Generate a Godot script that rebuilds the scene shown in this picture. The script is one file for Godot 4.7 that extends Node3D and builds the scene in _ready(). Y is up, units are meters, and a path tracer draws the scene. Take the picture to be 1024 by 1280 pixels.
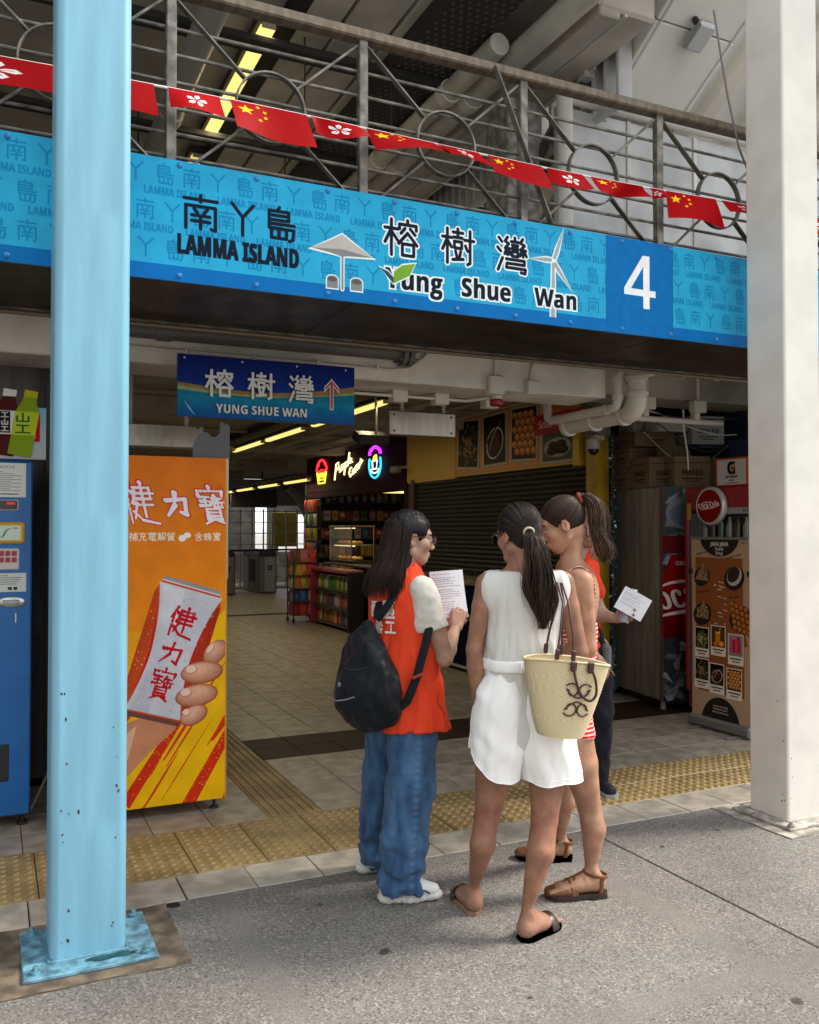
extends Node3D
# World: +X runs along the pier front (to the right), -Z goes into the building, y is up; the pavement is at y = 0.

# ---------------------------------------------------------------- mesh builder
class MB:
	var v := PackedVector3Array()
	var n := PackedVector3Array()
	var uv := PackedVector2Array()
	var c := PackedColorArray()
	var col := Color.WHITE
	var xf := Transform3D.IDENTITY

	func tri(p0: Vector3, p1: Vector3, p2: Vector3, n0: Vector3, n1: Vector3, n2: Vector3, u0 := Vector2.ZERO, u1 := Vector2.ZERO, u2 := Vector2.ZERO) -> void:
		if (p1 - p0).cross(p2 - p0).dot(n0 + n1 + n2) > 0.0:
			var t := p1; p1 = p2; p2 = t
			t = n1; n1 = n2; n2 = t
			var q := u1; u1 = u2; u2 = q
		var b := xf.basis
		v.append(xf * p0); v.append(xf * p1); v.append(xf * p2)
		n.append((b * n0).normalized()); n.append((b * n1).normalized()); n.append((b * n2).normalized())
		uv.append(u0); uv.append(u1); uv.append(u2)
		c.append(col); c.append(col); c.append(col)

	func quad(a: Vector3, b: Vector3, d: Vector3, e: Vector3, nn := Vector3.ZERO, r := Rect2(0, 0, 1, 1)) -> void:
		# a top left, b top right, d bottom right, e bottom left
		if nn == Vector3.ZERO:
			nn = -(b - a).cross(d - a).normalized()
			if nn == Vector3.ZERO:
				nn = -(d - a).cross(e - a).normalized()
		var u0 := r.position; var u2 := r.end
		tri(a, b, d, nn, nn, nn, u0, Vector2(u2.x, u0.y), u2)
		tri(a, d, e, nn, nn, nn, u0, u2, Vector2(u0.x, u2.y))

	func box(ctr: Vector3, size: Vector3, bev := 0.0, bs := Basis.IDENTITY) -> MB:
		var h := size * 0.5
		bev = minf(bev, minf(h.x, minf(h.y, h.z)) * 0.9)
		var ax := [bs.x, bs.y, bs.z]
		var pt := func(i: int, s: Vector3) -> Vector3:
			var q := Vector3.ZERO
			for j in 3:
				q += ax[j] * (s[j] * (h[j] if j == i else h[j] - bev))
			return ctr + q
		for i in 3:
			var j := (i + 1) % 3; var k := (i + 2) % 3
			for sg in [-1.0, 1.0]:
				var cs := []
				for e in [[-1, -1], [1, -1], [1, 1], [-1, 1]]:
					var s := Vector3.ZERO
					s[i] = sg; s[j] = e[0]; s[k] = e[1]
					cs.append(pt.call(i, s))
				quad(cs[0], cs[1], cs[2], cs[3], ax[i] * sg)
			if bev > 0.0:
				for sj in [-1.0, 1.0]:
					for sk in [-1.0, 1.0]:
						var s0 := Vector3.ZERO; s0[i] = -1.0; s0[j] = sj; s0[k] = sk
						var s1 := s0; s1[i] = 1.0
						quad(pt.call(j, s0), pt.call(j, s1), pt.call(k, s1), pt.call(k, s0), (ax[j] * sj + ax[k] * sk).normalized())
		if bev > 0.0:
			for sx in [-1.0, 1.0]:
				for sy in [-1.0, 1.0]:
					for sz in [-1.0, 1.0]:
						var s := Vector3(sx, sy, sz)
						var nn: Vector3 = (ax[0] * sx + ax[1] * sy + ax[2] * sz).normalized()
						tri(pt.call(0, s), pt.call(1, s), pt.call(2, s), nn, nn, nn)
		return self

	func bar(a: Vector3, b: Vector3, w: float, d: float, bev := 0.0, side := Vector3.UP) -> MB:
		# a rectangular bar from a to b, w across `side` x axis, d along side
		var z := (b - a).normalized()
		var x := side.cross(z).normalized()
		if x.length() < 0.5:
			x = Vector3.RIGHT
		var y := z.cross(x)
		return box((a + b) * 0.5, Vector3(w, d, (b - a).length()), bev, Basis(x, y, z))

	func frame(dir: Vector3) -> Basis:
		var z := dir.normalized()
		var x := (Vector3.UP if absf(z.y) < 0.9 else Vector3.RIGHT).cross(z).normalized()
		return Basis(x, z.cross(x), z)

	func cyl(a: Vector3, b: Vector3, r0: float, r1 := -1.0, seg := 12, caps := true) -> MB:
		if r1 < 0.0:
			r1 = r0
		var f := frame(b - a)
		var sl := (r0 - r1) / maxf((b - a).length(), 1e-6)
		for i in seg:
			var t0 := TAU * i / seg; var t1 := TAU * (i + 1) / seg
			var d0 := f.x * cos(t0) + f.y * sin(t0); var d1 := f.x * cos(t1) + f.y * sin(t1)
			var n0 := (d0 + f.z * sl).normalized(); var n1 := (d1 + f.z * sl).normalized()
			var u0 := Vector2(float(i) / seg, 0); var u1 := Vector2(float(i + 1) / seg, 0)
			tri(a + d0 * r0, a + d1 * r0, b + d1 * r1, n0, n1, n1, u0 + Vector2(0, 1), u1 + Vector2(0, 1), u1)
			if r1 > 0.0:
				tri(a + d0 * r0, b + d1 * r1, b + d0 * r1, n0, n1, n0, u0 + Vector2(0, 1), u1, u0)
			if caps:
				if r0 > 0.0:
					tri(a, a + d0 * r0, a + d1 * r0, -f.z, -f.z, -f.z)
				if r1 > 0.0:
					tri(b, b + d0 * r1, b + d1 * r1, f.z, f.z, f.z)
		return self

	func tube(pts: PackedVector3Array, rad, seg := 8, closed := false, flat := 1.0, flat_axis := Vector3.ZERO) -> MB:
		# rad: a number or an array with one radius per point
		var m := pts.size()
		var rings := []
		var nrm := []
		var prev := Vector3.ZERO
		for i in m:
			var a := pts[(i - 1 + m) % m] if closed else pts[maxi(i - 1, 0)]
			var b := pts[(i + 1) % m] if closed else pts[mini(i + 1, m - 1)]
			var z := (b - a).normalized()
			var x: Vector3
			if flat_axis != Vector3.ZERO:
				x = flat_axis - z * flat_axis.dot(z)
			elif prev == Vector3.ZERO:
				x = frame(z).x
			else:
				x = prev - z * prev.dot(z)
			x = x.normalized()
			prev = x
			var y := z.cross(x)
			var r: float = rad if typeof(rad) != TYPE_ARRAY and typeof(rad) != TYPE_PACKED_FLOAT32_ARRAY else rad[i]
			var ring := PackedVector3Array(); var rn := PackedVector3Array()
			for k in seg:
				var t := TAU * k / seg
				ring.append(pts[i] + x * (cos(t) * r * flat) + y * (sin(t) * r))
				rn.append((x * cos(t) + y * (sin(t) * flat)).normalized())
			rings.append(ring); nrm.append(rn)
		for i in (m if closed else m - 1):
			var j := (i + 1) % m
			for k in seg:
				var l := (k + 1) % seg
				tri(rings[i][k], rings[i][l], rings[j][l], nrm[i][k], nrm[i][l], nrm[j][l])
				tri(rings[i][k], rings[j][l], rings[j][k], nrm[i][k], nrm[j][l], nrm[j][k])
		if not closed:
			for e in [0, m - 1]:
				var zn := (pts[0] - pts[1]).normalized() if e == 0 else (pts[m - 1] - pts[m - 2]).normalized()
				for k in range(1, seg - 1):
					tri(rings[e][0], rings[e][k], rings[e][k + 1], zn, zn, zn)
		return self

	func lathe(prof: PackedVector2Array, seg := 20, at := Vector3.ZERO, bs := Basis.IDENTITY, smooth := true) -> MB:
		# prof: (radius, height) from bottom to top
		var m := prof.size()
		var pn := PackedVector2Array()
		for i in m:
			var d := prof[mini(i + 1, m - 1)] - prof[maxi(i - 1, 0)]
			pn.append(Vector2(d.y, -d.x).normalized())
		for i in m - 1:
			var d := prof[i + 1] - prof[i]
			var fn := Vector2(d.y, -d.x).normalized()
			var na := pn[i] if smooth and pn[i].dot(fn) > 0.75 else fn
			var nb := pn[i + 1] if smooth and pn[i + 1].dot(fn) > 0.75 else fn
			for k in seg:
				var t0 := TAU * k / seg; var t1 := TAU * (k + 1) / seg
				var c0 := bs * Vector3(cos(t0), 0, sin(t0)); var c1 := bs * Vector3(cos(t1), 0, sin(t1))
				var y := bs.y
				var a := at + c0 * prof[i].x + y * prof[i].y; var b := at + c1 * prof[i].x + y * prof[i].y
				var e := at + c0 * prof[i + 1].x + y * prof[i + 1].y; var f := at + c1 * prof[i + 1].x + y * prof[i + 1].y
				var u0 := float(k) / seg; var u1 := float(k + 1) / seg
				var w0 := 1.0 - float(i) / (m - 1); var w1 := 1.0 - float(i + 1) / (m - 1)
				if prof[i].x > 1e-5:
					tri(a, b, f, c0 * na.x + y * na.y, c1 * na.x + y * na.y, c1 * nb.x + y * nb.y, Vector2(u0, w0), Vector2(u1, w0), Vector2(u1, w1))
				if prof[i + 1].x > 1e-5:
					tri(a, f, e, c0 * na.x + y * na.y, c1 * nb.x + y * nb.y, c0 * nb.x + y * nb.y, Vector2(u0, w0), Vector2(u1, w1), Vector2(u0, w1))
		return self

	func prism(poly: PackedVector2Array, depth: float, x := Transform3D.IDENTITY, uvr := Rect2()) -> MB:
		# outline in the x,y plane of x, extruded along +z of x by depth
		var ids := Geometry2D.triangulate_polygon(poly)
		var old := xf
		xf = xf * x
		var lo := poly[0]; var hi := poly[0]
		for p in poly:
			lo = lo.min(p); hi = hi.max(p)
		var u := func(p: Vector2) -> Vector2: return Vector2((p.x - lo.x) / (hi.x - lo.x), (hi.y - p.y) / (hi.y - lo.y))
		for i in range(0, ids.size(), 3):
			var a := poly[ids[i]]; var b := poly[ids[i + 1]]; var d := poly[ids[i + 2]]
			tri(Vector3(a.x, a.y, depth), Vector3(b.x, b.y, depth), Vector3(d.x, d.y, depth), Vector3.BACK, Vector3.BACK, Vector3.BACK, u.call(a), u.call(b), u.call(d))
			if depth > 0.0:
				tri(Vector3(a.x, a.y, 0), Vector3(b.x, b.y, 0), Vector3(d.x, d.y, 0), Vector3.FORWARD, Vector3.FORWARD, Vector3.FORWARD, u.call(a), u.call(b), u.call(d))
		if depth > 0.0:
			var sgn := -1.0 if Geometry2D.is_polygon_clockwise(poly) else 1.0
			for i in poly.size():
				var a := poly[i]; var b := poly[(i + 1) % poly.size()]
				var e := (b - a).normalized()
				var nn := Vector3(e.y, -e.x, 0) * sgn
				quad(Vector3(a.x, a.y, 0), Vector3(b.x, b.y, 0), Vector3(b.x, b.y, depth), Vector3(a.x, a.y, depth), nn)
		xf = old
		return self

	func ell(at: Vector3, r: Vector3, bs := Basis.IDENTITY, su := 14, sv := 9) -> MB:
		for i in sv:
			for k in su:
				var q := []
				for e in [[i, k], [i, k + 1], [i + 1, k + 1], [i + 1, k]]:
					var th: float = PI * e[0] / sv; var ph: float = TAU * e[1] / su
					q.append(Vector3(sin(th) * cos(ph), cos(th), sin(th) * sin(ph)))
				var pp := []; var nn := []
				for e in q:
					pp.append(at + bs * (e * r)); nn.append((bs * (e / r)).normalized())
				if i > 0:
					tri(pp[0], pp[1], pp[2], nn[0], nn[1], nn[2])
				if i < sv - 1:
					tri(pp[0], pp[2], pp[3], nn[0], nn[2], nn[3])
		return self

	func sheet(fn: Callable, nu: int, nv: int, flip := false) -> MB:
		# a smooth sheet: fn(u, v) -> Vector3, u and v from 0 to 1
		var g := []; var gn := []
		for j in nv + 1:
			var row := []
			for i in nu + 1:
				row.append(fn.call(float(i) / nu, float(j) / nv))
			g.append(row)
		for j in nv + 1:
			var row := []
			for i in nu + 1:
				var du: Vector3 = g[j][mini(i + 1, nu)] - g[j][maxi(i - 1, 0)]
				var dv: Vector3 = g[mini(j + 1, nv)][i] - g[maxi(j - 1, 0)][i]
				row.append(dv.cross(du).normalized() * (-1.0 if flip else 1.0))
			gn.append(row)
		for j in nv:
			for i in nu:
				var u0 := Vector2(float(i) / nu, float(j) / nv); var u1 := Vector2(float(i + 1) / nu, float(j + 1) / nv)
				tri(g[j][i], g[j][i + 1], g[j + 1][i + 1], gn[j][i], gn[j][i + 1], gn[j + 1][i + 1], u0, Vector2(u1.x, u0.y), u1)
				tri(g[j][i], g[j + 1][i + 1], g[j + 1][i], gn[j][i], gn[j + 1][i + 1], gn[j + 1][i], u0, u1, Vector2(u0.x, u1.y))
		return self

	func text(s: String, h: float, depth: float, x: Transform3D, bold := true, squeeze := 1.0) -> MB:
		var t := TextMesh.new()
		var f := SystemFont.new()
		f.font_names = PackedStringArray(["Droid Sans"])
		f.font_weight = 700 if bold else 400
		t.font = f; t.text = s; t.font_size = 48; t.pixel_size = h / 34.3; t.depth = depth
		t.curve_step = 2.0
		var a := t.surface_get_arrays(0)
		var pv: PackedVector3Array = a[Mesh.ARRAY_VERTEX]; var nv: PackedVector3Array = a[Mesh.ARRAY_NORMAL]
		var id: PackedInt32Array = a[Mesh.ARRAY_INDEX] if a[Mesh.ARRAY_INDEX] != null else PackedInt32Array(range(pv.size()))
		var old := xf
		xf = xf * x * Transform3D(Basis.from_scale(Vector3(squeeze, 1, 1)), Vector3.ZERO)
		for i in range(0, id.size(), 3):
			tri(pv[id[i]], pv[id[i + 1]], pv[id[i + 2]], nv[id[i]], nv[id[i + 1]], nv[id[i + 2]])
		xf = old
		return self

	func mesh() -> ArrayMesh:
		var a := []
		a.resize(Mesh.ARRAY_MAX)
		a[Mesh.ARRAY_VERTEX] = v; a[Mesh.ARRAY_NORMAL] = n; a[Mesh.ARRAY_TEX_UV] = uv; a[Mesh.ARRAY_TEX_UV2] = uv; a[Mesh.ARRAY_COLOR] = c
		var m := ArrayMesh.new()
		m.add_surface_from_arrays(Mesh.PRIMITIVE_TRIANGLES, a)
		return m

# ---------------------------------------------------------------- flat print: a canvas that is filled on the CPU
const STROKES := {
	"南": "50 2 50 20;10 14 90 14;14 98 14 33 86 33 86 98 76 95;34 41 42 52;66 41 58 52;28 60 72 60;28 76 72 76;50 60 50 97",
	"丫": "16 8 50 46;84 8 50 46;50 46 50 98",
	"島": "52 0 46 11;24 12 24 63;24 12 78 12 78 38;24 25 78 25;24 38 78 38;24 50 94 50;24 63 92 63 90 92 80 97;30 70 30 92 72 92;72 70 72 92;51 67 51 91",
	"榕": "3 28 41 28;22 4 22 98;20 32 3 66;24 38 40 58;70 2 70 12;46 26 46 14 96 14 96 26;62 24 50 38;78 24 92 38;70 36 43 66;70 36 98 66;54 66 54 96 88 96 88 66 54 66",
	"樹": "1 28 30 28;16 4 16 98;15 32 1 62;18 38 29 54;34 12 65 12;49 2 49 26;36 26 63 26;38 37 61 37 61 55 38 55 38 37;42 64 46 80;58 64 54 80;33 88 66 84;70 30 100 30;88 4 88 92 80 97;73 46 80 60",
	"灣": "6 6 16 17;2 34 12 44;3 97 18 62;34 2 26 14 38 20 26 34 42 34;34 34 34 52;28 42 25 50;40 42 43 50;58 1 58 8;46 13 71 13;49 23 68 23;49 32 68 32;49 41 68 41 68 54 49 54 49 41;84 2 76 14 90 20 76 34 94 34;85 34 85 52;78 42 75 50;92 42 96 50;30 64 89 64 89 76 32 76 30 88 93 88 91 100 78 98",
	"西": "8 12 92 12;12 34 12 94 88 94 88 34 12 34;38 12 36 50 26 64;62 12 62 58 80 60",
	"區": "6 6 94 6;10 6 10 94 96 94;36 18 74 18 74 38 36 38 36 18;24 50 48 50 48 76 24 76 24 50;62 50 88 50 88 76 62 76 62 50",
	"義": "34 2 40 12;66 2 60 12;18 16 82 16;24 28 76 28;8 40 92 40;50 16 50 40;40 46 14 54;6 66 94 66;28 52 28 96 20 96;60 46 70 84 92 96;86 76 44 98;10 84 44 76",
	"工": "14 12 86 12;50 12 50 88;6 88 94 88",
	"健": "22 4 4 42;14 30 14 98;40 14 88 14 88 40;32 27 100 27;40 40 90 40;38 54 92 54;64 2 62 82;26 22 40 22 30 50 42 50 26 86;26 70 50 90 100 98",
	"力": "10 34 88 28 80 92 60 84;50 2 42 54 6 98",
	"寶": "50 0 50 9;8 26 8 12 92 12 90 26;14 28 44 28;14 39 42 39;29 28 29 50;10 51 46 50;62 24 54 36;56 33 86 32;48 43 94 42;71 32 71 54;58 46 58 55 84 55 84 46;28 60 74 60 74 88 28 88 28 60;28 69 72 69;28 79 72 79;40 90 16 100;62 90 86 100",
	"卸": "20 4 10 22;12 18 46 18;4 34 50 34;28 18 28 84;28 56 46 56;12 52 12 86;6 90 50 80;60 14 92 14 92 70 80 66;62 14 62 98",
	"山": "50 4 50 90;14 36 14 90 86 90 86 36",
	"補": "20 2 28 12;4 22 40 22 6 64;22 44 22 98;26 50 40 62;46 20 100 20;74 2 74 96;50 96 50 38 96 38 96 96;50 56 96 56;50 74 96 74;86 4 94 14",
	"充": "50 2 50 14;6 16 94 16;44 18 24 46 78 44;64 30 80 50;36 50 34 76 8 98;62 50 62 94 92 94 94 80",
	"電": "14 6 86 6;8 30 8 18 92 18 92 30;50 6 50 44;22 26 38 28;22 38 38 40;62 26 78 28;62 38 78 40;18 52 82 52 82 82 18 82 18 52;18 67 82 67;50 46 50 96 94 96 94 86",
	"解": "24 2 8 22;14 16 38 16 30 30;14 30 14 74 6 98;14 30 44 30 44 96;14 50 44 50;14 70 44 70;29 30 29 90;54 8 96 8 94 40 84 40;74 8 54 44;62 52 52 70;56 60 96 60;50 78 100 78;76 48 76 98",
	"質": "40 4 14 10 14 26 4 44;14 22 46 22;30 22 30 44;88 4 62 10 62 26 52 44;62 22 98 22;80 22 80 44;24 48 78 48 78 86 24 86 24 48;24 61 78 61;24 74 78 74;38 88 14 100;64 88 90 100",
	"含": "50 2 4 40;50 2 96 40;34 32 66 32;26 46 74 46 50 62;22 66 78 66 78 96 22 96 22 66",
	"蜂": "4 24 40 24 40 56 4 56 4 24;22 4 22 88;2 90 42 80;36 74 44 92;66 2 46 32;54 14 88 14 52 46;58 22 98 46;52 54 96 54;56 68 92 68;46 82 100 82;74 48 74 100",
	"蜜": "50 0 50 8;6 22 6 10 94 10 94 22;30 24 24 40;40 22 44 44 74 42 76 34;74 18 30 46;82 26 90 38;26 54 76 54 76 74 26 74 26 54;50 48 50 94;8 96 88 92;74 82 90 98",
}

class Cv:
	var im: Image
	var s := 2.0
	var T := Transform2D.IDENTITY
	static var texts := {}

	func _init(w: int, h: int, bg: Color, ss := 2) -> void:
		s = ss
		im = Image.create_empty(w * ss, h * ss, false, Image.FORMAT_RGBA8)
		im.fill(bg)

	func rect(x: float, y: float, w: float, h: float, c: Color) -> void:
		poly(PackedVector2Array([Vector2(x, y), Vector2(x + w, y), Vector2(x + w, y + h), Vector2(x, y + h)]), c)

	func poly(pts: PackedVector2Array, c: Color) -> void:
		var q := PackedVector2Array()
		var lo := INF; var hi := -INF
		for p in pts:
			var t := (T * p) * s
			q.append(t); lo = minf(lo, t.y); hi = maxf(hi, t.y)
		var m := q.size()
		var hh := im.get_height(); var ww := im.get_width()
		for y in range(maxi(int(ceil(lo - 0.5)), 0), mini(int(floor(hi - 0.5)), hh - 1) + 1):
			var yc := y + 0.5
			var xs := PackedFloat32Array()
			for i in m:
				var a := q[i]; var b := q[(i + 1) % m]
				if (a.y <= yc) != (b.y <= yc):
					xs.append(a.x + (yc - a.y) / (b.y - a.y) * (b.x - a.x))
			xs.sort()
			for i in range(0, xs.size() - 1, 2):
				var x0 := maxi(int(round(xs[i])), 0); var x1 := mini(int(round(xs[i + 1])), ww)
				if x1 > x0:
					im.fill_rect(Rect2i(x0, y, x1 - x0, 1), c)

	func ell(cx: float, cy: float, rx: float, ry: float, c: Color, rot := 0.0) -> void:
		var p := PackedVector2Array()
		for i in 28:
			p.append(Vector2(cx, cy) + Vector2(cos(TAU * i / 28) * rx, sin(TAU * i / 28) * ry).rotated(rot))
		poly(p, c)

	func line(pts: PackedVector2Array, w: float, c: Color) -> void:
		for i in pts.size() - 1:
			var a := pts[i]; var b := pts[i + 1]
			var d := (b - a).angle()
			var p := PackedVector2Array()
			for k in 9:
				p.append(b + Vector2(w * 0.5, 0).rotated(d - PI / 2 + PI * k / 8))
			for k in 9:
				p.append(a + Vector2(w * 0.5, 0).rotated(d + PI / 2 + PI * k / 8))
			poly(p, c)

	func glyph(ch: String, x: float, y: float, w: float, h: float, lw: float, c: Color) -> void:
		for st in STROKES[ch].split(";"):
			var a: PackedFloat64Array = st.strip_edges().split_floats(" ", false)
			var p := PackedVector2Array()
			for i in range(0, a.size(), 2):
				p.append(Vector2(x + a[i] * w / 100.0, y + a[i + 1] * h / 100.0))
			line(p, lw, c)

	func brush(ch: String, x: float, y: float, w: float, h: float, lw: float, c: Color, seed_at := 1) -> void:
		# a brushed hand: strokes swell and taper
		var r := RandomNumberGenerator.new(); r.seed = seed_at
		for st in STROKES[ch].split(";"):
			var a: PackedFloat64Array = st.strip_edges().split_floats(" ", false)
			for i in range(0, a.size() - 2, 2):
				var p0 := Vector2(x + a[i] * w / 100.0, y + a[i + 1] * h / 100.0); var p1 := Vector2(x + a[i + 2] * w / 100.0, y + a[i + 3] * h / 100.0)
				var w0 := lw * r.randf_range(0.8, 1.25); var w1 := lw * r.randf_range(0.35, 0.8)
				for k in 7:
					var t := k / 6.0
					var q := p0.lerp(p1, t)
					ell(q.x, q.y, lerpf(w0, w1, t) * 0.5, lerpf(w0, w1, t) * 0.42, c, 0.6)
				line(PackedVector2Array([p0, p1]), minf(w0, w1) * 0.9, c)

	func text(str_: String, x: float, y: float, h: float, c: Color, sx := 1.0, bold := true, fat := 0.0, align := 0, serif := false) -> float:
		# y is the base line, h the height of a capital; returns the width
		var key := str_ + str(bold) + str(serif)
		if not texts.has(key):
			var t := TextMesh.new()
			var f := SystemFont.new()
			f.font_names = PackedStringArray(["Droid Serif" if serif else "Droid Sans"]); f.font_weight = 700 if bold else 400
			t.font = f; t.text = str_; t.font_size = 48; t.pixel_size = 1.0 / 34.3; t.depth = 0.0; t.curve_step = 2.0
			t.horizontal_alignment = HORIZONTAL_ALIGNMENT_LEFT; t.vertical_alignment = VERTICAL_ALIGNMENT_BOTTOM
			var a := t.surface_get_arrays(0)
			var pv: PackedVector3Array = a[Mesh.ARRAY_VERTEX]
			var id: PackedInt32Array = a[Mesh.ARRAY_INDEX] if a[Mesh.ARRAY_INDEX] != null else PackedInt32Array(range(pv.size()))
			var ft := PackedVector2Array()
			var lo := Vector2(INF, INF); var hi := -lo
			for i in id:
				var p := Vector2(pv[i].x, pv[i].y)
				ft.append(p); lo = lo.min(p); hi = hi.max(p)
			var desc := f.get_descent(48) / 34.3
			texts[key] = [ft, lo.x, hi.x, desc]
		var e: Array = texts[key]
		var width: float = (e[2] - e[1]) * h * sx
		var ox := x - (width * 0.5 if align == 1 else width if align == 2 else 0.0)
		var fv: PackedVector2Array = e[0]
		for dx in ([0.0] if fat == 0.0 else [-fat, 0.0, fat]):
			for dy in ([0.0] if fat == 0.0 else [-fat, 0.0, fat]):
				for i in range(0, fv.size(), 3):
					var p := PackedVector2Array()
					for k in 3:
						p.append(Vector2(ox + (fv[i + k].x - e[1]) * h * sx + dx, y - (fv[i + k].y - e[3]) * h + dy))
					poly(p, c)
		return width

	func curve(a: Vector2, b: Vector2, d: Vector2, e: Vector2, w0: float, w1: float, c: Color) -> void:
		# a cubic whose width swells from w0 to w1 and back
		var last := a
		for k in 25:
			var t := (k + 1) / 25.0
			var p := a.bezier_interpolate(b, d, e, t)
			line(PackedVector2Array([last, p]), lerpf(w0, w1, sin(PI * (t - 0.02))), c)
			last = p

	func grad(y0: float, y1: float, c0: Color, c1: Color, x0 := 0.0, x1 := 1e6) -> void:
		var b := mini(int(y1 * s), im.get_height()); var a := int(y0 * s)
		var l := int(x0 * s); var r := mini(int(x1 * s), im.get_width())
		for y in range(a, b):
			im.fill_rect(Rect2i(l, y, r - l, 1), c0.lerp(c1, float(y - a) / maxf(b - a - 1, 1)))

	func wear(amount: float, seed_at := 3, scale := 0.02) -> void:
		# uneven tone of an old print
		var f := FastNoiseLite.new(); f.seed = seed_at; f.frequency = scale; f.fractal_octaves = 3
		var k := int(s)
		for y in range(0, im.get_height(), k):
			for x in range(0, im.get_width(), k):
				var g := 1.0 + amount * f.get_noise_2d(x / s, y / s)
				for a in k:
					for b in k:
						var q := im.get_pixel(x + a, y + b)
						im.set_pixel(x + a, y + b, Color(q.r * g, q.g * g, q.b * g, q.a))

	func tex() -> ImageTexture:
		var o := im.duplicate()
		if s > 1.0:
			o.resize(int(im.get_width() / s), int(im.get_height() / s), Image.INTERPOLATE_TRILINEAR if false else Image.INTERPOLATE_BILINEAR)
		return ImageTexture.create_from_image(o)

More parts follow.
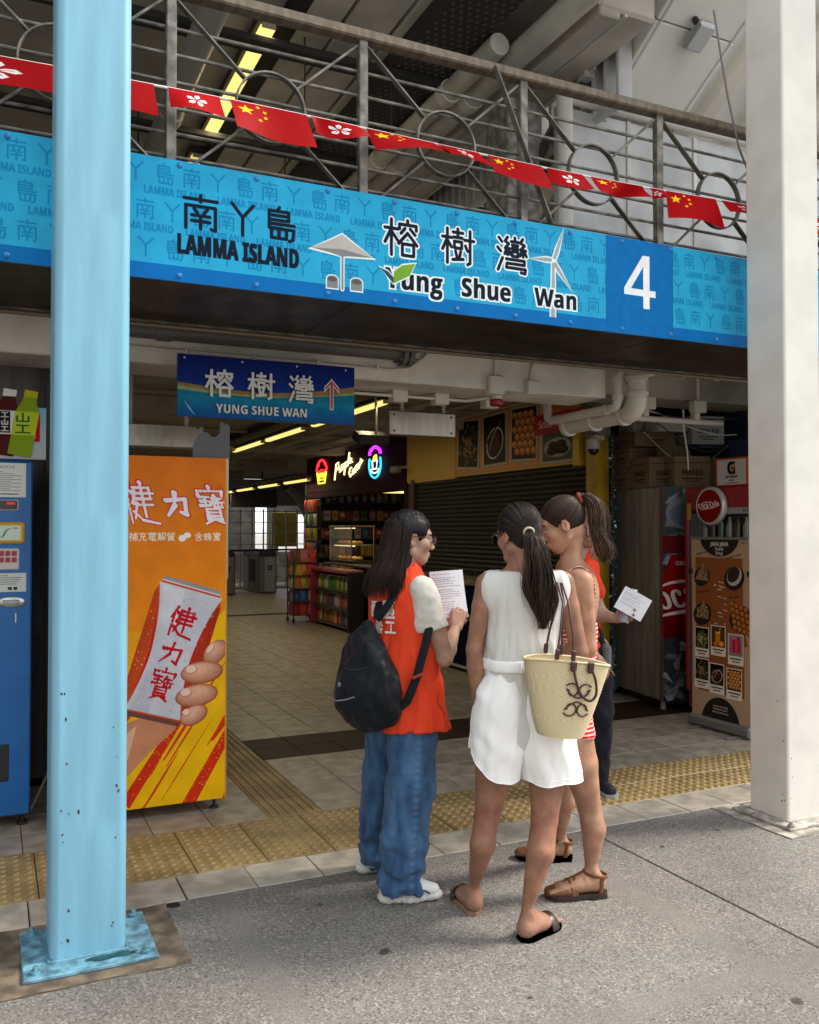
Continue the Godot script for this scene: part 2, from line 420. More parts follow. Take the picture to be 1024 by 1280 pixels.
# ---------------------------------------------------------------- implicit bodies (surface nets)
class Sdf:
	var ty := PackedInt32Array()      # 0 tapered capsule, 1 ellipsoid, 2 half space
	var op := PackedInt32Array()      # 0 join, 1 cut away, 2 keep inside
	var A := PackedVector3Array()
	var D := PackedVector3Array()     # b - a, already stretched
	var dd := PackedFloat32Array()
	var R0 := PackedFloat32Array()
	var R1 := PackedFloat32Array()
	var N := PackedVector3Array()     # axis along which the section is squashed
	var S := PackedFloat32Array()
	var K := PackedFloat32Array()
	var B: Array[Basis] = []
	var k := 0.03
	var noise: FastNoiseLite = null
	var nscale := Vector3.ONE
	var namp := 0.0
	var fold = null
	var paint = null
	var lo := Vector3(1e9, 1e9, 1e9)
	var hi := Vector3(-1e9, -1e9, -1e9)

	func _add(t: int, o: int, a: Vector3, d: Vector3, r0: float, r1: float, n: Vector3, s: float, b: Basis, kk: float) -> void:
		ty.append(t); op.append(o); A.append(a); D.append(d); dd.append(maxf(d.dot(d), 1e-9)); R0.append(r0); R1.append(r1); N.append(n); S.append(s); B.append(b)
		K.append(k if kk < 0.0 else kk)

	func cone(a: Vector3, b: Vector3, r0: float, r1: float, sq := 1.0, axis := Vector3.ZERO, kk := -1.0, o := 0) -> Sdf:
		var n := axis.normalized() if sq != 1.0 else Vector3.ZERO
		var d := b - a
		if sq != 1.0:
			d += n * (d.dot(n) * (1.0 / sq - 1.0))
		_add(0, o, a, d, r0, r1, n, sq, Basis.IDENTITY, kk)
		if o == 0:
			var r := maxf(r0, r1)
			lo = lo.min(a - Vector3.ONE * r).min(b - Vector3.ONE * r); hi = hi.max(a + Vector3.ONE * r).max(b + Vector3.ONE * r)
		return self

	func chain(pts: Array, rs: Array, sq := 1.0, axis := Vector3.ZERO, kk := -1.0) -> Sdf:
		for i in pts.size() - 1:
			cone(pts[i], pts[i + 1], rs[i], rs[i + 1], sq, axis, kk)
		return self

	func ell(at: Vector3, r: Vector3, b := Basis.IDENTITY, kk := -1.0, o := 0) -> Sdf:
		_add(1, o, at, r, 0, 0, Vector3.ZERO, 1.0, b.transposed(), kk)
		if o == 0:
			var m := maxf(r.x, maxf(r.y, r.z))
			lo = lo.min(at - Vector3.ONE * m); hi = hi.max(at + Vector3.ONE * m)
		return self

	func keep(n: Vector3, h: float, kk := 0.004) -> Sdf:   # keeps what lies below the plane n.p = h
		_add(2, 2, n.normalized(), Vector3.ZERO, h, 0, Vector3.ZERO, 1.0, Basis.IDENTITY, kk)
		return self

	func one(i: int, p: Vector3) -> float:
		var t := ty[i]
		if t == 0:
			var q := p - A[i]
			var s := S[i]
			if s != 1.0:
				q += N[i] * (q.dot(N[i]) * (1.0 / s - 1.0))
			var d := D[i]
			var u := clampf(q.dot(d) / dd[i], 0.0, 1.0)
			return ((q - d * u).length() - (R0[i] + (R1[i] - R0[i]) * u)) * (s if s < 1.0 else 1.0)
		if t == 1:
			var q := B[i] * (p - A[i])
			var r := D[i]
			q /= r
			var k0 := q.length()
			q /= r
			var k1 := q.length()
			return k0 * (k0 - 1.0) / k1 if k1 > 1e-6 else -minf(r.x, minf(r.y, r.z))
		return p.dot(A[i]) - R0[i]

	func at(p: Vector3, ids: PackedInt32Array) -> float:
		var d := 1e3
		for i in ids:
			var e := one(i, p)
			var o := op[i]
			var kk := K[i]
			if o == 0:
				if d > 500.0:
					d = e
				else:
					var h := maxf(kk - absf(d - e), 0.0)
					d = minf(d, e) - h * h / (4.0 * kk)
			elif o == 1:
				var h := maxf(kk - absf(d + e), 0.0)
				d = maxf(d, -e) + h * h / (4.0 * kk)
			else:
				var h := maxf(kk - absf(d - e), 0.0)
				d = maxf(d, e) + h * h / (4.0 * kk)
		if absf(d) < 0.06:
			if noise:
				d += namp * noise.get_noise_3dv(p * nscale)
			if fold != null:
				d += fold.call(p)
		return d

	var out := []
	func run(cell: float) -> void:
		var pad := 0.03 + absf(namp)
		var o := lo - Vector3.ONE * pad
		var sz := (hi - lo + Vector3.ONE * 2.0 * pad) / cell
		var BL := 4
		var bx := int(ceil(sz.x / BL)) + 1; var by := int(ceil(sz.y / BL)) + 1; var bz := int(ceil(sz.z / BL)) + 1
		var nx := bx * BL; var ny := by * BL; var nz := bz * BL
		var val := PackedFloat32Array()
		val.resize(nx * ny * nz)
		val.fill(1.0)
		var half := cell * BL * 0.5
		var rad := half * 1.7321 * 1.35 + 0.012 + absf(namp)
		var all := PackedInt32Array(range(ty.size()))
		var active := PackedInt32Array()
		var dist := PackedFloat32Array(); dist.resize(ty.size())
		for z in bz:
			for y in by:
				for x in bx:
					var ctr := o + Vector3(x + 0.5, y + 0.5, z + 0.5) * (cell * BL)
					var best := 1e3
					for i in all:
						dist[i] = one(i, ctr)
						if op[i] == 0:
							best = minf(best, dist[i])
					if best > rad + 0.02:
						continue
					var ids := PackedInt32Array()
					for i in all:
						if op[i] == 0:
							if dist[i] < best + 2.0 * rad + K[i]:
								ids.append(i)
						elif op[i] == 1:
							if dist[i] < rad + K[i]:
								ids.append(i)
						elif dist[i] > -rad - K[i]:
							ids.append(i)
					var dc := at(ctr, ids)
					if absf(dc) > rad:
						if dc < 0.0:
							for c in BL:
								for b in BL:
									var row := ((z * BL + c) * ny + y * BL + b) * nx + x * BL
									for a in BL:
										val[row + a] = -1.0
						continue
					active.append(x); active.append(y); active.append(z)
					for c in BL:
						for b in BL:
							var row := ((z * BL + c) * ny + y * BL + b) * nx + x * BL
							for a in BL:
								val[row + a] = at(o + Vector3(x * BL + a, y * BL + b, z * BL + c) * cell, ids)
		var sx := 1; var sy := nx; var sz2 := nx * ny
		var vid := {}
		var V := PackedVector3Array()
		var keyc := PackedInt32Array()
		var off := [0, sx, sy, sx + sy, sz2, sx + sz2, sy + sz2, sx + sy + sz2]
		var edges := [0, 1, 0, 2, 0, 4, 1, 3, 1, 5, 2, 3, 2, 6, 3, 7, 4, 5, 4, 6, 5, 7, 6, 7]
		var cp := []
		for i in 8:
			cp.append(Vector3(i & 1, (i >> 1) & 1, (i >> 2) & 1))
		var f := PackedFloat32Array(); f.resize(8)
		for m in range(0, active.size(), 3):
			for c in range(-1, BL):
				var zz := active[m + 2] * BL + c
				if zz < 0 or zz >= nz - 1: continue
				for b in range(-1, BL):
					var yy := active[m + 1] * BL + b
					if yy < 0 or yy >= ny - 1: continue
					for a in range(-1, BL):
						var xx := active[m] * BL + a
						if xx < 0 or xx >= nx - 1: continue
						var key := (zz * ny + yy) * nx + xx
						var neg := 0
						for i in 8:
							var q := val[key + off[i]]
							f[i] = q
							if q < 0.0: neg += 1
						if neg == 0 or neg == 8 or vid.has(key):
							continue
						var sum := Vector3.ZERO; var cnt := 0
						for e in range(0, 24, 2):
							var i: int = edges[e]; var j: int = edges[e + 1]
							if (f[i] < 0.0) != (f[j] < 0.0):
								sum += (cp[i] as Vector3).lerp(cp[j], f[i] / (f[i] - f[j])); cnt += 1
						vid[key] = V.size()
						keyc.append(key)
						V.append(o + (Vector3(xx, yy, zz) + sum / cnt) * cell)
		var I := PackedInt32Array()
		for w in keyc.size():
			var key := keyc[w]
			var s0 := val[key] < 0.0
			for axis in 3:
				var da: int = [sx, sy, sz2][axis]; var d1: int = [sy, sz2, sx][axis]; var d2: int = [sz2, sx, sy][axis]
				if s0 == (val[key + da] < 0.0):
					continue
				var i1: int = vid.get(key - d1, -1); var i2: int = vid.get(key - d1 - d2, -1); var i3: int = vid.get(key - d2, -1)
				if i1 < 0 or i2 < 0 or i3 < 0:
					continue
				# front faces run clockwise
				if s0:
					I.append_array(PackedInt32Array([w, i2, i1, w, i3, i2]))
				else:
					I.append_array(PackedInt32Array([w, i1, i2, w, i2, i3]))
		# one gentle smoothing, then normals
		for it in 1:
			var acc := PackedVector3Array(); acc.resize(V.size()); var cn := PackedFloat32Array(); cn.resize(V.size())
			for i in range(0, I.size(), 3):
				var a := I[i]; var b := I[i + 1]; var c := I[i + 2]
				acc[a] += V[b] + V[c]; acc[b] += V[a] + V[c]; acc[c] += V[a] + V[b]
				cn[a] += 2.0; cn[b] += 2.0; cn[c] += 2.0
			for i in V.size():
				if cn[i] > 0.0:
					V[i] = V[i].lerp(acc[i] / cn[i], 0.5)
		var NN := PackedVector3Array(); NN.resize(V.size())
		for i in range(0, I.size(), 3):
			var a := I[i]; var b := I[i + 1]; var c := I[i + 2]
			var g := (V[c] - V[a]).cross(V[b] - V[a])
			NN[a] += g; NN[b] += g; NN[c] += g
		var CC := PackedColorArray(); CC.resize(V.size())
		for i in V.size():
			NN[i] = NN[i].normalized()
			CC[i] = paint.call(V[i], NN[i]) if paint != null else Color.WHITE
		out = [V, NN, CC, I]

var jobs := []       # [sdf, cell, transform, MeshInstance3D, task]
func sdf_job(s: Sdf, cell: float, x: Transform3D, into: MeshInstance3D) -> void:
	jobs.append([s, cell, x, into, WorkerThreadPool.add_task(s.run.bind(cell), true)])

func finish_jobs() -> void:
	var per := {}
	for j in jobs:
		WorkerThreadPool.wait_for_task_completion(j[4])
		if not per.has(j[3]):
			per[j[3]] = [PackedVector3Array(), PackedVector3Array(), PackedColorArray(), PackedInt32Array()]
		var t: Array = per[j[3]]
		var o: Array = j[0].out
		var base: int = t[0].size()
		var x: Transform3D = j[2]
		var V: PackedVector3Array = t[0]; var NN: PackedVector3Array = t[1]; var CC: PackedColorArray = t[2]; var I: PackedInt32Array = t[3]
		for i in o[0].size():
			V.append(x * o[0][i]); NN.append((x.basis * o[1][i]).normalized())
		CC.append_array(o[2])
		for i in o[3]:
			I.append(base + i)
		per[j[3]] = [V, NN, CC, I]
	for mi in per:
		var t: Array = per[mi]
		var a := []
		a.resize(Mesh.ARRAY_MAX)
		a[Mesh.ARRAY_VERTEX] = t[0]; a[Mesh.ARRAY_NORMAL] = t[1]; a[Mesh.ARRAY_COLOR] = t[2]; a[Mesh.ARRAY_INDEX] = t[3]
		var m := ArrayMesh.new()
		m.add_surface_from_arrays(Mesh.PRIMITIVE_TRIANGLES, a)
		mi.mesh = m

# ---------------------------------------------------------------- nodes and names
func free_name(parent: Node, called: String) -> String:
	if not parent.has_node(NodePath(called)):
		return called
	var i: int = parent.get_meta("__" + called, 0) + 1
	while parent.has_node(NodePath("%s_%03d" % [called, i])):
		i += 1
	parent.set_meta("__" + called, i)
	return "%s_%03d" % [called, i]

func tag(o: Node, label: String, category: String, group := "") -> Node:
	o.set_meta("label", label); o.set_meta("category", category)
	if group != "":
		o.set_meta("group", group)
	return o

func thing(called: String, label: String, category: String, at := Vector3.ZERO, turn := 0.0, group := "") -> Node3D:
	var o := Node3D.new()
	o.name = free_name(self, called)
	add_child(o, true)
	o.position = at; o.rotation_degrees.y = turn
	tag(o, label, category, group)
	return o

func part(parent: Node3D, called: String, shape, m: Material, at := Vector3.ZERO, bs := Basis.IDENTITY) -> MeshInstance3D:
	var o := MeshInstance3D.new()
	o.name = free_name(parent, called)
	if shape is MB:
		o.mesh = shape.mesh()
	elif shape is Mesh:
		o.mesh = shape
	o.material_override = m
	parent.add_child(o, true)
	o.transform = Transform3D(bs, at)
	return o

func solo(called: String, shape, m: Material, label: String, category: String, at := Vector3.ZERO, bs := Basis.IDENTITY, group := "") -> MeshInstance3D:
	var o := part(self, called, shape, m, at, bs)
	tag(o, label, category, group)
	return o

func setting(called: String, shape, m: Material, at := Vector3.ZERO, bs := Basis.IDENTITY) -> MeshInstance3D:
	var o := part(self, called, shape, m, at, bs)
	o.set_meta("kind", "structure")
	return o

func copy(o: Node3D, at: Vector3, label := "", turn := INF) -> Node3D:
	var base: String = o.name
	if base.length() > 4 and base[base.length() - 4] == "_" and base.substr(base.length() - 3).is_valid_int():
		base = base.substr(0, base.length() - 4)
	var c: Node3D = o.duplicate()
	c.name = free_name(self, base)
	add_child(c, true)
	c.position = at
	if turn != INF:
		c.rotation_degrees.y = turn
	if label != "":
		c.set_meta("label", label)
	return c

# ---------------------------------------------------------------- materials
var TX := {}
func L(r: float, g: float, b: float, a := 1.0) -> Color:
	var c := Color(r, g, b).linear_to_srgb()
	return Color(c.r, c.g, c.b, a)

func noise_image(called: String, size: int, freq: float, oct: int, lo: float, hi: float, bump := 0.0, kind := FastNoiseLite.TYPE_SIMPLEX_SMOOTH, stretch := Vector2.ONE) -> void:
	# a seamless grey texture (and its bump map as called + "_n") computed once
	var f := FastNoiseLite.new()
	f.noise_type = kind; f.seed = hash(called) % 1000; f.frequency = freq; f.fractal_octaves = oct
	var im: Image
	if stretch == Vector2.ONE:
		im = f.get_seamless_image(size, size)
	else:
		im = f.get_seamless_image(int(size / stretch.x), int(size / stretch.y))
		im.resize(size, size, Image.INTERPOLATE_CUBIC)
	if bump > 0.0:
		var b: Image = im.duplicate()
		b.convert(Image.FORMAT_RGBA8)
		b.bump_map_to_normal_map(bump)
		TX[called + "_n"] = ImageTexture.create_from_image(b)
	var d := im.get_data()
	var e := PackedByteArray(); e.resize(size * size)
	var lut := PackedByteArray()
	for i in 256:
		lut.append(int(255.0 * clampf(lerpf(lo, hi, smoothstep(0.05, 0.95, i / 255.0)), 0, 1)))
	for i in size * size:
		e[i] = lut[d[i]]
	TX[called] = ImageTexture.create_from_image(Image.create_from_data(size, size, false, Image.FORMAT_L8, e))

func mat(c: Color, rough := 0.7, metal := 0.0, tex := "", scale := 1.0, bump := "", bscale := 0.5) -> StandardMaterial3D:
	var m := StandardMaterial3D.new()
	m.albedo_color = c; m.roughness = rough; m.metallic = metal
	if tex != "" or bump != "":
		m.uv1_triplanar = true; m.uv1_world_triplanar = true
		m.uv1_scale = Vector3.ONE * scale
	if tex != "":
		m.albedo_texture = TX[tex]
	if bump != "":
		m.normal_enabled = true; m.normal_texture = TX[bump]; m.normal_scale = bscale
	return m

func own(m: StandardMaterial3D) -> StandardMaterial3D:   # the pattern moves with the thing
	m.uv1_world_triplanar = false
	return m

func printed(t: Texture2D, rough := 0.5, back := Color.WHITE) -> StandardMaterial3D:
	var m := StandardMaterial3D.new()
	m.albedo_texture = t; m.albedo_color = back; m.roughness = rough; m.metallic_specular = 0.22
	return m

func glow(c: Color, e: float) -> StandardMaterial3D:
	var m := StandardMaterial3D.new()
	m.albedo_color = c; m.emission_enabled = true; m.emission = c; m.emission_energy_multiplier = e
	return m

func face(w: float, h: float, r := Rect2(0, 0, 1, 1)) -> MB:   # an upright printed sheet that looks to +z, centred
	var b := MB.new()
	b.quad(Vector3(-w / 2, h / 2, 0), Vector3(w / 2, h / 2, 0), Vector3(w / 2, -h / 2, 0), Vector3(-w / 2, -h / 2, 0), Vector3.BACK, r)
	return b

func bx(c: Vector3, s: Vector3, bev := 0.0, bs := Basis.IDENTITY) -> MB:
	return MB.new().box(c, s, bev, bs)

func yaw(deg: float) -> Basis:
	return Basis(Vector3.UP, deg_to_rad(deg))

# ---------------------------------------------------------------- the scene
func _ready() -> void:
	var cam := Camera3D.new()
	cam.name = "camera"
	cam.position = Vector3(0, 1.55, 0)
	cam.rotation_degrees = Vector3(1.13, -25.1, 0)
	cam.fov = 59.94
	cam.near = 0.05
	cam.far = 400.0
	add_child(cam)
	cam.current = true
	var env := Environment.new()
	env.background_mode = Environment.BG_SKY
	var sky := ProceduralSkyMaterial.new()
	sky.sky_top_color = L(0.90, 0.95, 1.0)
	sky.sky_horizon_color = L(0.84, 0.86, 0.88)
	sky.sky_curve = 0.5
	sky.ground_bottom_color = L(0.22, 0.21, 0.2)
	sky.ground_horizon_color = L(0.5, 0.5, 0.5)
	env.sky = Sky.new()
	env.sky.sky_material = sky
	env.background_energy_multiplier = 1.0
	env.tonemap_mode = Environment.TONE_MAPPER_LINEAR
	env.tonemap_exposure = 1.85
	env.sdfgi_enabled = true
	env.ssao_enabled = true
	env.ssil_enabled = true
	var we := WorldEnvironment.new()
	we.name = "world_environment"
	we.environment = env
	add_child(we)
	var sun := DirectionalLight3D.new()
	sun.name = "sun"
	sun.light_color = Color(1.0, 0.96, 0.9)
	sun.light_energy = 1.0
	sun.light_angular_distance = 16.0
	sun.shadow_enabled = true
	add_child(sun)
	sun.look_at_from_position(Vector3.ZERO, Vector3(-0.78, -0.85, -0.16))

	make_textures()
	ground()
	columns()
	lower_structure()
	upper_structure()
	sign_board()
	railing()
	bunting()
	pipes()
	ceiling_lamps()
	vending_machines()
	hanging_signs()
	kiosk()
	shutter_shop()
	right_corner()
	station_interior()
	people()
	finish_jobs()

func make_textures() -> void:
	noise_image("blotch", 512, 0.006, 4, 0.84, 1.0, 0.0)
	noise_image("grime", 512, 0.012, 5, 0.62, 1.0, 1.2)
	noise_image("fine", 512, 0.09, 3, 0.82, 1.0, 1.2)
	noise_image("paint", 512, 0.009, 3, 0.95, 1.0, 0.9)
	noise_image("streak", 512, 0.03, 4, 0.78, 1.0, 1.0, FastNoiseLite.TYPE_SIMPLEX_SMOOTH, Vector2(1, 10))
	noise_image("brush", 512, 0.02, 4, 0.92, 1.0, 0.8, FastNoiseLite.TYPE_SIMPLEX_SMOOTH, Vector2(1, 12))
	noise_image("weave", 256, 0.3, 2, 0.8, 1.0, 2.0)
	noise_image("vein", 512, 0.008, 5, 0.80, 1.0, 0.6)
	# rounded aggregate: every cell a stone of its own tone
	var f := FastNoiseLite.new()
	f.noise_type = FastNoiseLite.TYPE_CELLULAR; f.cellular_return_type = FastNoiseLite.RETURN_CELL_VALUE; f.frequency = 0.24; f.seed = 5; f.fractal_type = FastNoiseLite.FRACTAL_NONE
	var im := f.get_seamless_image(1024, 1024, false, false, 0.1, false)
	var d := im.get_data()
	var lut := PackedByteArray()
	var r := RandomNumberGenerator.new(); r.seed = 11
	for i in 256:
		var q := r.randf()
		lut.append(int(255 * (0.50 if q < 0.08 else 0.62 if q < 0.3 else 0.70 if q < 0.72 else 0.78 if q < 0.93 else 0.90)))
	var e := PackedByteArray(); e.resize(d.size())
	for i in d.size():
		e[i] = lut[d[i]]
	im = Image.create_from_data(1024, 1024, false, Image.FORMAT_L8, e)
	TX["stones"] = ImageTexture.create_from_image(im)
	im = im.duplicate(); im.convert(Image.FORMAT_RGBA8); im.bump_map_to_normal_map(0.8)
	TX["stones_n"] = ImageTexture.create_from_image(im)
	# old spots and trodden dirt of the pavement, 8 m across
	var c := Cv.new(1024, 1024, Color(1, 1, 1), 1)
	f.noise_type = FastNoiseLite.TYPE_SIMPLEX_SMOOTH; f.frequency = 0.006; f.fractal_type = FastNoiseLite.FRACTAL_FBM; f.fractal_octaves = 5
	var g := f.get_seamless_image(1024, 1024)
	d = g.get_data()
	var o := PackedByteArray(); o.resize(d.size())
	for i in d.size():
		o[i] = int(clampf(255.0 * (0.80 + 0.2 * (d[i] / 255.0)), 0, 255))
	c.im = Image.create_from_data(1024, 1024, false, Image.FORMAT_L8, o)
	c.im.convert(Image.FORMAT_RGBA8)
	for i in 150:
		var p := Vector2(r.randf() * 1024, r.randf() * 1024); var s := r.randf_range(0.8, 2.6) if i % 9 else r.randf_range(3, 5)
		var k := r.randf_range(0.25, 0.55)
		c.ell(p.x, p.y, s * r.randf_range(0.8, 1.5), s, Color(k, k, k * 0.98), r.randf() * 3)
	TX["spots"] = c.tex()

func ground() -> void:
	var m := StandardMaterial3D.new()
	m.albedo_color = L(0.52, 0.49, 0.455); m.roughness = 0.9
	m.albedo_texture = TX["stones"]; m.uv1_triplanar = true; m.uv1_world_triplanar = true; m.uv1_scale = Vector3.ONE / 1.6
	m.normal_enabled = true; m.normal_texture = TX["stones_n"]; m.normal_scale = 0.25
	m.detail_enabled = true; m.detail_albedo = TX["spots"]; m.detail_blend_mode = BaseMaterial3D.BLEND_MODE_MUL; m.detail_uv_layer = BaseMaterial3D.DETAIL_UV_2
	m.uv2_triplanar = true; m.uv2_world_triplanar = true; m.uv2_scale = Vector3.ONE / 8.0
	setting("ground", bx(Vector3(0, -0.3, 0), Vector3(400, 0.2, 400)), mat(L(0.25, 0.24, 0.23), 0.9))
	setting("pavement", bx(Vector3(-4.61, -0.1, 0.105), Vector3(14.78, 0.2, 7.79), 0.003), m)
	setting("pavement", bx(Vector3(10.396, -0.1, 0.105), Vector3(15.212, 0.2, 7.79), 0.003), m)
	# concrete patches in which the two columns stand
	var pm := mat(L(0.26, 0.20, 0.14), 0.85, 0.0, "grime", 1.3, "grime_n", 0.5)
	for s in [[0.335, -3.505, 0.64, 0.545], [3.95, -3.51, 0.66, 0.54]]:
		var b := MB.new()
		var poly := PackedVector2Array()
		var r := RandomNumberGenerator.new(); r.seed = 4
		for e in 4:
			var p0: Vector2 = [Vector2(-1, -1), Vector2(1, -1), Vector2(1, 1), Vector2(-1, 1)][e]; var p1: Vector2 = [Vector2(1, -1), Vector2(1, 1), Vector2(-1, 1), Vector2(-1, -1)][e]
			for k in 9:
				var q := p0.lerp(p1, k / 9.0)
				poly.append(Vector2(q.x * s[2] * 0.5 + r.randf_range(-0.007, 0.007), q.y * s[3] * 0.5 + r.randf_range(-0.007, 0.007)))
		b.prism(poly, 0.005, Transform3D(Basis(Vector3.RIGHT, -PI / 2), Vector3(s[0], 0.001, s[1])))
		setting("concrete_patch", b, pm if s[0] < 1 else mat(L(0.5, 0.46, 0.40), 0.85, 0.0, "grime", 1.3, "grime_n", 0.4))
	# station floor: bed with every tile a piece of its own near the opening
	var bed := setting("floor", bx(Vector3(1.0, -0.114, -16.79), Vector3(28.0, 0.2, 26.0)), mat(L(0.055, 0.045, 0.035), 0.9))
	var tiles := []
	for k in 4:
		var g: float = [1.0, 0.93, 0.86, 0.97][k]
		tiles.append(mat(L(0.48 * g, 0.415 * g, 0.33 * g), 0.42, 0.0, "vein", 1.4 + 0.1 * k, "vein_n", 0.15))
	var dark := []
	for k in 2:
		dark.append(mat(L(0.046 + 0.006 * k, 0.026 + 0.003 * k, 0.018), 0.55, 0.0, "vein", 1.5))
		dark[k].metallic_specular = 0.25
	var pale := []
	for k in 3:
		pale.append(mat(L(0.52, 0.48, 0.41) * [1.0, 0.95, 0.9][k], 0.5, 0.0, "vein", 1.4, "vein_n", 0.15))
	var whole := bx(Vector3(0, -0.009, 0), Vector3(0.3, 0.012, 0.294), 0.002).mesh()
	var edge := bx(Vector3(0, -0.007, 0), Vector3(0.3, 0.016, 0.262), 0.003).mesh()
	var rng := RandomNumberGenerator.new(); rng.seed = 21
	for i in range(-4, 24):
		part(bed, "tile", edge, pale[rng.randi() % 3], Vector3(1.813 + 0.304 * (i - 2) + rng.randf_range(-0.002, 0.002), rng.randf_range(-0.001, 0.001), -3.926))
	var rest := {0: [], 1: []}
	var singles := 0
	var guide_l := 1.352; var guide_r := 1.655
	for j in range(0, 60):
		var z := -4.815 - 0.299 * j
		for i in range(-6, 18):
			var x := 1.813 + 0.304 * i
			if x > guide_l - 0.1 and x < guide_r + 0.1 and z > -9.0:
				continue
			var is_dark := (j == 4 or j == 5 or j == 37)
			var seen := absf(x - 0.55 * -z + 0.3) < 3.2 and x > 0.24 * -z - 0.25 and x < 5.6 and z > -9.6
			if seen and singles < 270:
				singles += 1
				part(bed, "tile", whole, dark[rng.randi() % 2] if is_dark else tiles[rng.randi() % 4], Vector3(x, rng.randf_range(-0.0012, 0.0012), z))
			else:
				rest[1 if is_dark else 0].append(Vector3(x, rng.randf_range(-0.001, 0.001), z))
	for k in 2:
		var mm := MultiMesh.new()
		mm.transform_format = MultiMesh.TRANSFORM_3D
		var w2: Mesh = whole.duplicate()
		w2.surface_set_material(0, dark[0] if k == 1 else tiles[1])
		mm.mesh = w2; mm.instance_count = rest[k].size()
		for i in rest[k].size():
			mm.set_instance_transform(i, Transform3D(Basis.IDENTITY, rest[k][i]))
		var mi := MultiMeshInstance3D.new()
		mi.name = free_name(bed, "tiles"); mi.multimesh = mm; mi.set_meta("kind", "stuff")
		bed.add_child(mi, true)
	# tactile paving: two rows of studded pavers and a ribbed guide path that leads inside
	var path := setting("tactile_paving", bx(Vector3(2.6, -0.0135, -4.36), Vector3(7.2, 0.009, 0.602)), mat(L(0.07, 0.055, 0.03), 0.9))
	var ym := []
	for k in 3:
		var g: float = [1.0, 0.88, 0.94][k]
		ym.append(mat(L(0.37 * g, 0.265 * g, 0.115 * g), 0.45, 0.0, "blotch", 0.9 + 0.2 * k, "fine_n", 0.3))
	var stud := MB.new().box(Vector3(0, -0.004, 0), Vector3(0.326, 0.012, 0.295), 0.002)
	for a in 6:
		for b in 5:
			var prof := PackedVector2Array([Vector2(0.0175, 0), Vector2(0.0155, 0.0045), Vector2(0.011, 0.0065), Vector2(0, 0.0072)])
			stud.lathe(prof, 9, Vector3(-0.1355 + 0.0542 * a, 0.002, -0.118 + 0.059 * b))
	var stud_mesh := stud.mesh()
	for row in 2:
		for i in range(-4, 14):
			part(path, "paver", stud_mesh, ym[rng.randi() % 3], Vector3(1.345 + 0.331 * i, rng.randf_range(-0.0006, 0.0006), -4.209 - 0.30 * row))
	var rib := MB.new().box(Vector3(0, -0.004, 0), Vector3(0.300, 0.012, 0.295), 0.002)
	for a in 6:
		rib.box(Vector3(-0.121 + 0.0484 * a, 0.0045, 0), Vector3(0.024, 0.005, 0.28), 0.0024)
	var rib_mesh := rib.mesh()
	var gpath := setting("guide_path", bx(Vector3(1.5035, -0.0135, -6.81), Vector3(0.306, 0.009, 4.29)), mat(L(0.07, 0.055, 0.03), 0.9))
	var gm := [mat(L(0.37, 0.26, 0.11), 0.5, 0.0, "blotch", 1.1, "fine_n", 0.3), mat(L(0.33, 0.23, 0.10), 0.5, 0.0, "blotch", 0.8, "fine_n", 0.3)]
	for j in 14:
		part(gpath, "paver", rib_mesh, gm[j % 2], Vector3(1.5035, 0, -4.815 - 0.299 * j))

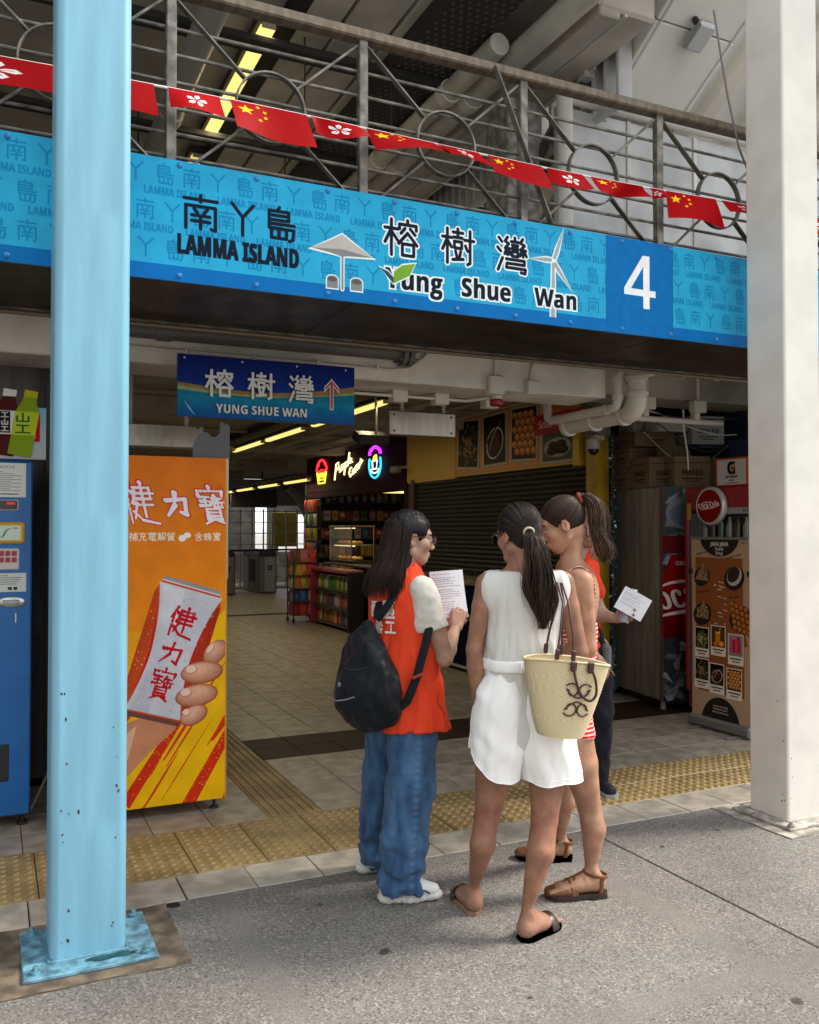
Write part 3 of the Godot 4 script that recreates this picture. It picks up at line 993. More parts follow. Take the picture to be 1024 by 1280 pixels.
func columns() -> void:
	var blue := mat(L(0.235, 0.53, 0.71), 0.42, 0.0, "brush", 0.9, "fine_n", 0.10)
	var white := mat(L(0.78, 0.76, 0.70), 0.65, 0.0, "paint", 0.7, "grime_n", 0.16)
	var rust := mat(L(0.12, 0.07, 0.05), 0.9, 0.0, "grime", 3.0)
	var dark_paint := mat(L(0.02, 0.12, 0.14), 0.5, 0.0, "grime", 3.0)
	var rng := RandomNumberGenerator.new(); rng.seed = 9
	for k in 2:
		var t: Node3D
		var w := 0.262
		if k == 0:
			t = thing("column", "square pale blue painted steel column on a bolted base plate at the left", "column", Vector3(0.322, 0, -3.531))
		else:
			t = thing("column", "square white rough painted column at the right edge, lit on its front", "column", Vector3(3.905, 0, -3.52))
		var m: Material = blue if k == 0 else white
		# a rolled hollow section with rounded corners
		var poly := PackedVector2Array()
		var cr := 0.032 if k == 0 else 0.014
		for c in 4:
			var o := Vector2([1, -1, -1, 1][c], [1, 1, -1, -1][c]) * (w * 0.5 - cr)
			for a in 6:
				poly.append(o + Vector2(cr, 0).rotated(PI / 2 * c + PI / 2 * a / 5.0))
		var sh := MB.new()
		var n := poly.size()
		for i in n:
			var p := poly[i]; var q := poly[(i + 1) % n]
			var np := Vector2.ZERO; var nq := Vector2.ZERO
			var ip := i % 6; var iq := (i + 1) % n % 6
			np = Vector2(1, 0).rotated(PI / 2 * (i / 6) + PI / 2 * ip / 5.0); nq = Vector2(1, 0).rotated(PI / 2 * (((i + 1) % n) / 6) + PI / 2 * iq / 5.0)
			for y in 12:
				var y0 := 0.018 + 0.44 * y; var y1 := 0.018 + 0.44 * (y + 1)
				sh.tri(Vector3(p.x, y0, p.y), Vector3(q.x, y0, q.y), Vector3(q.x, y1, q.y), Vector3(np.x, 0, np.y), Vector3(nq.x, 0, nq.y), Vector3(nq.x, 0, nq.y))
				sh.tri(Vector3(p.x, y0, p.y), Vector3(q.x, y1, q.y), Vector3(p.x, y1, p.y), Vector3(np.x, 0, np.y), Vector3(nq.x, 0, nq.y), Vector3(np.x, 0, np.y))
		sh.box(Vector3(0, 5.31, 0), Vector3(w - 0.06, 0.02, w - 0.06))
		part(t, "shaft", sh, m)
		var pm := mat(L(0.22, 0.50, 0.66), 0.5, 0.0, "grime", 2.3, "grime_n", 0.8) if k == 0 else mat(L(0.62, 0.58, 0.52), 0.7, 0.0, "grime", 2.0, "grime_n", 0.8)
		part(t, "base_plate", bx(Vector3(0.006 if k == 0 else 0.02, 0.0135, 0.026 if k == 0 else 0.01), Vector3(0.452, 0.016, 0.405), 0.004), pm)
		# weld bead round the foot
		var bead := PackedVector3Array()
		for i in 28:
			var a := i / 28.0 * 4.0
			var s := int(a); var f := a - s
			var c0: Vector2 = [Vector2(-1, -1), Vector2(1, -1), Vector2(1, 1), Vector2(-1, 1)][s]; var c1: Vector2 = [Vector2(1, -1), Vector2(1, 1), Vector2(-1, 1), Vector2(-1, -1)][s]
			var c := c0.lerp(c1, f) * (w * 0.5 + 0.002)
			bead.append(Vector3(c.x, 0.022, c.y))
		part(t, "weld", MB.new().tube(bead, 0.008, 6, true), pm)
		for s in [[-1, -1], [1, -1], [1, 1], [-1, 1]]:
			var bo := MB.new()
			var at := Vector3(s[0] * 0.185 + 0.006, 0.021, s[1] * 0.165 + 0.026)
			bo.cyl(at, at + Vector3(0, 0.012, 0), 0.019, -1, 6)
			bo.cyl(at + Vector3(0, 0.012, 0), at + Vector3(0, 0.026, 0), 0.009, -1, 8)
			part(t, "bolt", bo, pm)
		# paint chips that bare dark metal along the corners
		var chip := MB.new()
		for i in (20 if k == 0 else 16):
			var y := pow(rng.randf(), 3.0) * 1.1 + 0.08
			var sx := -1.0 if rng.randf() < 0.55 else 1.0
			var sz := rng.randf_range(0.003, 0.008) * (1.0 if k == 0 else 0.7)
			var at := Vector3(sx * (w * 0.5 - cr - absf(rng.randfn(0, 0.02))), y, w * 0.5 + 0.0006)
			if k == 1 and i % 2:
				at = Vector3(-w * 0.5 - 0.0006, y, w * 0.5 - cr - absf(rng.randfn(0, 0.03)))
			var pp := PackedVector2Array()
			for a in 7:
				pp.append(Vector2(sz * rng.randf_range(0.5, 1.1), 0).rotated(TAU * a / 7) * Vector2(0.7, 1.2))
			chip.prism(pp, 0.0004, Transform3D(Basis.IDENTITY if k == 0 or i % 2 == 0 else Basis(Vector3.UP, -PI / 2), at))
		var ch := part(t, "chipped_spots", chip, rust)
		ch.set_meta("kind", "stuff")
		if k == 0:
			var pt := PackedVector2Array()
			for a in 22:
				pt.append(Vector2((0.085 + 0.02 * sin(a * 2.3)) * cos(TAU * a / 22), (0.020 + 0.006 * sin(a * 1.7 + 1)) * sin(TAU * a / 22)))
			part(t, "dark_paint_patch", MB.new().prism(pt, 0.0015, Transform3D(Basis(Vector3.RIGHT, -PI / 2), Vector3(0.075, 0.0222, 0.168))), dark_paint)

# ---------------------------------------------------------------- concrete frame below the deck
func lower_structure() -> void:
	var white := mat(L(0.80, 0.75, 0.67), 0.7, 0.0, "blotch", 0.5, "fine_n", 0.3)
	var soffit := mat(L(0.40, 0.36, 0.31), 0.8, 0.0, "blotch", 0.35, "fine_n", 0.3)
	var brown := mat(L(0.060, 0.048, 0.038), 0.38, 0.3, "grime", 0.7, "paint_n", 0.3)
	var grey := mat(L(0.20, 0.19, 0.18), 0.7, 0.0, "streak", 0.5)
	# dark clad beam behind the sign board: bottom, and a lip along its inner edge
	var t := thing("fascia_beam", "dark brown metal clad beam under the blue pier sign", "beam", Vector3(1.5, 2.6, -4.2))
	for i in 7:
		part(t, "cladding_panel", bx(Vector3(-4.5 + 1.802 * i, 0.24, 0), Vector3(1.798, 0.475, 0.76), 0.004), brown)
	part(t, "edge_lip", bx(Vector3(0, -0.008, -0.39), Vector3(13, 0.03, 0.025), 0.003), mat(L(0.30, 0.25, 0.19), 0.4, 0.5, "grime", 1.0))
	var rail := MB.new().cyl(Vector3(-6, -0.028, -0.345), Vector3(6, -0.028, -0.345), 0.012, -1, 8)
	part(t, "cable_pipe", rail, mat(L(0.16, 0.12, 0.08), 0.5, 0.4))
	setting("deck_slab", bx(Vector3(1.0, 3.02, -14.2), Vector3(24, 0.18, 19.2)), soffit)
	tag(setting("concrete_beam", bx(Vector3(1.98, 2.715, -5.42), Vector3(4.06, 0.43, 0.44), 0.008), white), "white painted concrete beam with conduits behind the dark sign beam", "beam")
	tag(setting("concrete_beam", bx(Vector3(6.1, 2.83, -6.05), Vector3(4.1, 0.36, 0.45), 0.008), mat(L(0.45, 0.42, 0.38), 0.75, 0.0, "blotch", 0.5)), "grey white concrete beam above the cardboard boxes at the right", "beam")
	for z in [-9.5, -13.5, -17.5, -21.0]:
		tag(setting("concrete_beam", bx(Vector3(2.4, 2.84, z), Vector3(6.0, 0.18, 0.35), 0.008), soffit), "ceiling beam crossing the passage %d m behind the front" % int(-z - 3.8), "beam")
	for o in get_children():
		if String(o.name).begins_with("concrete_beam"):
			o.remove_meta("kind")
	# walls
	solo("wall", bx(Vector3(0.25, 1.45, -14.5), Vector3(0.2, 2.95, 16.6)), white, "pale painted side wall of the passage behind the orange machine", "wall")
	var gw := thing("panel_wall", "grey panelled wall behind and above the blue vending machine", "wall", Vector3(-1.1, 0, -6.02))
	part(gw, "wall_board", bx(Vector3(0, 1.3, -0.06), Vector3(2.9, 2.6, 0.1)), grey)
	part(gw, "cornice", bx(Vector3(0, 2.68, 0), Vector3(2.95, 0.16, 0.25), 0.01), mat(L(0.13, 0.12, 0.11), 0.7, 0.0, "grime", 0.8))
	part(gw, "corner_post", bx(Vector3(1.42, 1.45, 0.02), Vector3(0.06, 2.9, 0.14), 0.004), mat(L(0.07, 0.065, 0.06), 0.6))
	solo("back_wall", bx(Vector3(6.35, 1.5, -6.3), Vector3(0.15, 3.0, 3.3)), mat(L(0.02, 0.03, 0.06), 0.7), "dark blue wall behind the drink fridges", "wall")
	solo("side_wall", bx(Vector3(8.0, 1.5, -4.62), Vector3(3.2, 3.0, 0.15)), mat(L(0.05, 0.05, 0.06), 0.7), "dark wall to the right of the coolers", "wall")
	# end of the passage: columns, a bright opening with a fence and yellow boards
	solo("left_wing", bx(Vector3(-3.9, 4.0, 3.2), Vector3(0.4, 8.0, 14.0)), mat(L(0.30, 0.29, 0.27), 0.8, 0.0, "blotch", 0.4), "plain grey wing wall of the pier to the left of the pavement", "wall")
	solo("side_gable", bx(Vector3(12.6, 1.5, -15.0), Vector3(0.2, 3.0, 24.0)), white, "outer wall behind the row of shops", "wall")
	var ew := thing("end_wall", "dim wall at the far end of the passage with two bright openings", "wall", Vector3(6.4, 0, -25.6))
	for e in [[-6.3, 0.55, 0.0, 3.0], [0.95, 1.25, 0.0, 3.0], [2.1, 6.3, 0.0, 3.0], [0.55, 0.95, 0.0, 0.9], [1.25, 2.1, 0.0, 0.9], [0.55, 0.95, 2.2, 3.0], [1.25, 2.1, 2.0, 3.0]]:
		part(ew, "wall_panel", bx(Vector3((e[0] + e[1]) / 2, (e[2] + e[3]) / 2, 0), Vector3(e[1] - e[0], e[3] - e[2], 0.2)), mat(L(0.13, 0.125, 0.11), 0.8, 0.0, "grime", 0.3))

func beam_between(st: MB, a: Vector3, b: Vector3, w: float, d: float, bev := 0.0) -> void:
	st.bar(a, b, w, d, bev)

# ---------------------------------------------------------------- upper deck and roof
func upper_structure() -> void:
	var ceil_m := mat(L(0.55, 0.53, 0.49), 0.8, 0.0, "blotch", 0.4)
	var lightc := mat(L(0.74, 0.72, 0.66), 0.75, 0.0, "blotch", 0.4)
	var black := mat(L(0.03, 0.03, 0.03), 0.6)
	var cream := mat(L(0.88, 0.87, 0.83), 0.7, 0.0, "paint", 0.4)
	var greyp := mat(L(0.62, 0.63, 0.64), 0.65, 0.0, "blotch", 0.5)
	setting("upper_ceiling", bx(Vector3(-1.6, 5.16, -10.2), Vector3(11.4, 0.2, 13.0)), ceil_m)
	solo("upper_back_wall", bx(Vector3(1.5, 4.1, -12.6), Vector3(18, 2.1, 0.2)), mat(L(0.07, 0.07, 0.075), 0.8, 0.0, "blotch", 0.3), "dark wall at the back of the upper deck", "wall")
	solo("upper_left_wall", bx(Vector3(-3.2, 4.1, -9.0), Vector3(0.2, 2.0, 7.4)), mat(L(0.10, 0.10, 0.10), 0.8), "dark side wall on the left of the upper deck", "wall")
	# ceiling boards between the services, all running back from the front
	var boards := [[1.95, 0.34], [2.31, 0.33], [2.62, 0.24]]
	for i in 3:
		solo("ceiling_board", bx(Vector3(boards[i][0], 5.03, -8.2), Vector3(boards[i][1], 0.05, 8.6), 0.01), lightc, ["pale ceiling board of the upper deck beside the lamps", "pale ceiling board of the upper deck, middle one", "pale ceiling board of the upper deck beside the dark duct"][i], "ceiling board")
	var duct := thing("ventilation_duct", "dark perforated air duct under the upper ceiling", "air duct", Vector3(2.80, 4.9, -8.0))
	part(duct, "casing", bx(Vector3(0, 0.06, 0), Vector3(0.46, 0.12, 8.0), 0.01), mat(L(0.035, 0.035, 0.036), 0.6))
	var holes := MB.new()
	for j in 90:
		for i in 7:
			holes.box(Vector3(-0.18 + 0.06 * i + (0.03 if j % 2 else 0.0), -0.004, 3.9 - 0.06 * j), Vector3(0.024, 0.006, 0.024))
	part(duct, "perforations", holes, mat(L(0.09, 0.09, 0.09), 0.5)).set_meta("kind", "stuff")
	# two white service pipes
	for k in 2:
		var x: float = [3.06, 3.25][k]
		var p := thing("service_pipe", ["white service pipe with an open elbow under the upper ceiling", "second white service pipe under the upper ceiling, beside the concrete beam"][k], "pipe", Vector3(x, 4.82, -8.0))
		var r: float = [0.075, 0.085][k]
		part(p, "pipe", MB.new().cyl(Vector3(0, 0, 4.2 if k else 2.9), Vector3(0, 0, -4.4), r, -1, 16), lightc)
		for j in 5:
			part(p, "coupling", MB.new().cyl(Vector3(0, 0, 2.2 - 1.35 * j), Vector3(0, 0, 2.1 - 1.35 * j), r + 0.014, -1, 16), cream)
		part(p, "hanger", MB.new().cyl(Vector3(0, 0, 2.15), Vector3(0, 0.3, 2.15), 0.008, -1, 6), black)
		part(p, "hanger", MB.new().cyl(Vector3(0, 0, -0.55), Vector3(0, 0.3, -0.55), 0.008, -1, 6), black)
	# big sloping concrete girder and the plates beside it
	var g := thing("roof_girder", "broad pale concrete girder running back under the upper roof", "beam", Vector3(3.58, 4.98, -8.0))
	part(g, "web", bx(Vector3(0, 0.30, 0), Vector3(0.44, 1.0, 7.2), 0.02), mat(L(0.66, 0.62, 0.55), 0.8, 0.0, "blotch", 0.4))
	part(g, "flange", bx(Vector3(-0.14, -0.22, 0), Vector3(0.16, 0.06, 7.2), 0.01), mat(L(0.58, 0.55, 0.49), 0.8, 0.0, "blotch", 0.4))
	part(g, "conduit", MB.new().cyl(Vector3(-0.02, -0.215, 3.6), Vector3(-0.02, -0.215, -3.6), 0.012, -1, 8), lightc)
	part(g, "conduit", MB.new().cyl(Vector3(0.19, -0.215, 3.0), Vector3(0.19, -0.215, -3.6), 0.012, -1, 8), lightc)
	part(g, "junction_box", bx(Vector3(0.19, -0.225, 2.9), Vector3(0.09, 0.05, 0.09), 0.008), lightc)
	# louvres beside the girder
	var lv := thing("louvre_screen", "row of grey vertical louvre fins beside the concrete girder", "louvre", Vector3(3.86, 4.75, -6.4))
	var fin := bx(Vector3(0, 0.3, 0), Vector3(0.12, 1.2, 0.035), 0.006).mesh()
	for i in 22:
		part(lv, "fin", fin, greyp, Vector3(0.004 * i, 0, 1.6 - 0.14 * i))
	part(lv, "backing_plate", bx(Vector3(0.16, 0.3, -1.3), Vector3(0.03, 1.3, 3.0)), mat(L(0.17, 0.17, 0.175), 0.7))
	part(lv, "rail", MB.new().cyl(Vector3(-0.02, -0.3, 1.6), Vector3(0.04, -0.3, -1.6), 0.03, -1, 8), greyp)
	# roof boards that fall inwards, above the right end
	var dir := Vector3(0, 0.53, 0.85)
	var nrm := Vector3(0, -0.85, 0.53)
	var bsr := Basis(Vector3.RIGHT, -nrm, dir)
	var rb := thing("roof_board", "wide cream sloping roof board with two floodlights' wiring seams", "roof board", Vector3(4.28, 4.64, -5.0))
	rb.set_meta("label", "cream sloping boxed roof beam that carries the nearer floodlight")
	part(rb, "panel", bx(Vector3(0, 0.2, 1.7), Vector3(0.69, 0.4, 2.35), 0.006), cream).transform = Transform3D(bsr, Vector3.ZERO) * Transform3D.IDENTITY
	part(rb, "panel", bx(Vector3(0, 0.2, -0.85), Vector3(0.69, 0.4, 2.73), 0.006), cream).transform = Transform3D(bsr, Vector3.ZERO)
	part(rb, "side_seam", bx(Vector3(-0.31, -0.003, 0.4), Vector3(0.012, 0.008, 4.8)), greyp).transform = Transform3D(bsr, Vector3.ZERO)
	part(rb, "side_seam", bx(Vector3(0.31, -0.003, 0.4), Vector3(0.012, 0.008, 4.8)), greyp).transform = Transform3D(bsr, Vector3.ZERO)
	part(rb, "side_plate", bx(Vector3(-0.44, 0.22, 0.4), Vector3(0.17, 0.03, 5.2)), mat(L(0.24, 0.24, 0.24), 0.8, 0.0, "blotch", 0.5)).transform = Transform3D(bsr, Vector3.ZERO)
	var up := thing("roof_canopy", "bright cream ribbed roof surface at the upper right", "roof", Vector3(7.4, 5.35, -5.6))
	part(up, "roof_sheet", bx(Vector3(0, 0.2, 0), Vector3(5.0, 0.1, 8.0)), cream).transform = Transform3D(bsr, Vector3.ZERO)
	for i in 6:
		part(up, "rib", bx(Vector3(-2.2 + 0.5 * i, 0.10, 0), Vector3(0.14, 0.12, 8.0), 0.01), mat(L(0.76, 0.73, 0.66), 0.7, 0.0, "paint", 0.4)).transform = Transform3D(bsr, Vector3.ZERO)
	var fl := thing("floodlight", "square grey floodlight under the cream roof beam", "floodlight")
	fl.transform = Transform3D(bsr, Vector3(4.28, 4.64, -5.0)) * Transform3D(Basis.IDENTITY, Vector3(0.0, -0.02, 0.52))
	part(fl, "housing", bx(Vector3(0, -0.03, 0), Vector3(0.16, 0.05, 0.20), 0.015), mat(L(0.42, 0.43, 0.44), 0.4, 0.5))
	part(fl, "lens", bx(Vector3(0, -0.058, 0), Vector3(0.13, 0.012, 0.17), 0.005), mat(L(0.55, 0.57, 0.6), 0.2))
	part(fl, "bracket", bx(Vector3(0, 0.0, 0), Vector3(0.05, 0.04, 0.05)), mat(L(0.3, 0.3, 0.3), 0.5))
	part(fl, "cable_gland", MB.new().cyl(Vector3(-0.09, 0, 0.08), Vector3(-0.09, -0.03, 0.08), 0.022, -1, 10), black)
	var f2 := copy(fl, Vector3.ZERO, "second grey floodlight, on the ribbed roof at the upper right")
	f2.transform = Transform3D(bsr, Vector3(7.4, 5.35, -5.6)) * Transform3D(Basis.IDENTITY, Vector3(-1.75, 0.02, 1.1))
	# grey screen wall behind the right part of the railing
	var sw := thing("screen_wall", "light grey panelled wall behind the right half of the railing", "wall", Vector3(5.6, 3.11, -5.1))
	for i in 7:
		part(sw, "panel", bx(Vector3(-1.79 + 0.62 * i, 0.69, 0), Vector3(0.612, 1.38, 0.04), 0.006), greyp)
		part(sw, "cover_strip", bx(Vector3(-1.48 + 0.62 * i, 0.69, 0.027), Vector3(0.035, 1.38, 0.012), 0.003), lightc)
	part(sw, "top_pipe", MB.new().cyl(Vector3(-2.1, 1.43, 0.05), Vector3(2.6, 1.43, 0.05), 0.04, -1, 10), lightc)
	solo("downpipe", MB.new().cyl(Vector3(3.5, 3.11, -4.98), Vector3(3.5, 4.5, -4.98), 0.055, -1, 14), lightc, "white vertical downpipe at the left end of the grey screen wall", "pipe")
	solo("upper_side_wall", bx(Vector3(4.9, 4.1, -9.2), Vector3(0.2, 2.1, 7.0)), mat(L(0.20, 0.20, 0.20), 0.8), "grey side wall at the right end of the upper deck", "wall")
	var sp := thing("stained_pillar", "grey pillar with dark stains behind the third railing post", "pillar", Vector3(3.28, 3.11, -5.3))
	part(sp, "shaft", bx(Vector3(0, 0.7, 0), Vector3(0.26, 1.4, 0.3), 0.01), mat(L(0.30, 0.29, 0.27), 0.8, 0.0, "grime", 1.6))
	# odds and ends that hang under the upper ceiling
	for i in 4:
		var cr := solo("cable_tray", bx(Vector3(1.2, 4.88, -5.9 - 1.6 * i), Vector3(5.2, 0.05, 0.16), 0.006), black, "black cable tray crossing under the upper ceiling, number %s from the front" % ["one", "two", "three", "four"][i], "cable tray")
	for i in 9:
		var x: float = [0.7, 1.05, 1.95, 2.3, 2.62, 0.9, 2.1, 1.35, 2.5][i]
		var z: float = [-5.9, -7.5, -5.9, -7.5, -5.9, -9.1, -9.1, -7.5, -9.1][i]
		solo("hanger_rod", MB.new().cyl(Vector3(x, 4.4, z), Vector3(x, 5.06, z), 0.007, -1, 6), black, "thin black hanger rod under the upper ceiling", "rod", Vector3.ZERO, Basis.IDENTITY, "hanger rods under the upper ceiling")
	var gp := thing("grey_pipe", "long grey drain pipe behind the railing beside the blue column", "pipe", Vector3(1.22, 4.8, -8.0))
	part(gp, "pipe", MB.new().cyl(Vector3(0, 0, 3.2), Vector3(0, 0, -4.4), 0.09, -1, 14), mat(L(0.42, 0.42, 0.42), 0.6))
	part(gp, "coupling", MB.new().cyl(Vector3(0, 0, 0.9), Vector3(0, 0, 1.05), 0.105, -1, 14), mat(L(0.38, 0.38, 0.38), 0.6))

# ---------------------------------------------------------------- pier sign, railing, bunting
func sign_board() -> void:
	var light := Color(0.17, 0.65, 0.82); var strip := Color(0.02, 0.43, 0.71); var ghost := Color(0.07, 0.52, 0.72); var ink := Color(0.055, 0.10, 0.17)
	var W := 2044; var P := 520.0       # pixels for a metre; the sheet starts at x = -1.0
	var t := thing("pier_sign", "long blue pier sign board with LAMMA ISLAND, Yung Shue Wan and the number 4", "sign", Vector3(1.6, 2.6, -3.8))
	var cv := Cv.new(W, 268, light)
	var pattern := func(c: Cv, x0: float, x1: float) -> void:
		var pit := 178.0
		for row in 3:
			var y := 13.0 + row * 82.0
			var x: float = x0 - pit + [0.0, 78.0, 22.0][row]
			while x < x1:
				c.glyph("南", x, y, 44, 44, 4.0, ghost); c.glyph("丫", x + 58, y, 44, 44, 4.0, ghost); c.glyph("島", x + 116, y, 46, 46, 4.0, ghost)
				x += pit
			x = x0 - 190.0 + [40.0, 130.0, 70.0][row]
			while x < x1 and row < 2:
				c.text("LAMMA ISLAND", x, y + 69, 16, ghost, 0.80, true, 0.5)
				x += 160.0
	pattern.call(cv, 0.0, 2044.0)
	cv.rect(0, 234, W, 40, strip)
	var X := func(v: float) -> float: return (v + 1.0) * P
	var Y := func(v: float) -> float: return (3.115 - v) * P
	for e in [["南", 0.705, 0.175], ["丫", 0.905, 0.14], ["島", 1.055, 0.165]]:
		cv.glyph(e[0], X.call(e[1]), Y.call(2.982), e[2] * P, 0.15 * P, 8.0, ink)
	cv.text("LAMMA ISLAND", X.call(0.697), Y.call(2.722), 41, ink, 0.655, true, 1.6)
	# parasol with two stools
	var white := Color(0.93, 0.95, 0.95); var gy := Color(0.52, 0.53, 0.53)
	var ap := Vector2(X.call(1.44), Y.call(2.905)); var l := Vector2(X.call(1.285), Y.call(2.825)); var r := Vector2(X.call(1.597), Y.call(2.815))
	for k in 2:
		var c1: Color = white if k == 0 else gy
		var g := 4.0 if k == 0 else 0.0
		cv.line(PackedVector2Array([ap + Vector2(0, 20), Vector2(ap.x, Y.call(2.652))]), 11.0 - 6.0 * k, c1)
		cv.poly(PackedVector2Array([ap + Vector2(0, -g), ap + Vector2(30, 19 - g), r + Vector2(g * 1.6, g), Vector2(ap.x + 2, ap.y + 52 + g), l + Vector2(-g * 1.6, g), ap + Vector2(-34, 20 - g)]), c1)
		for s in [[1.365, 1.418], [1.482, 1.538]]:
			var x0: float = X.call(s[0]); var x1: float = X.call(s[1])
			cv.rect(x0 - g * 0.7, Y.call(2.692), x1 - x0 + g * 1.4, 21 + g * 0.7, c1); cv.ell((x0 + x1) / 2, Y.call(2.692), (x1 - x0) / 2 + g * 0.7, 9 + g * 0.7, c1)
			if k:
				cv.ell((x0 + x1) / 2, Y.call(2.693), (x1 - x0) / 2 - 2, 6, Color(0.36, 0.36, 0.36))
	cv.poly(PackedVector2Array([ap, ap + Vector2(30, 19), r, Vector2(ap.x, ap.y + 40), l, ap + Vector2(-34, 20)]), Color(0.74, 0.72, 0.70))
	cv.poly(PackedVector2Array([ap + Vector2(0, 36), r + Vector2(-3, 0), Vector2(ap.x + 40, ap.y + 46), Vector2(ap.x, ap.y + 54), Vector2(ap.x - 40, ap.y + 46), l + Vector2(3, 0)]), gy)
	# wind turbine
	var hub := Vector2(X.call(2.598), Y.call(2.933))
	for k in 2:
		var c1: Color = white if k == 0 else Color(0.62, 0.68, 0.70)
		var g := 4.0 if k == 0 else 0.0
		cv.poly(PackedVector2Array([hub + Vector2(-4 - g, 0), hub + Vector2(4 + g, 0), Vector2(X.call(2.595) + 6 + g, Y.call(2.64)), Vector2(X.call(2.585) - 2 - g, Y.call(2.64))]), c1)
		for e in [Vector2(X.call(2.668), Y.call(3.115) - 6), Vector2(X.call(2.44), Y.call(2.925)), Vector2(X.call(2.722), Y.call(2.775))]:
			var d: Vector2 = (e - hub).normalized(); var n := d.orthogonal()
			cv.poly(PackedVector2Array([hub - n * (5 + g), hub + (e - hub) * 0.3 - n * (7 + g), e, hub + (e - hub) * 0.3 + n * (4 + g), hub + n * (4 + g)]), c1)
		cv.ell(hub.x, hub.y, 9 - 3 * k, 9 - 3 * k, white if k else c1)
	# outlined name
	for e in [["榕", 1.648, 0.175], ["樹", 1.955, 0.175], ["灣", 2.262, 0.18]]:
		for k in 2:
			cv.glyph(e[0], X.call(e[1]), Y.call(3.02), e[2] * P, 0.178 * P, 17.0 - 8.5 * k, white if k == 0 else ink)
	cv.text("Yung", X.call(1.655), Y.call(2.688), 47, white, 1.0, true, 5.0); cv.text("Shue", X.call(2.063), Y.call(2.690), 46, white, 1.0, true, 5.0); cv.text("Wan", X.call(2.483), Y.call(2.692), 46, white, 1.0, true, 5.0)
	cv.text("Yung", X.call(1.655), Y.call(2.688), 47, ink, 1.0, true, 0.8); cv.text("Shue", X.call(2.063), Y.call(2.690), 46, ink, 1.0, true, 0.8); cv.text("Wan", X.call(2.483), Y.call(2.692), 46, ink, 1.0, true, 0.8)
	var lf := Vector2(X.call(1.70), Y.call(2.735))
	for k in 2:
		var g := 4.0 if k == 0 else 0.0
		cv.poly(PackedVector2Array([lf + Vector2(-2, 14 + g), lf + Vector2(-38 - g, -22 - g), lf + Vector2(-16, -14 - g), lf + Vector2(2 + g, 2)]), white if k == 0 else Color(0.20, 0.30, 0.42))
		cv.poly(PackedVector2Array([lf + Vector2(-2, 14 + g), lf + Vector2(0 - g, -16), lf + Vector2(22, -34 - g), lf + Vector2(58 + g, -42 - g), lf + Vector2(42, -10 + g), lf + Vector2(16, 4 + g)]), white if k == 0 else Color(0.47, 0.66, 0.22))
	cv.wear(0.05, 4, 0.012)
	var skin := printed(cv.tex(), 0.55)
	var back := mat(L(0.05, 0.2, 0.4), 0.5)
	var rim := mat(L(0.02, 0.20, 0.50), 0.4)
	# boards, each with its print in front
	var brd := part(t, "panel", bx(Vector3(-1.6 + 0.965, 0.2575, -0.012), Vector3(3.926, 0.513, 0.022), 0.003), back)
	part(brd, "print", face(3.93, 0.515), skin, Vector3(-1.6 + 0.965, 0.2575, 0.001))
	var c2 := Cv.new(1100, 268, light)
	pattern.call(c2, 40.0, 1100.0)
	c2.rect(0, 234, 1100, 40, strip)
	c2.wear(0.05, 9, 0.012)
	var s2 := printed(c2.tex(), 0.55)
	for k in 2:
		var b2 := part(t, "panel", bx(Vector3(-1.6 + 3.383 + 1.05 + 2.1 * k, 0.2575, -0.012), Vector3(2.096, 0.513, 0.022), 0.003), back)
		part(b2, "print", face(2.096, 0.515), s2, Vector3(-1.6 + 3.383 + 1.05 + 2.1 * k, 0.2575, 0.001))
	var b3 := part(t, "panel", bx(Vector3(-1.6 - 2.3, 0.2575, -0.012), Vector3(2.596, 0.513, 0.022), 0.003), back)
	part(b3, "print", face(2.596, 0.515), s2, Vector3(-1.6 - 2.3, 0.2575, 0.001))
	var c4 := Cv.new(236, 268, Color(0.02, 0.43, 0.70))
	c4.text("4", 118, 190, 148, Color(0.95, 0.96, 0.97), 1.0, false, 2.0, 1)
	c4.wear(0.05, 2, 0.02)
	var b4 := part(t, "number_panel", bx(Vector3(-1.6 + 3.156, 0.2575, -0.012), Vector3(0.45, 0.515, 0.024), 0.003), back)
	part(b4, "print", face(0.45, 0.515), printed(c4.tex(), 0.55), Vector3(-1.6 + 3.156, 0.2575, 0.002))
	var dome := MB.new().lathe(PackedVector2Array([Vector2(0.013, 0), Vector2(0.012, 0.004), Vector2(0.008, 0.008), Vector2(0, 0.0095)]), 10, Vector3.ZERO, Basis(Vector3.RIGHT, PI / 2)).mesh()
	for i in 22:
		part(t, "rivet", dome, rim, Vector3(-1.6 - 2.96 + 0.333 * i, 0.024, 0.001))
		part(t, "rivet", dome, rim, Vector3(-1.6 - 2.96 + 0.333 * i, 0.494, 0.001))

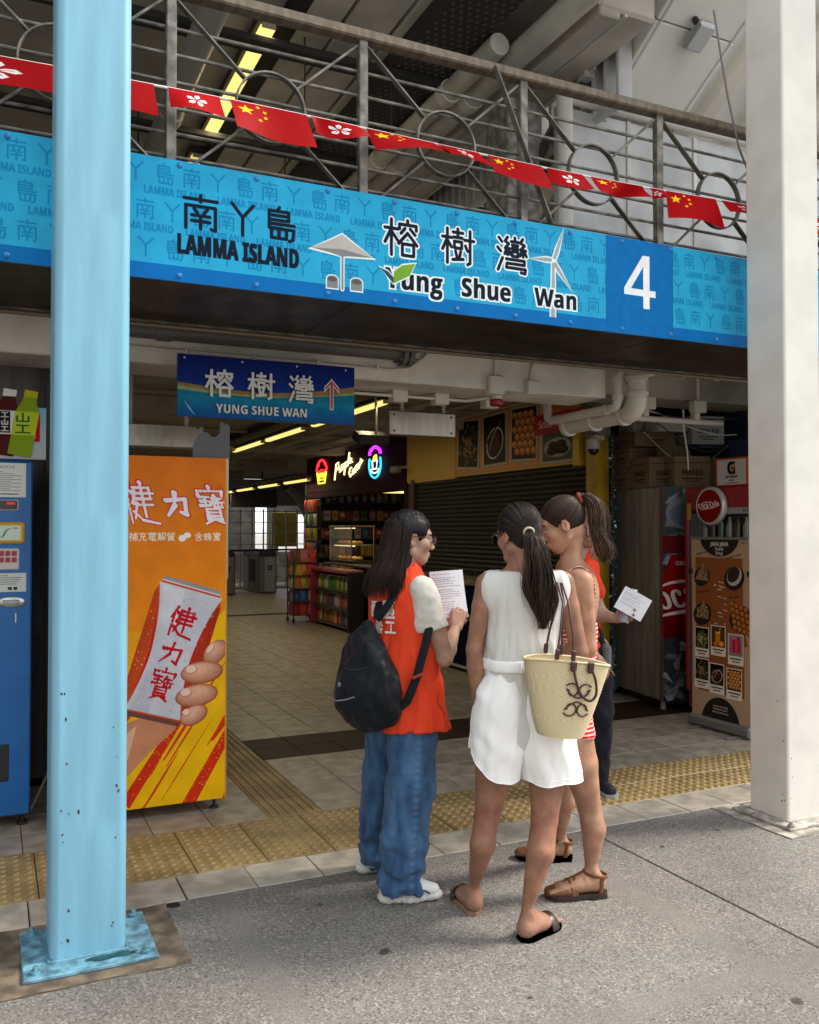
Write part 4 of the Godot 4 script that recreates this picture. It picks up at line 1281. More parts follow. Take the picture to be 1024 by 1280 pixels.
func railing() -> void:
	var t := thing("balcony_railing", "brown steel railing with rings and crossed braces above the pier sign", "railing", Vector3(1.566, 3.11, -3.87))
	var steel := mat(L(0.27, 0.25, 0.22), 0.5, 0.35, "grime", 1.6, "fine_n", 0.3)
	var brown := mat(L(0.20, 0.155, 0.11), 0.55, 0.3, "streak", 1.4, "fine_n", 0.3)
	var pitch := 0.8905
	var post := bx(Vector3(0, 0.375, 0), Vector3(0.044, 0.80, 0.044), 0.004).mesh()
	var flat_bar := func(a: Vector3, b: Vector3, w: float, d: float) -> MB: return MB.new().bar(a, b, d, w, 0.001, Vector3.BACK)
	for i in range(-4, 7):
		part(t, "post", post, steel, Vector3(pitch * i, 0, 0))
		var x := pitch * (i + 0.5)
		var c := Vector3(x, 0.345, 0)
		var ring := MB.new()
		for k in 32:
			var a0 := TAU * k / 32; var a1 := TAU * (k + 1) / 32
			var d0 := Vector3(cos(a0), sin(a0), 0); var d1 := Vector3(cos(a1), sin(a1), 0)
			var f := Vector3(0, 0, 0.016)
			for e in [[0.163, 1.0], [0.155, -1.0]]:
				ring.tri(c + d0 * e[0] - f, c + d1 * e[0] - f, c + d1 * e[0] + f, d0 * e[1], d1 * e[1], d1 * e[1])
				ring.tri(c + d0 * e[0] - f, c + d1 * e[0] + f, c + d0 * e[0] + f, d0 * e[1], d1 * e[1], d0 * e[1])
			for s in [-1.0, 1.0]:
				ring.quad(c + d0 * 0.155 + f * s, c + d0 * 0.163 + f * s, c + d1 * 0.163 + f * s, c + d1 * 0.155 + f * s, Vector3(0, 0, s))
		part(t, "ring", ring, steel)
		var h := pitch * 0.5 - 0.024
		for s in [[-1, 1, 0.030], [1, -1, 0.030], [1, 1, 0.014], [-1, -1, 0.014]]:
			var far := Vector3(x + s[0] * h, 0.345 + s[1] * 0.385, 0.0)
			var dirv := (far - c).normalized()
			part(t, "brace", flat_bar.call(c + dirv * 0.164, far, 0.032 if s[2] > 0.02 else 0.014, 0.008 if s[2] > 0.02 else 0.012), steel)
	part(t, "top_rail", bx(Vector3(pitch * 1.0, 0.776, 0), Vector3(pitch * 11.0, 0.05, 0.075), 0.008), brown)
	for y in [0.612, 0.497, 0.377, 0.262, 0.152, 0.05]:
		part(t, "bar", MB.new().cyl(Vector3(-pitch * 4, y, -0.012), Vector3(pitch * 6.4, y, -0.012), 0.0085, -1, 8), steel)
	solo("steel_strut", MB.new().bar(Vector3(2.262, 3.88, -3.82), Vector3(2.60, 3.13, -3.82), 0.008, 0.038, 0.001, Vector3.BACK), steel, "thin flat steel strut leaning across the railing beside the third post", "strut")
	solo("loose_cable", MB.new().tube(PackedVector3Array([Vector3(3.62, 4.45, -3.72), Vector3(3.66, 4.2, -3.71), Vector3(3.72, 3.98, -3.72), Vector3(3.82, 3.72, -3.74), Vector3(3.96, 3.5, -3.75)]), 0.006, 6), mat(L(0.2, 0.2, 0.2), 0.7), "thin grey cable hanging in front of the railing at the upper right", "cable")

func star(c: Cv, x: float, y: float, r: float, col: Color, rot := 0.0) -> void:
	var p := PackedVector2Array()
	for i in 10:
		p.append(Vector2(x, y) + Vector2(0, -r if i % 2 == 0 else -r * 0.42).rotated(TAU * i / 10 + rot))
	c.poly(p, col)

func bunting() -> void:
	var red := Color(0.66, 0.0, 0.04)
	var cn := Cv.new(180, 120, red)
	star(cn, 32, 32, 20, Color(1, 0.85, 0.05))
	for e in [[62, 12, 0.4], [76, 26, 0.8], [76, 46, 0.0], [62, 60, 0.5]]:
		star(cn, e[0], e[1], 7, Color(1, 0.85, 0.05), e[2])
	var hk := Cv.new(180, 120, red)
	for i in 5:
		var d := Vector2(0, -1).rotated(TAU * i / 5 + 0.25)
		var n := d.orthogonal()
		var c0 := Vector2(90, 60)
		hk.poly(PackedVector2Array([c0 + d * 5, c0 + d * 16 + n * 9, c0 + d * 30 + n * 11, c0 + d * 38 - n * 2, c0 + d * 28 - n * 9, c0 + d * 14 - n * 5]), Color(0.97, 0.95, 0.95))
		hk.line(PackedVector2Array([c0 + d * 10, c0 + d * 26 + n * 3]), 1.6, red)
	var mats := []
	for c in [hk, cn]:
		var m := printed(c.tex(), 0.6)
		m.backlight_enabled = true; m.backlight = Color(0.35, 0.01, 0.02); m.cull_mode = BaseMaterial3D.CULL_DISABLED
		mats.append(m)
	var t := thing("flag_bunting", "string of small red flags tied across the front of the railing", "bunting", Vector3(1.6, 3.4, -3.76))
	var cord := PackedVector3Array()
	var cy := func(x: float) -> float: return 0.0 + 0.012 * sin(x * 1.7) + 0.006 * (x - 1.6) - 0.008
	for i in 60:
		var x := -1.5 + 0.115 * i
		cord.append(Vector3(x - 1.6, cy.call(x), 0.0))
	part(t, "cord", MB.new().tube(cord, 0.0055, 6), mat(L(0.75, 0.73, 0.70), 0.8))
	# kind, x0, x1, drop, lean to the right, lift towards the viewer, curl
	var fl := [[1, -0.75, -0.42, 0.15, 0.02, 0.05, 0.2], [0, -0.28, 0.24, 0.125, 0.0, 0.06, 0.35], [1, 0.28, 0.585, 0.135, 0.02, 0.03, 0.3], [0, 0.645, 0.86, 0.105, 0.01, 0.08, 0.4], [1, 0.905, 1.25, 0.145, 0.04, 0.05, 0.5], [0, 1.27, 1.49, 0.075, 0.06, 0.1, 1.3], [1, 1.54, 1.885, 0.085, 0.09, 0.1, 1.1],
		[0, 1.905, 2.13, 0.075, 0.08, 0.08, 0.7], [1, 2.18, 2.495, 0.105, 0.05, 0.06, 0.6], [0, 2.53, 2.745, 0.085, 0.06, 0.06, 0.8], [1, 2.80, 3.14, 0.068, 0.05, 0.0, 1.2], [0, 3.19, 3.28, 0.05, 0.04, 0.0, 0.8], [1, 3.30, 3.655, 0.155, 0.05, 0.05, 0.6], [0, 3.70, 3.95, 0.08, 0.05, 0.07, 0.5], [1, 4.0, 4.3, 0.13, 0.03, 0.05, 0.5], [0, 4.36, 4.62, 0.1, 0.03, 0.05, 0.5]]
	for i in fl.size():
		var f: Array = fl[i]
		var ph := i * 1.9
		var fn := func(u: float, v: float) -> Vector3:
			var x: float = lerpf(f[1], f[2], u)
			var amp: float = 0.026 * f[6] * v
			var wave := sin(u * 5.5 + ph + v * 1.2)
			var y: float = cy.call(x) - v * f[3] * (1.0 + 0.18 * f[6] * sin(u * 4.0 + ph * 0.7))
			return Vector3(x - 1.6 + f[4] * v * (0.4 + 0.6 * u), y - 0.010 * wave * f[6] * v, 0.008 + amp * wave * 1.6 + f[5] * v * (0.6 + 0.4 * sin(u * 3 + ph)))
		part(t, "flag", MB.new().sheet(fn, 22, 8), mats[f[0]])

# ---------------------------------------------------------------- pipes and wiring on the beams
func pipes() -> void:
	var pvc := mat(L(0.66, 0.62, 0.55), 0.5, 0.0, "paint", 1.5, "fine_n", 0.15)
	var grey := mat(L(0.13, 0.125, 0.12), 0.5, 0.2, "paint", 1.0)
	var boxm := mat(L(0.60, 0.56, 0.49), 0.6)
	var t := thing("drain_pipe", "dark grey drain pipe with a bolted flange end along the white beam", "pipe", Vector3(1.5, 2.67, -5.10))
	part(t, "pipe", MB.new().cyl(Vector3(-1.1, 0, 0), Vector3(0.84, 0, 0), 0.052, -1, 18), grey)
	part(t, "coupling", MB.new().cyl(Vector3(-0.68, 0, 0), Vector3(-0.60, 0, 0), 0.060, -1, 18), grey)
	part(t, "flange", MB.new().cyl(Vector3(0.82, 0, 0), Vector3(0.85, 0, 0), 0.085, -1, 20).cyl(Vector3(0.865, 0, 0), Vector3(0.895, 0, 0), 0.085, -1, 20).cyl(Vector3(0.8, 0, 0), Vector3(0.9, 0, 0), 0.058, -1, 16), grey)
	for i in 8:
		var a := TAU * i / 8
		part(t, "bolt", MB.new().cyl(Vector3(0.80, 0.068 * sin(a), 0.068 * cos(a)), Vector3(0.915, 0.068 * sin(a), 0.068 * cos(a)), 0.010, -1, 6), grey)
	# thin conduits on the face of the beam
	var cz := -5.185
	var c := thing("conduit", "thin white conduit running along the white beam above the hanging sign", "conduit", Vector3(1.5, 2.56, cz))
	part(c, "tube", MB.new().tube(PackedVector3Array([Vector3(-1.1, 0.025, 0), Vector3(0.2, 0.018, 0), Vector3(0.80, 0.012, 0), Vector3(0.92, 0.03, 0), Vector3(1.02, 0.10, 0), Vector3(1.12, 0.20, 0)]), 0.010, 8), pvc)
	for i in 5:
		part(c, "clip", bx(Vector3(-0.9 + 0.4 * i, 0.02, 0.006), Vector3(0.02, 0.034, 0.02), 0.003), pvc)
	for k in 2:
		var x: float = [3.07, 3.36][k]
		var jb := thing("junction_box", ["larger white junction box on the white beam above the red alarm", "smaller white junction box on the white beam, fed by a curved conduit"][k], "junction box", Vector3(x, 2.53, -5.19))
		var s: float = [0.125, 0.095][k]
		part(jb, "body", bx(Vector3(0, 0, 0), Vector3(s, s, 0.06), 0.006), boxm)
		part(jb, "lid", bx(Vector3(0, 0, 0.033), Vector3(s * 0.9, s * 0.9, 0.006), 0.002), boxm)
		var pts := PackedVector3Array([Vector3(0, s * 0.5, 0), Vector3(0, 0.16, 0), Vector3(0, 0.3, 0)]) if k == 0 else PackedVector3Array([Vector3(0, s * 0.5, 0), Vector3(0.0, 0.13, 0), Vector3(0.03, 0.18, 0), Vector3(0.10, 0.20, 0), Vector3(0.3, 0.20, 0)])
		part(jb, "conduit", MB.new().tube(pts, 0.010, 8), pvc)
	var al := thing("fire_alarm", "red round fire alarm sounder under the white beam", "alarm", Vector3(3.13, 2.44, -5.27))
	part(al, "sounder", MB.new().lathe(PackedVector2Array([Vector2(0, -0.04), Vector2(0.04, -0.04), Vector2(0.048, -0.03), Vector2(0.048, 0.0), Vector2(0.04, 0.006)]), 18), mat(L(0.28, 0.012, 0.012), 0.35))
	part(al, "base", MB.new().cyl(Vector3(0, 0.006, 0), Vector3(0, 0.055, 0), 0.042, 0.036, 16), boxm)
	for k in 3:
		var x: float = [2.5, 2.82, 3.22][k]
		var jb2 := solo("conduit_box", bx(Vector3(x, 2.46, -5.52), Vector3(0.11, 0.08, 0.09), 0.006), boxm, ["small white box under the white beam, left of three", "small white box under the white beam, middle of three", "small white box under the white beam beside the red alarm"][k], "junction box")
	solo("conduit", MB.new().tube(PackedVector3Array([Vector3(2.0, 2.46, -5.5), Vector3(2.8, 2.46, -5.5), Vector3(3.0, 2.45, -5.45), Vector3(3.1, 2.46, -5.3)]), 0.011, 8), pvc, "white conduit under the white beam that leads to the red alarm", "conduit")
	# big white drain with collars at the right end of the beam
	var d := thing("drain_pipe", "thick white drain pipe with collars and a big elbow at the beam's right end", "pipe", Vector3(4.16, 2.4, -5.05))
	var r := 0.068
	part(d, "pipe", MB.new().cyl(Vector3(0, 0.05, 0), Vector3(0, 0.30, 0), r, -1, 20), pvc)
	var el := PackedVector3Array()
	for i in 9:
		var a := PI / 2 * i / 8
		el.append(Vector3(0, 0.09 - 0.10 * sin(a) + 0.0, -0.10 + 0.10 * cos(a)))
	part(d, "elbow", MB.new().tube(el, r + 0.006, 18), pvc)
	part(d, "pipe", MB.new().cyl(Vector3(0, -0.01, -0.1), Vector3(-0.04, -0.030, -0.78), r, -1, 20), pvc)
	for e in [[Vector3(0, 0.10, 0), Vector3(0, 0.13, 0)], [Vector3(0, 0.21, 0), Vector3(0, 0.24, 0)], [Vector3(0, -0.011, -0.12), Vector3(-0.002, -0.012, -0.15)], [Vector3(-0.02, -0.02, -0.44), Vector3(-0.021, -0.021, -0.47)], [Vector3(-0.039, -0.029, -0.75), Vector3(-0.04, -0.03, -0.79)]]:
		part(d, "collar", MB.new().cyl(e[0], e[1], r + 0.016, -1, 20), pvc)
	var top := PackedVector3Array()
	for i in 7:
		var a := PI / 2 * i / 6
		top.append(Vector3(0.10 - 0.10 * cos(a), 0.27 + 0.06 * sin(a), 0.0))
	part(d, "elbow", MB.new().tube(top, r * 0.95, 18), pvc)
	part(d, "branch", MB.new().cyl(Vector3(0.1, 0.33, 0), Vector3(1.6, 0.345, 0), r * 0.8, -1, 18), pvc)
	for x in [0.42, 0.75, 1.15]:
		part(d, "collar", MB.new().cyl(Vector3(x, 0.335, 0), Vector3(x + 0.03, 0.335, 0), r * 0.8 + 0.014, -1, 18), pvc)
	var s := thing("water_pipe", "thinner white pipe with two elbows left of the thick drain pipe", "pipe", Vector3(4.05, 2.5, -5.12))
	part(s, "pipe", MB.new().tube(PackedVector3Array([Vector3(0.30, 0.20, 0.02), Vector3(0.08, 0.20, 0.02), Vector3(0.02, 0.19, 0.01), Vector3(0, 0.15, 0), Vector3(0, -0.02, 0), Vector3(0, -0.06, -0.02), Vector3(-0.005, -0.075, -0.06), Vector3(-0.02, -0.08, -0.4), Vector3(-0.04, -0.085, -0.78), Vector3(-0.042, -0.07, -0.82), Vector3(-0.042, 0.1, -0.84)]), 0.034, 14), pvc)
	for e in [[Vector3(0, 0.10, 0), Vector3(0, 0.15, 0)], [Vector3(0, -0.02, 0), Vector3(0, 0.02, 0)], [Vector3(-0.007, -0.076, -0.1), Vector3(-0.01, -0.078, -0.14)]]:
		part(s, "collar", MB.new().cyl(e[0], e[1], 0.041, -1, 14), pvc)
	var w := thing("water_pipe", "white horizontal pipe passing above the cardboard boxes", "pipe", Vector3(4.9, 2.45, -5.7))
	part(w, "pipe", MB.new().cyl(Vector3(-0.5, 0, 0), Vector3(0.7, 0.0, 0), 0.024, -1, 12), pvc)
	for k in 2:
		var x: float = [4.82, 5.36][k]
		var jb := thing("junction_box", ["white junction box on a drop conduit right of the thick drain pipe", "white junction box on a drop conduit above the white cartons"][k], "junction box", Vector3(x, 2.58, -5.72))
		part(jb, "body", bx(Vector3(0, 0, 0), Vector3(0.13, 0.10, 0.08), 0.008), boxm)
		part(jb, "conduit", MB.new().cyl(Vector3(0, 0.05, 0), Vector3(0, 0.35, 0), 0.013, -1, 8), pvc)
		part(jb, "outlet", bx(Vector3(-0.03, -0.10, 0), Vector3(0.06, 0.1, 0.06), 0.006), boxm)
	var v := thing("pipe_valve", "dark valve wheel on the white pipe near the right column", "valve", Vector3(5.72, 2.62, -5.3))
	part(v, "body", MB.new().cyl(Vector3(-0.08, 0, 0), Vector3(0.1, 0, 0), 0.035, -1, 12).cyl(Vector3(0, 0.06, 0), Vector3(0, -0.10, 0), 0.014, -1, 8), mat(L(0.02, 0.02, 0.02), 0.5))
	part(v, "wheel", MB.new().cyl(Vector3(0, -0.10, 0), Vector3(0, -0.115, 0), 0.075, -1, 16), mat(L(0.02, 0.02, 0.02), 0.5))
	# messy cables that hang over the boxes
	var black := mat(L(0.03, 0.03, 0.03), 0.6)
	for k in 4:
		var pts := PackedVector3Array()
		for i in 9:
			var f := i / 8.0
			pts.append(Vector3(lerpf(4.9, 5.9, f) + 0.05 * k, 2.52 - 0.05 * k + 0.14 * sin(f * 3.1 + k) * (0.5 + 0.2 * k) - 0.1 * sin(f * PI), -5.8 - 0.08 * k))
		solo("loose_cable", MB.new().tube(pts, 0.006, 6), [black, pvc, black, mat(L(0.2, 0.2, 0.2), 0.6)][k], "%s sagging cable above the cardboard boxes" % ["frontmost black", "pale", "rearmost black", "thin grey"][k], "cable", Vector3.ZERO, Basis.IDENTITY, "cables sagging above the cardboard boxes")
	solo("cable", MB.new().tube(PackedVector3Array([Vector3(5.2, 2.55, -5.72), Vector3(5.22, 2.4, -5.74), Vector3(5.27, 2.2, -5.75), Vector3(5.29, 2.05, -5.76)]), 0.007, 6), pvc, "white cable dropping in front of the cardboard boxes", "cable")

func lamp_unit(called: String, label: String, at: Vector3, len_: float, along: Vector3, energy: float, power: float, group := "", wide := 0.075) -> void:
	var t := thing(called, label, "fluorescent lamp", at, 0.0, group)
	var b := Basis.IDENTITY if along == Vector3.BACK else Basis(Vector3.UP, PI / 2)
	t.basis = b
	part(t, "housing", bx(Vector3(0, 0.045, 0), Vector3(wide * 1.5, 0.05, len_ + 0.04), 0.006), mat(L(0.04, 0.04, 0.04), 0.6))
	part(t, "diffuser", bx(Vector3(0, 0.0, 0), Vector3(wide, 0.038, len_), 0.012), glow(L(1.0, 0.80, 0.24), energy))
	part(t, "end_cap", bx(Vector3(0, 0.0, len_ * 0.5 + 0.012), Vector3(wide * 0.9, 0.036, 0.02), 0.004), mat(L(0.5, 0.45, 0.35), 0.6))
	var l := AreaLight3D.new()
	l.name = free_name(t, "lamp_light")
	l.area_size = Vector2(wide, len_)
	l.light_color = Color(1.0, 0.92, 0.72)
	l.light_energy = power
	l.shadow_enabled = true
	t.add_child(l, true)
	l.position = Vector3(0, -0.025, 0)
	l.rotation_degrees = Vector3(-90, 0, 0)

func ceiling_lamps() -> void:
	var at := [[-8.75, 2.1], [-10.95, 1.55], [-12.75, 1.6]]
	for i in 3:
		lamp_unit("ceiling_lamp", ["nearest yellow lit lamp of the passage row, partly behind the hanging blue sign", "second yellow lit lamp of the passage row", "third yellow lit lamp of the passage row, farthest of the near row"][i], Vector3(3.36, 2.76, at[i][0]), at[i][1], Vector3.BACK, 0.62, 0.5)
	var tray := solo("cable_tray", bx(Vector3(3.22, 2.84, -11.0), Vector3(0.30, 0.05, 8.5), 0.006), mat(L(0.02, 0.02, 0.02), 0.7), "black cable tray above the passage lamps", "cable tray")
	for i in 4:
		lamp_unit("ceiling_lamp", ["first lamp of the farther row beside the dark red kiosk sign", "second lamp of the farther row", "third lamp of the farther row", "fourth lamp of the farther row, nearest the exit"][i], Vector3(4.86, 2.40, -15.1 - 1.75 * i), 1.35, Vector3.BACK, 0.62, 0.3)
	solo("cable_tray", bx(Vector3(4.75, 2.48, -18.0), Vector3(0.22, 0.05, 7.0), 0.006), mat(L(0.02, 0.02, 0.02), 0.7), "black cable tray above the farther lamp row", "cable tray")
	# upper deck: two lit battens behind the railing
	for i in 2:
		lamp_unit("upper_lamp", ["bright yellow lamp behind the railing under the upper ceiling", "second, dimmer yellow lamp farther back under the upper ceiling"][i], Vector3(1.66, 4.96, [-6.75, -9.1][i]), [1.9, 2.0][i], Vector3.BACK, [0.62, 0.4][i], [0.5, 0.2][i], "", 0.105)
	solo("lamp_track", bx(Vector3(1.80, 5.03, -8.2), Vector3(0.13, 0.07, 8.2), 0.006), mat(L(0.02, 0.02, 0.02), 0.7), "black lamp track beside the yellow upper lamps", "lamp track")
	# rough conduits under the passage ceiling
	var pipe := mat(L(0.30, 0.27, 0.22), 0.7)
	for i in 5:
		var z := -7.2 - 1.5 * i
		solo("ceiling_conduit", MB.new().cyl(Vector3(0.4, 2.88, z), Vector3(5.05, 2.86, z), 0.025, -1, 8), pipe, "%s pale conduit crossing under the passage ceiling" % ["nearest", "second", "third", "fourth", "farthest"][i], "conduit", Vector3.ZERO, Basis.IDENTITY, "conduits crossing under the passage ceiling")
	for i in 3:
		solo("ceiling_conduit", MB.new().cyl(Vector3(3.9 + 0.4 * i, 2.80, -6.0), Vector3(3.9 + 0.4 * i, 2.80, -15.0), 0.03 - 0.006 * i, -1, 8), pipe, ["thickest pale conduit running back along the passage ceiling", "middle pale conduit running back along the passage ceiling", "thinnest pale conduit running back along the passage ceiling, nearest the shops"][i], "conduit")

# ---------------------------------------------------------------- vending machines
func dull(m: StandardMaterial3D) -> StandardMaterial3D:
	m.metallic_specular = 0.15
	return m

func V2(x: float, y: float) -> Vector2: return Vector2(x, y)

func orange_print() -> Cv:
	var c := Cv.new(438, 942, Color(0.89, 0.47, 0.09))
	c.grad(0, 470, Color(0.86, 0.45, 0.08), Color(0.93, 0.55, 0.10))
	c.grad(470, 942, Color(0.93, 0.62, 0.10), Color(0.95, 0.72, 0.07))
	# rays of halftone dots
	var r := RandomNumberGenerator.new(); r.seed = 3
	for k in 8:
		var o := V2(160 + 48 * k, 560 - 22 * k); var d := V2(0.52, -0.85)
		for i in 46:
			for j in 8:
				var p := o + d * (i * 7.0) + d.orthogonal() * (j * 5.2 - 18)
				var s := 2.7 * (1.0 - i / 48.0) * (1.0 - absf(j - 3.5) / 5.5)
				if s > 0.5:
					c.rect(p.x - s / 2, p.y - s / 2, s, s, Color(0.98, 0.78, 0.10))
	# yellow ground and red slashes below
	c.poly(PackedVector2Array([V2(0, 600), V2(190, 560), V2(300, 560), V2(438, 420), V2(438, 942), V2(0, 942)]), Color(0.95, 0.74, 0.07))
	for k in 26:
		var x0 := r.randf_range(-60, 470); var y0 := r.randf_range(640, 990); var ln := r.randf_range(60, 330); var w := r.randf_range(1.5, 9) if k % 4 else r.randf_range(14, 30)
		var d := V2(0.55, -0.835)
		var a := V2(x0, y0); var b := a + d * ln; var n: Vector2 = d.orthogonal() * w
		if b.y < 470.0:
			continue
		c.poly(PackedVector2Array([a - n * 0.2, a + d * ln * 0.4 - n * 0.6, b - n * 0.1, b + n * 0.1, a + d * ln * 0.5 + n * 0.6, a + n * 0.3]), Color(0.84, 0.22, 0.10))
	for e in [[170, 930, 330, 690, 30], [330, 960, 450, 760, 34], [60, 900, 170, 700, 26]]:
		var a := V2(e[0], e[1]); var b := V2(e[2], e[3]); var n: Vector2 = (b - a).orthogonal().normalized() * e[4] * 0.5
		c.poly(PackedVector2Array([a - n, b - n * 0.7, b + (b - a) * 0.1, b + n * 0.8, a + n]), Color(0.83, 0.20, 0.10))
		for k in 40:
			var p: Vector2 = a.lerp(b, r.randf()) + n * r.randf_range(-1.1, 1.1)
			c.ell(p.x, p.y, r.randf_range(0.8, 2.4), r.randf_range(0.8, 2), Color(0.95, 0.72, 0.10))
	# hand behind the can
	var skin := Color(0.80, 0.54, 0.40); var skin_d := Color(0.55, 0.30, 0.20); var skin_l := Color(0.90, 0.70, 0.58)
	c.poly(PackedVector2Array([V2(120, 860), V2(150, 720), V2(250, 690), V2(340, 690), V2(300, 742), V2(230, 800), V2(160, 870)]), skin)
	c.poly(PackedVector2Array([V2(120, 860), V2(150, 760), V2(200, 720), V2(180, 800), V2(150, 870)]), skin_l)
	# can, tilted, with a waisted label
	var mid := V2(295, 520)
	c.T = Transform2D(0.30, Vector2(0.84, 0.99), 0.0, mid)
	var body := PackedVector2Array([V2(-98, -170), V2(98, -170), V2(112, -138), V2(112, 165), V2(98, 190), V2(-98, 190), V2(-112, 165), V2(-112, -138)])
	c.poly(body, Color(0.80, 0.28, 0.10))
	for i in 14:
		var x := -112.0 + 16.0 * i
		c.rect(x, -138, 16, 303, Color(0.88, 0.40, 0.12).lerp(Color(0.66, 0.16, 0.08), absf(i - 5.0) / 9.0))
	var lab := PackedVector2Array()
	for i in 17:
		var y := -165.0 + 350.0 * i / 16.0
		lab.append(V2(-66.0 - 40.0 * pow((y - 30.0) / 195.0, 2.0), y))
	for i in 17:
		var y := 185.0 - 350.0 * i / 16.0
		lab.append(V2(66.0 + 42.0 * pow((y - 30.0) / 195.0, 2.0), y))
	c.poly(lab, Color(0.80, 0.80, 0.84))
	for i in 16:
		var y := -160.0 + 21.5 * i
		var w := 62.0 + 38.0 * pow((y - 20.0) / 195.0, 2.0)
		c.rect(-w + 6, y, w * 0.75, 21.5, Color(0.86, 0.86, 0.90).lerp(Color(0.72, 0.72, 0.78), i / 18.0))
	for sg in [-1.0, 1.0]:
		c.curve(V2(sg * 92, -95), V2(sg * 66, -20), V2(sg * 60, 60), V2(sg * 84, 140), 1.0, 8.0, Color(0.78, 0.10, 0.14))
	c.poly(PackedVector2Array([V2(-98, -170), V2(98, -170), V2(94, -184), V2(-94, -184)]), Color(0.60, 0.58, 0.60))
	c.line(PackedVector2Array([V2(-98, -172), V2(98, -172)]), 3.5, Color(0.86, 0.85, 0.86))
	c.poly(PackedVector2Array([V2(-98, 190), V2(98, 190), V2(88, 202), V2(-88, 202)]), Color(0.45, 0.28, 0.26))
	var red := Color(0.76, 0.07, 0.13)
	c.brush("健", -40, -115, 84, 84, 11.0, red, 1); c.brush("力", -36, -15, 74, 60, 12.0, red, 2); c.brush("寶", -40, 58, 80, 86, 9.0, red, 3)
	for k in 150:
		var p := V2(r.randf_range(-105, 105), r.randf_range(-160, 180))
		c.ell(p.x, p.y, r.randf_range(0.8, 2.0), r.randf_range(0.8, 2.2), Color(0.95, 0.93, 0.94, 1) if r.randf() < 0.7 else Color(0.6, 0.55, 0.58))
	c.T = Transform2D.IDENTITY
	# finger ends that come round the right side
	for e in [[410, 534, 26, 38, 0.75], [374, 586, 56, 29, -0.06], [360, 648, 56, 29, -0.1], [352, 702, 38, 24, -0.4]]:
		for k in 9:
			var q := k / 8.0
			c.ell(e[0] - 6 * q, e[1] + 5 - 12 * q, e[2] * (1.05 - 0.5 * q), e[3] * (1.06 - 0.72 * q), Color(0.62, 0.35, 0.24).lerp(Color(0.90, 0.69, 0.58), sqrt(q)), e[4])
		c.ell(e[0] - e[2] * 0.52, e[1] - 4, e[2] * 0.30, e[3] * 0.46, Color(0.80, 0.55, 0.45), e[4]); c.ell(e[0] - e[2] * 0.54, e[1] - 6, e[2] * 0.25, e[3] * 0.36, Color(0.94, 0.80, 0.74), e[4])
		c.curve(V2(e[0] + e[2] * 0.25, e[1] - e[3] * 0.6), V2(e[0] + e[2] * 0.32, e[1] - 4), V2(e[0] + e[2] * 0.32, e[1] + 4), V2(e[0] + e[2] * 0.25, e[1] + e[3] * 0.6), 0.5, 1.0, Color(0.72, 0.48, 0.37))
	# name in white brush letters edged with red
	for e in [["健", 100, 72, 82, 118, 4], ["力", 206, 100, 66, 66, 5], ["寶", 296, 82, 80, 106, 6]]:
		c.T = Transform2D(0.0, Vector2.ONE, -0.24, V2(32, 0))
		c.brush(e[0], e[1], e[2], e[3], e[4], 22.0 if e[0] == "力" else 19.0, Color(0.82, 0.20, 0.12), e[5])
		c.brush(e[0], e[1], e[2], e[3], e[4], 15.0 if e[0] == "力" else 11.0, Color(0.93, 0.92, 0.95), e[5])
	c.T = Transform2D.IDENTITY
	c.ell(423, 81, 8, 8, Color(0.8, 0.2, 0.12)); c.ell(423, 81, 6, 6, Color(0.89, 0.5, 0.12)); c.text("R", 420, 85, 7, Color(0.8, 0.2, 0.12))
	var x := 176.0
	for ch in ["補", "充", "電", "解", "質"]:
		c.glyph(ch, x, 206, 23, 23, 2.2, Color(0.95, 0.93, 0.9)); x += 25
	c.ell(318, 222, 10, 9, Color(0.95, 0.94, 0.92)); c.ell(332, 214, 10, 8, Color(0.95, 0.94, 0.92))
	x = 352.0
	for ch in ["含", "蜂", "蜜"]:
		c.glyph(ch, x, 207, 22, 22, 2.2, Color(0.95, 0.93, 0.9)); x += 25
	c.wear(0.06, 8, 0.01)
	return c

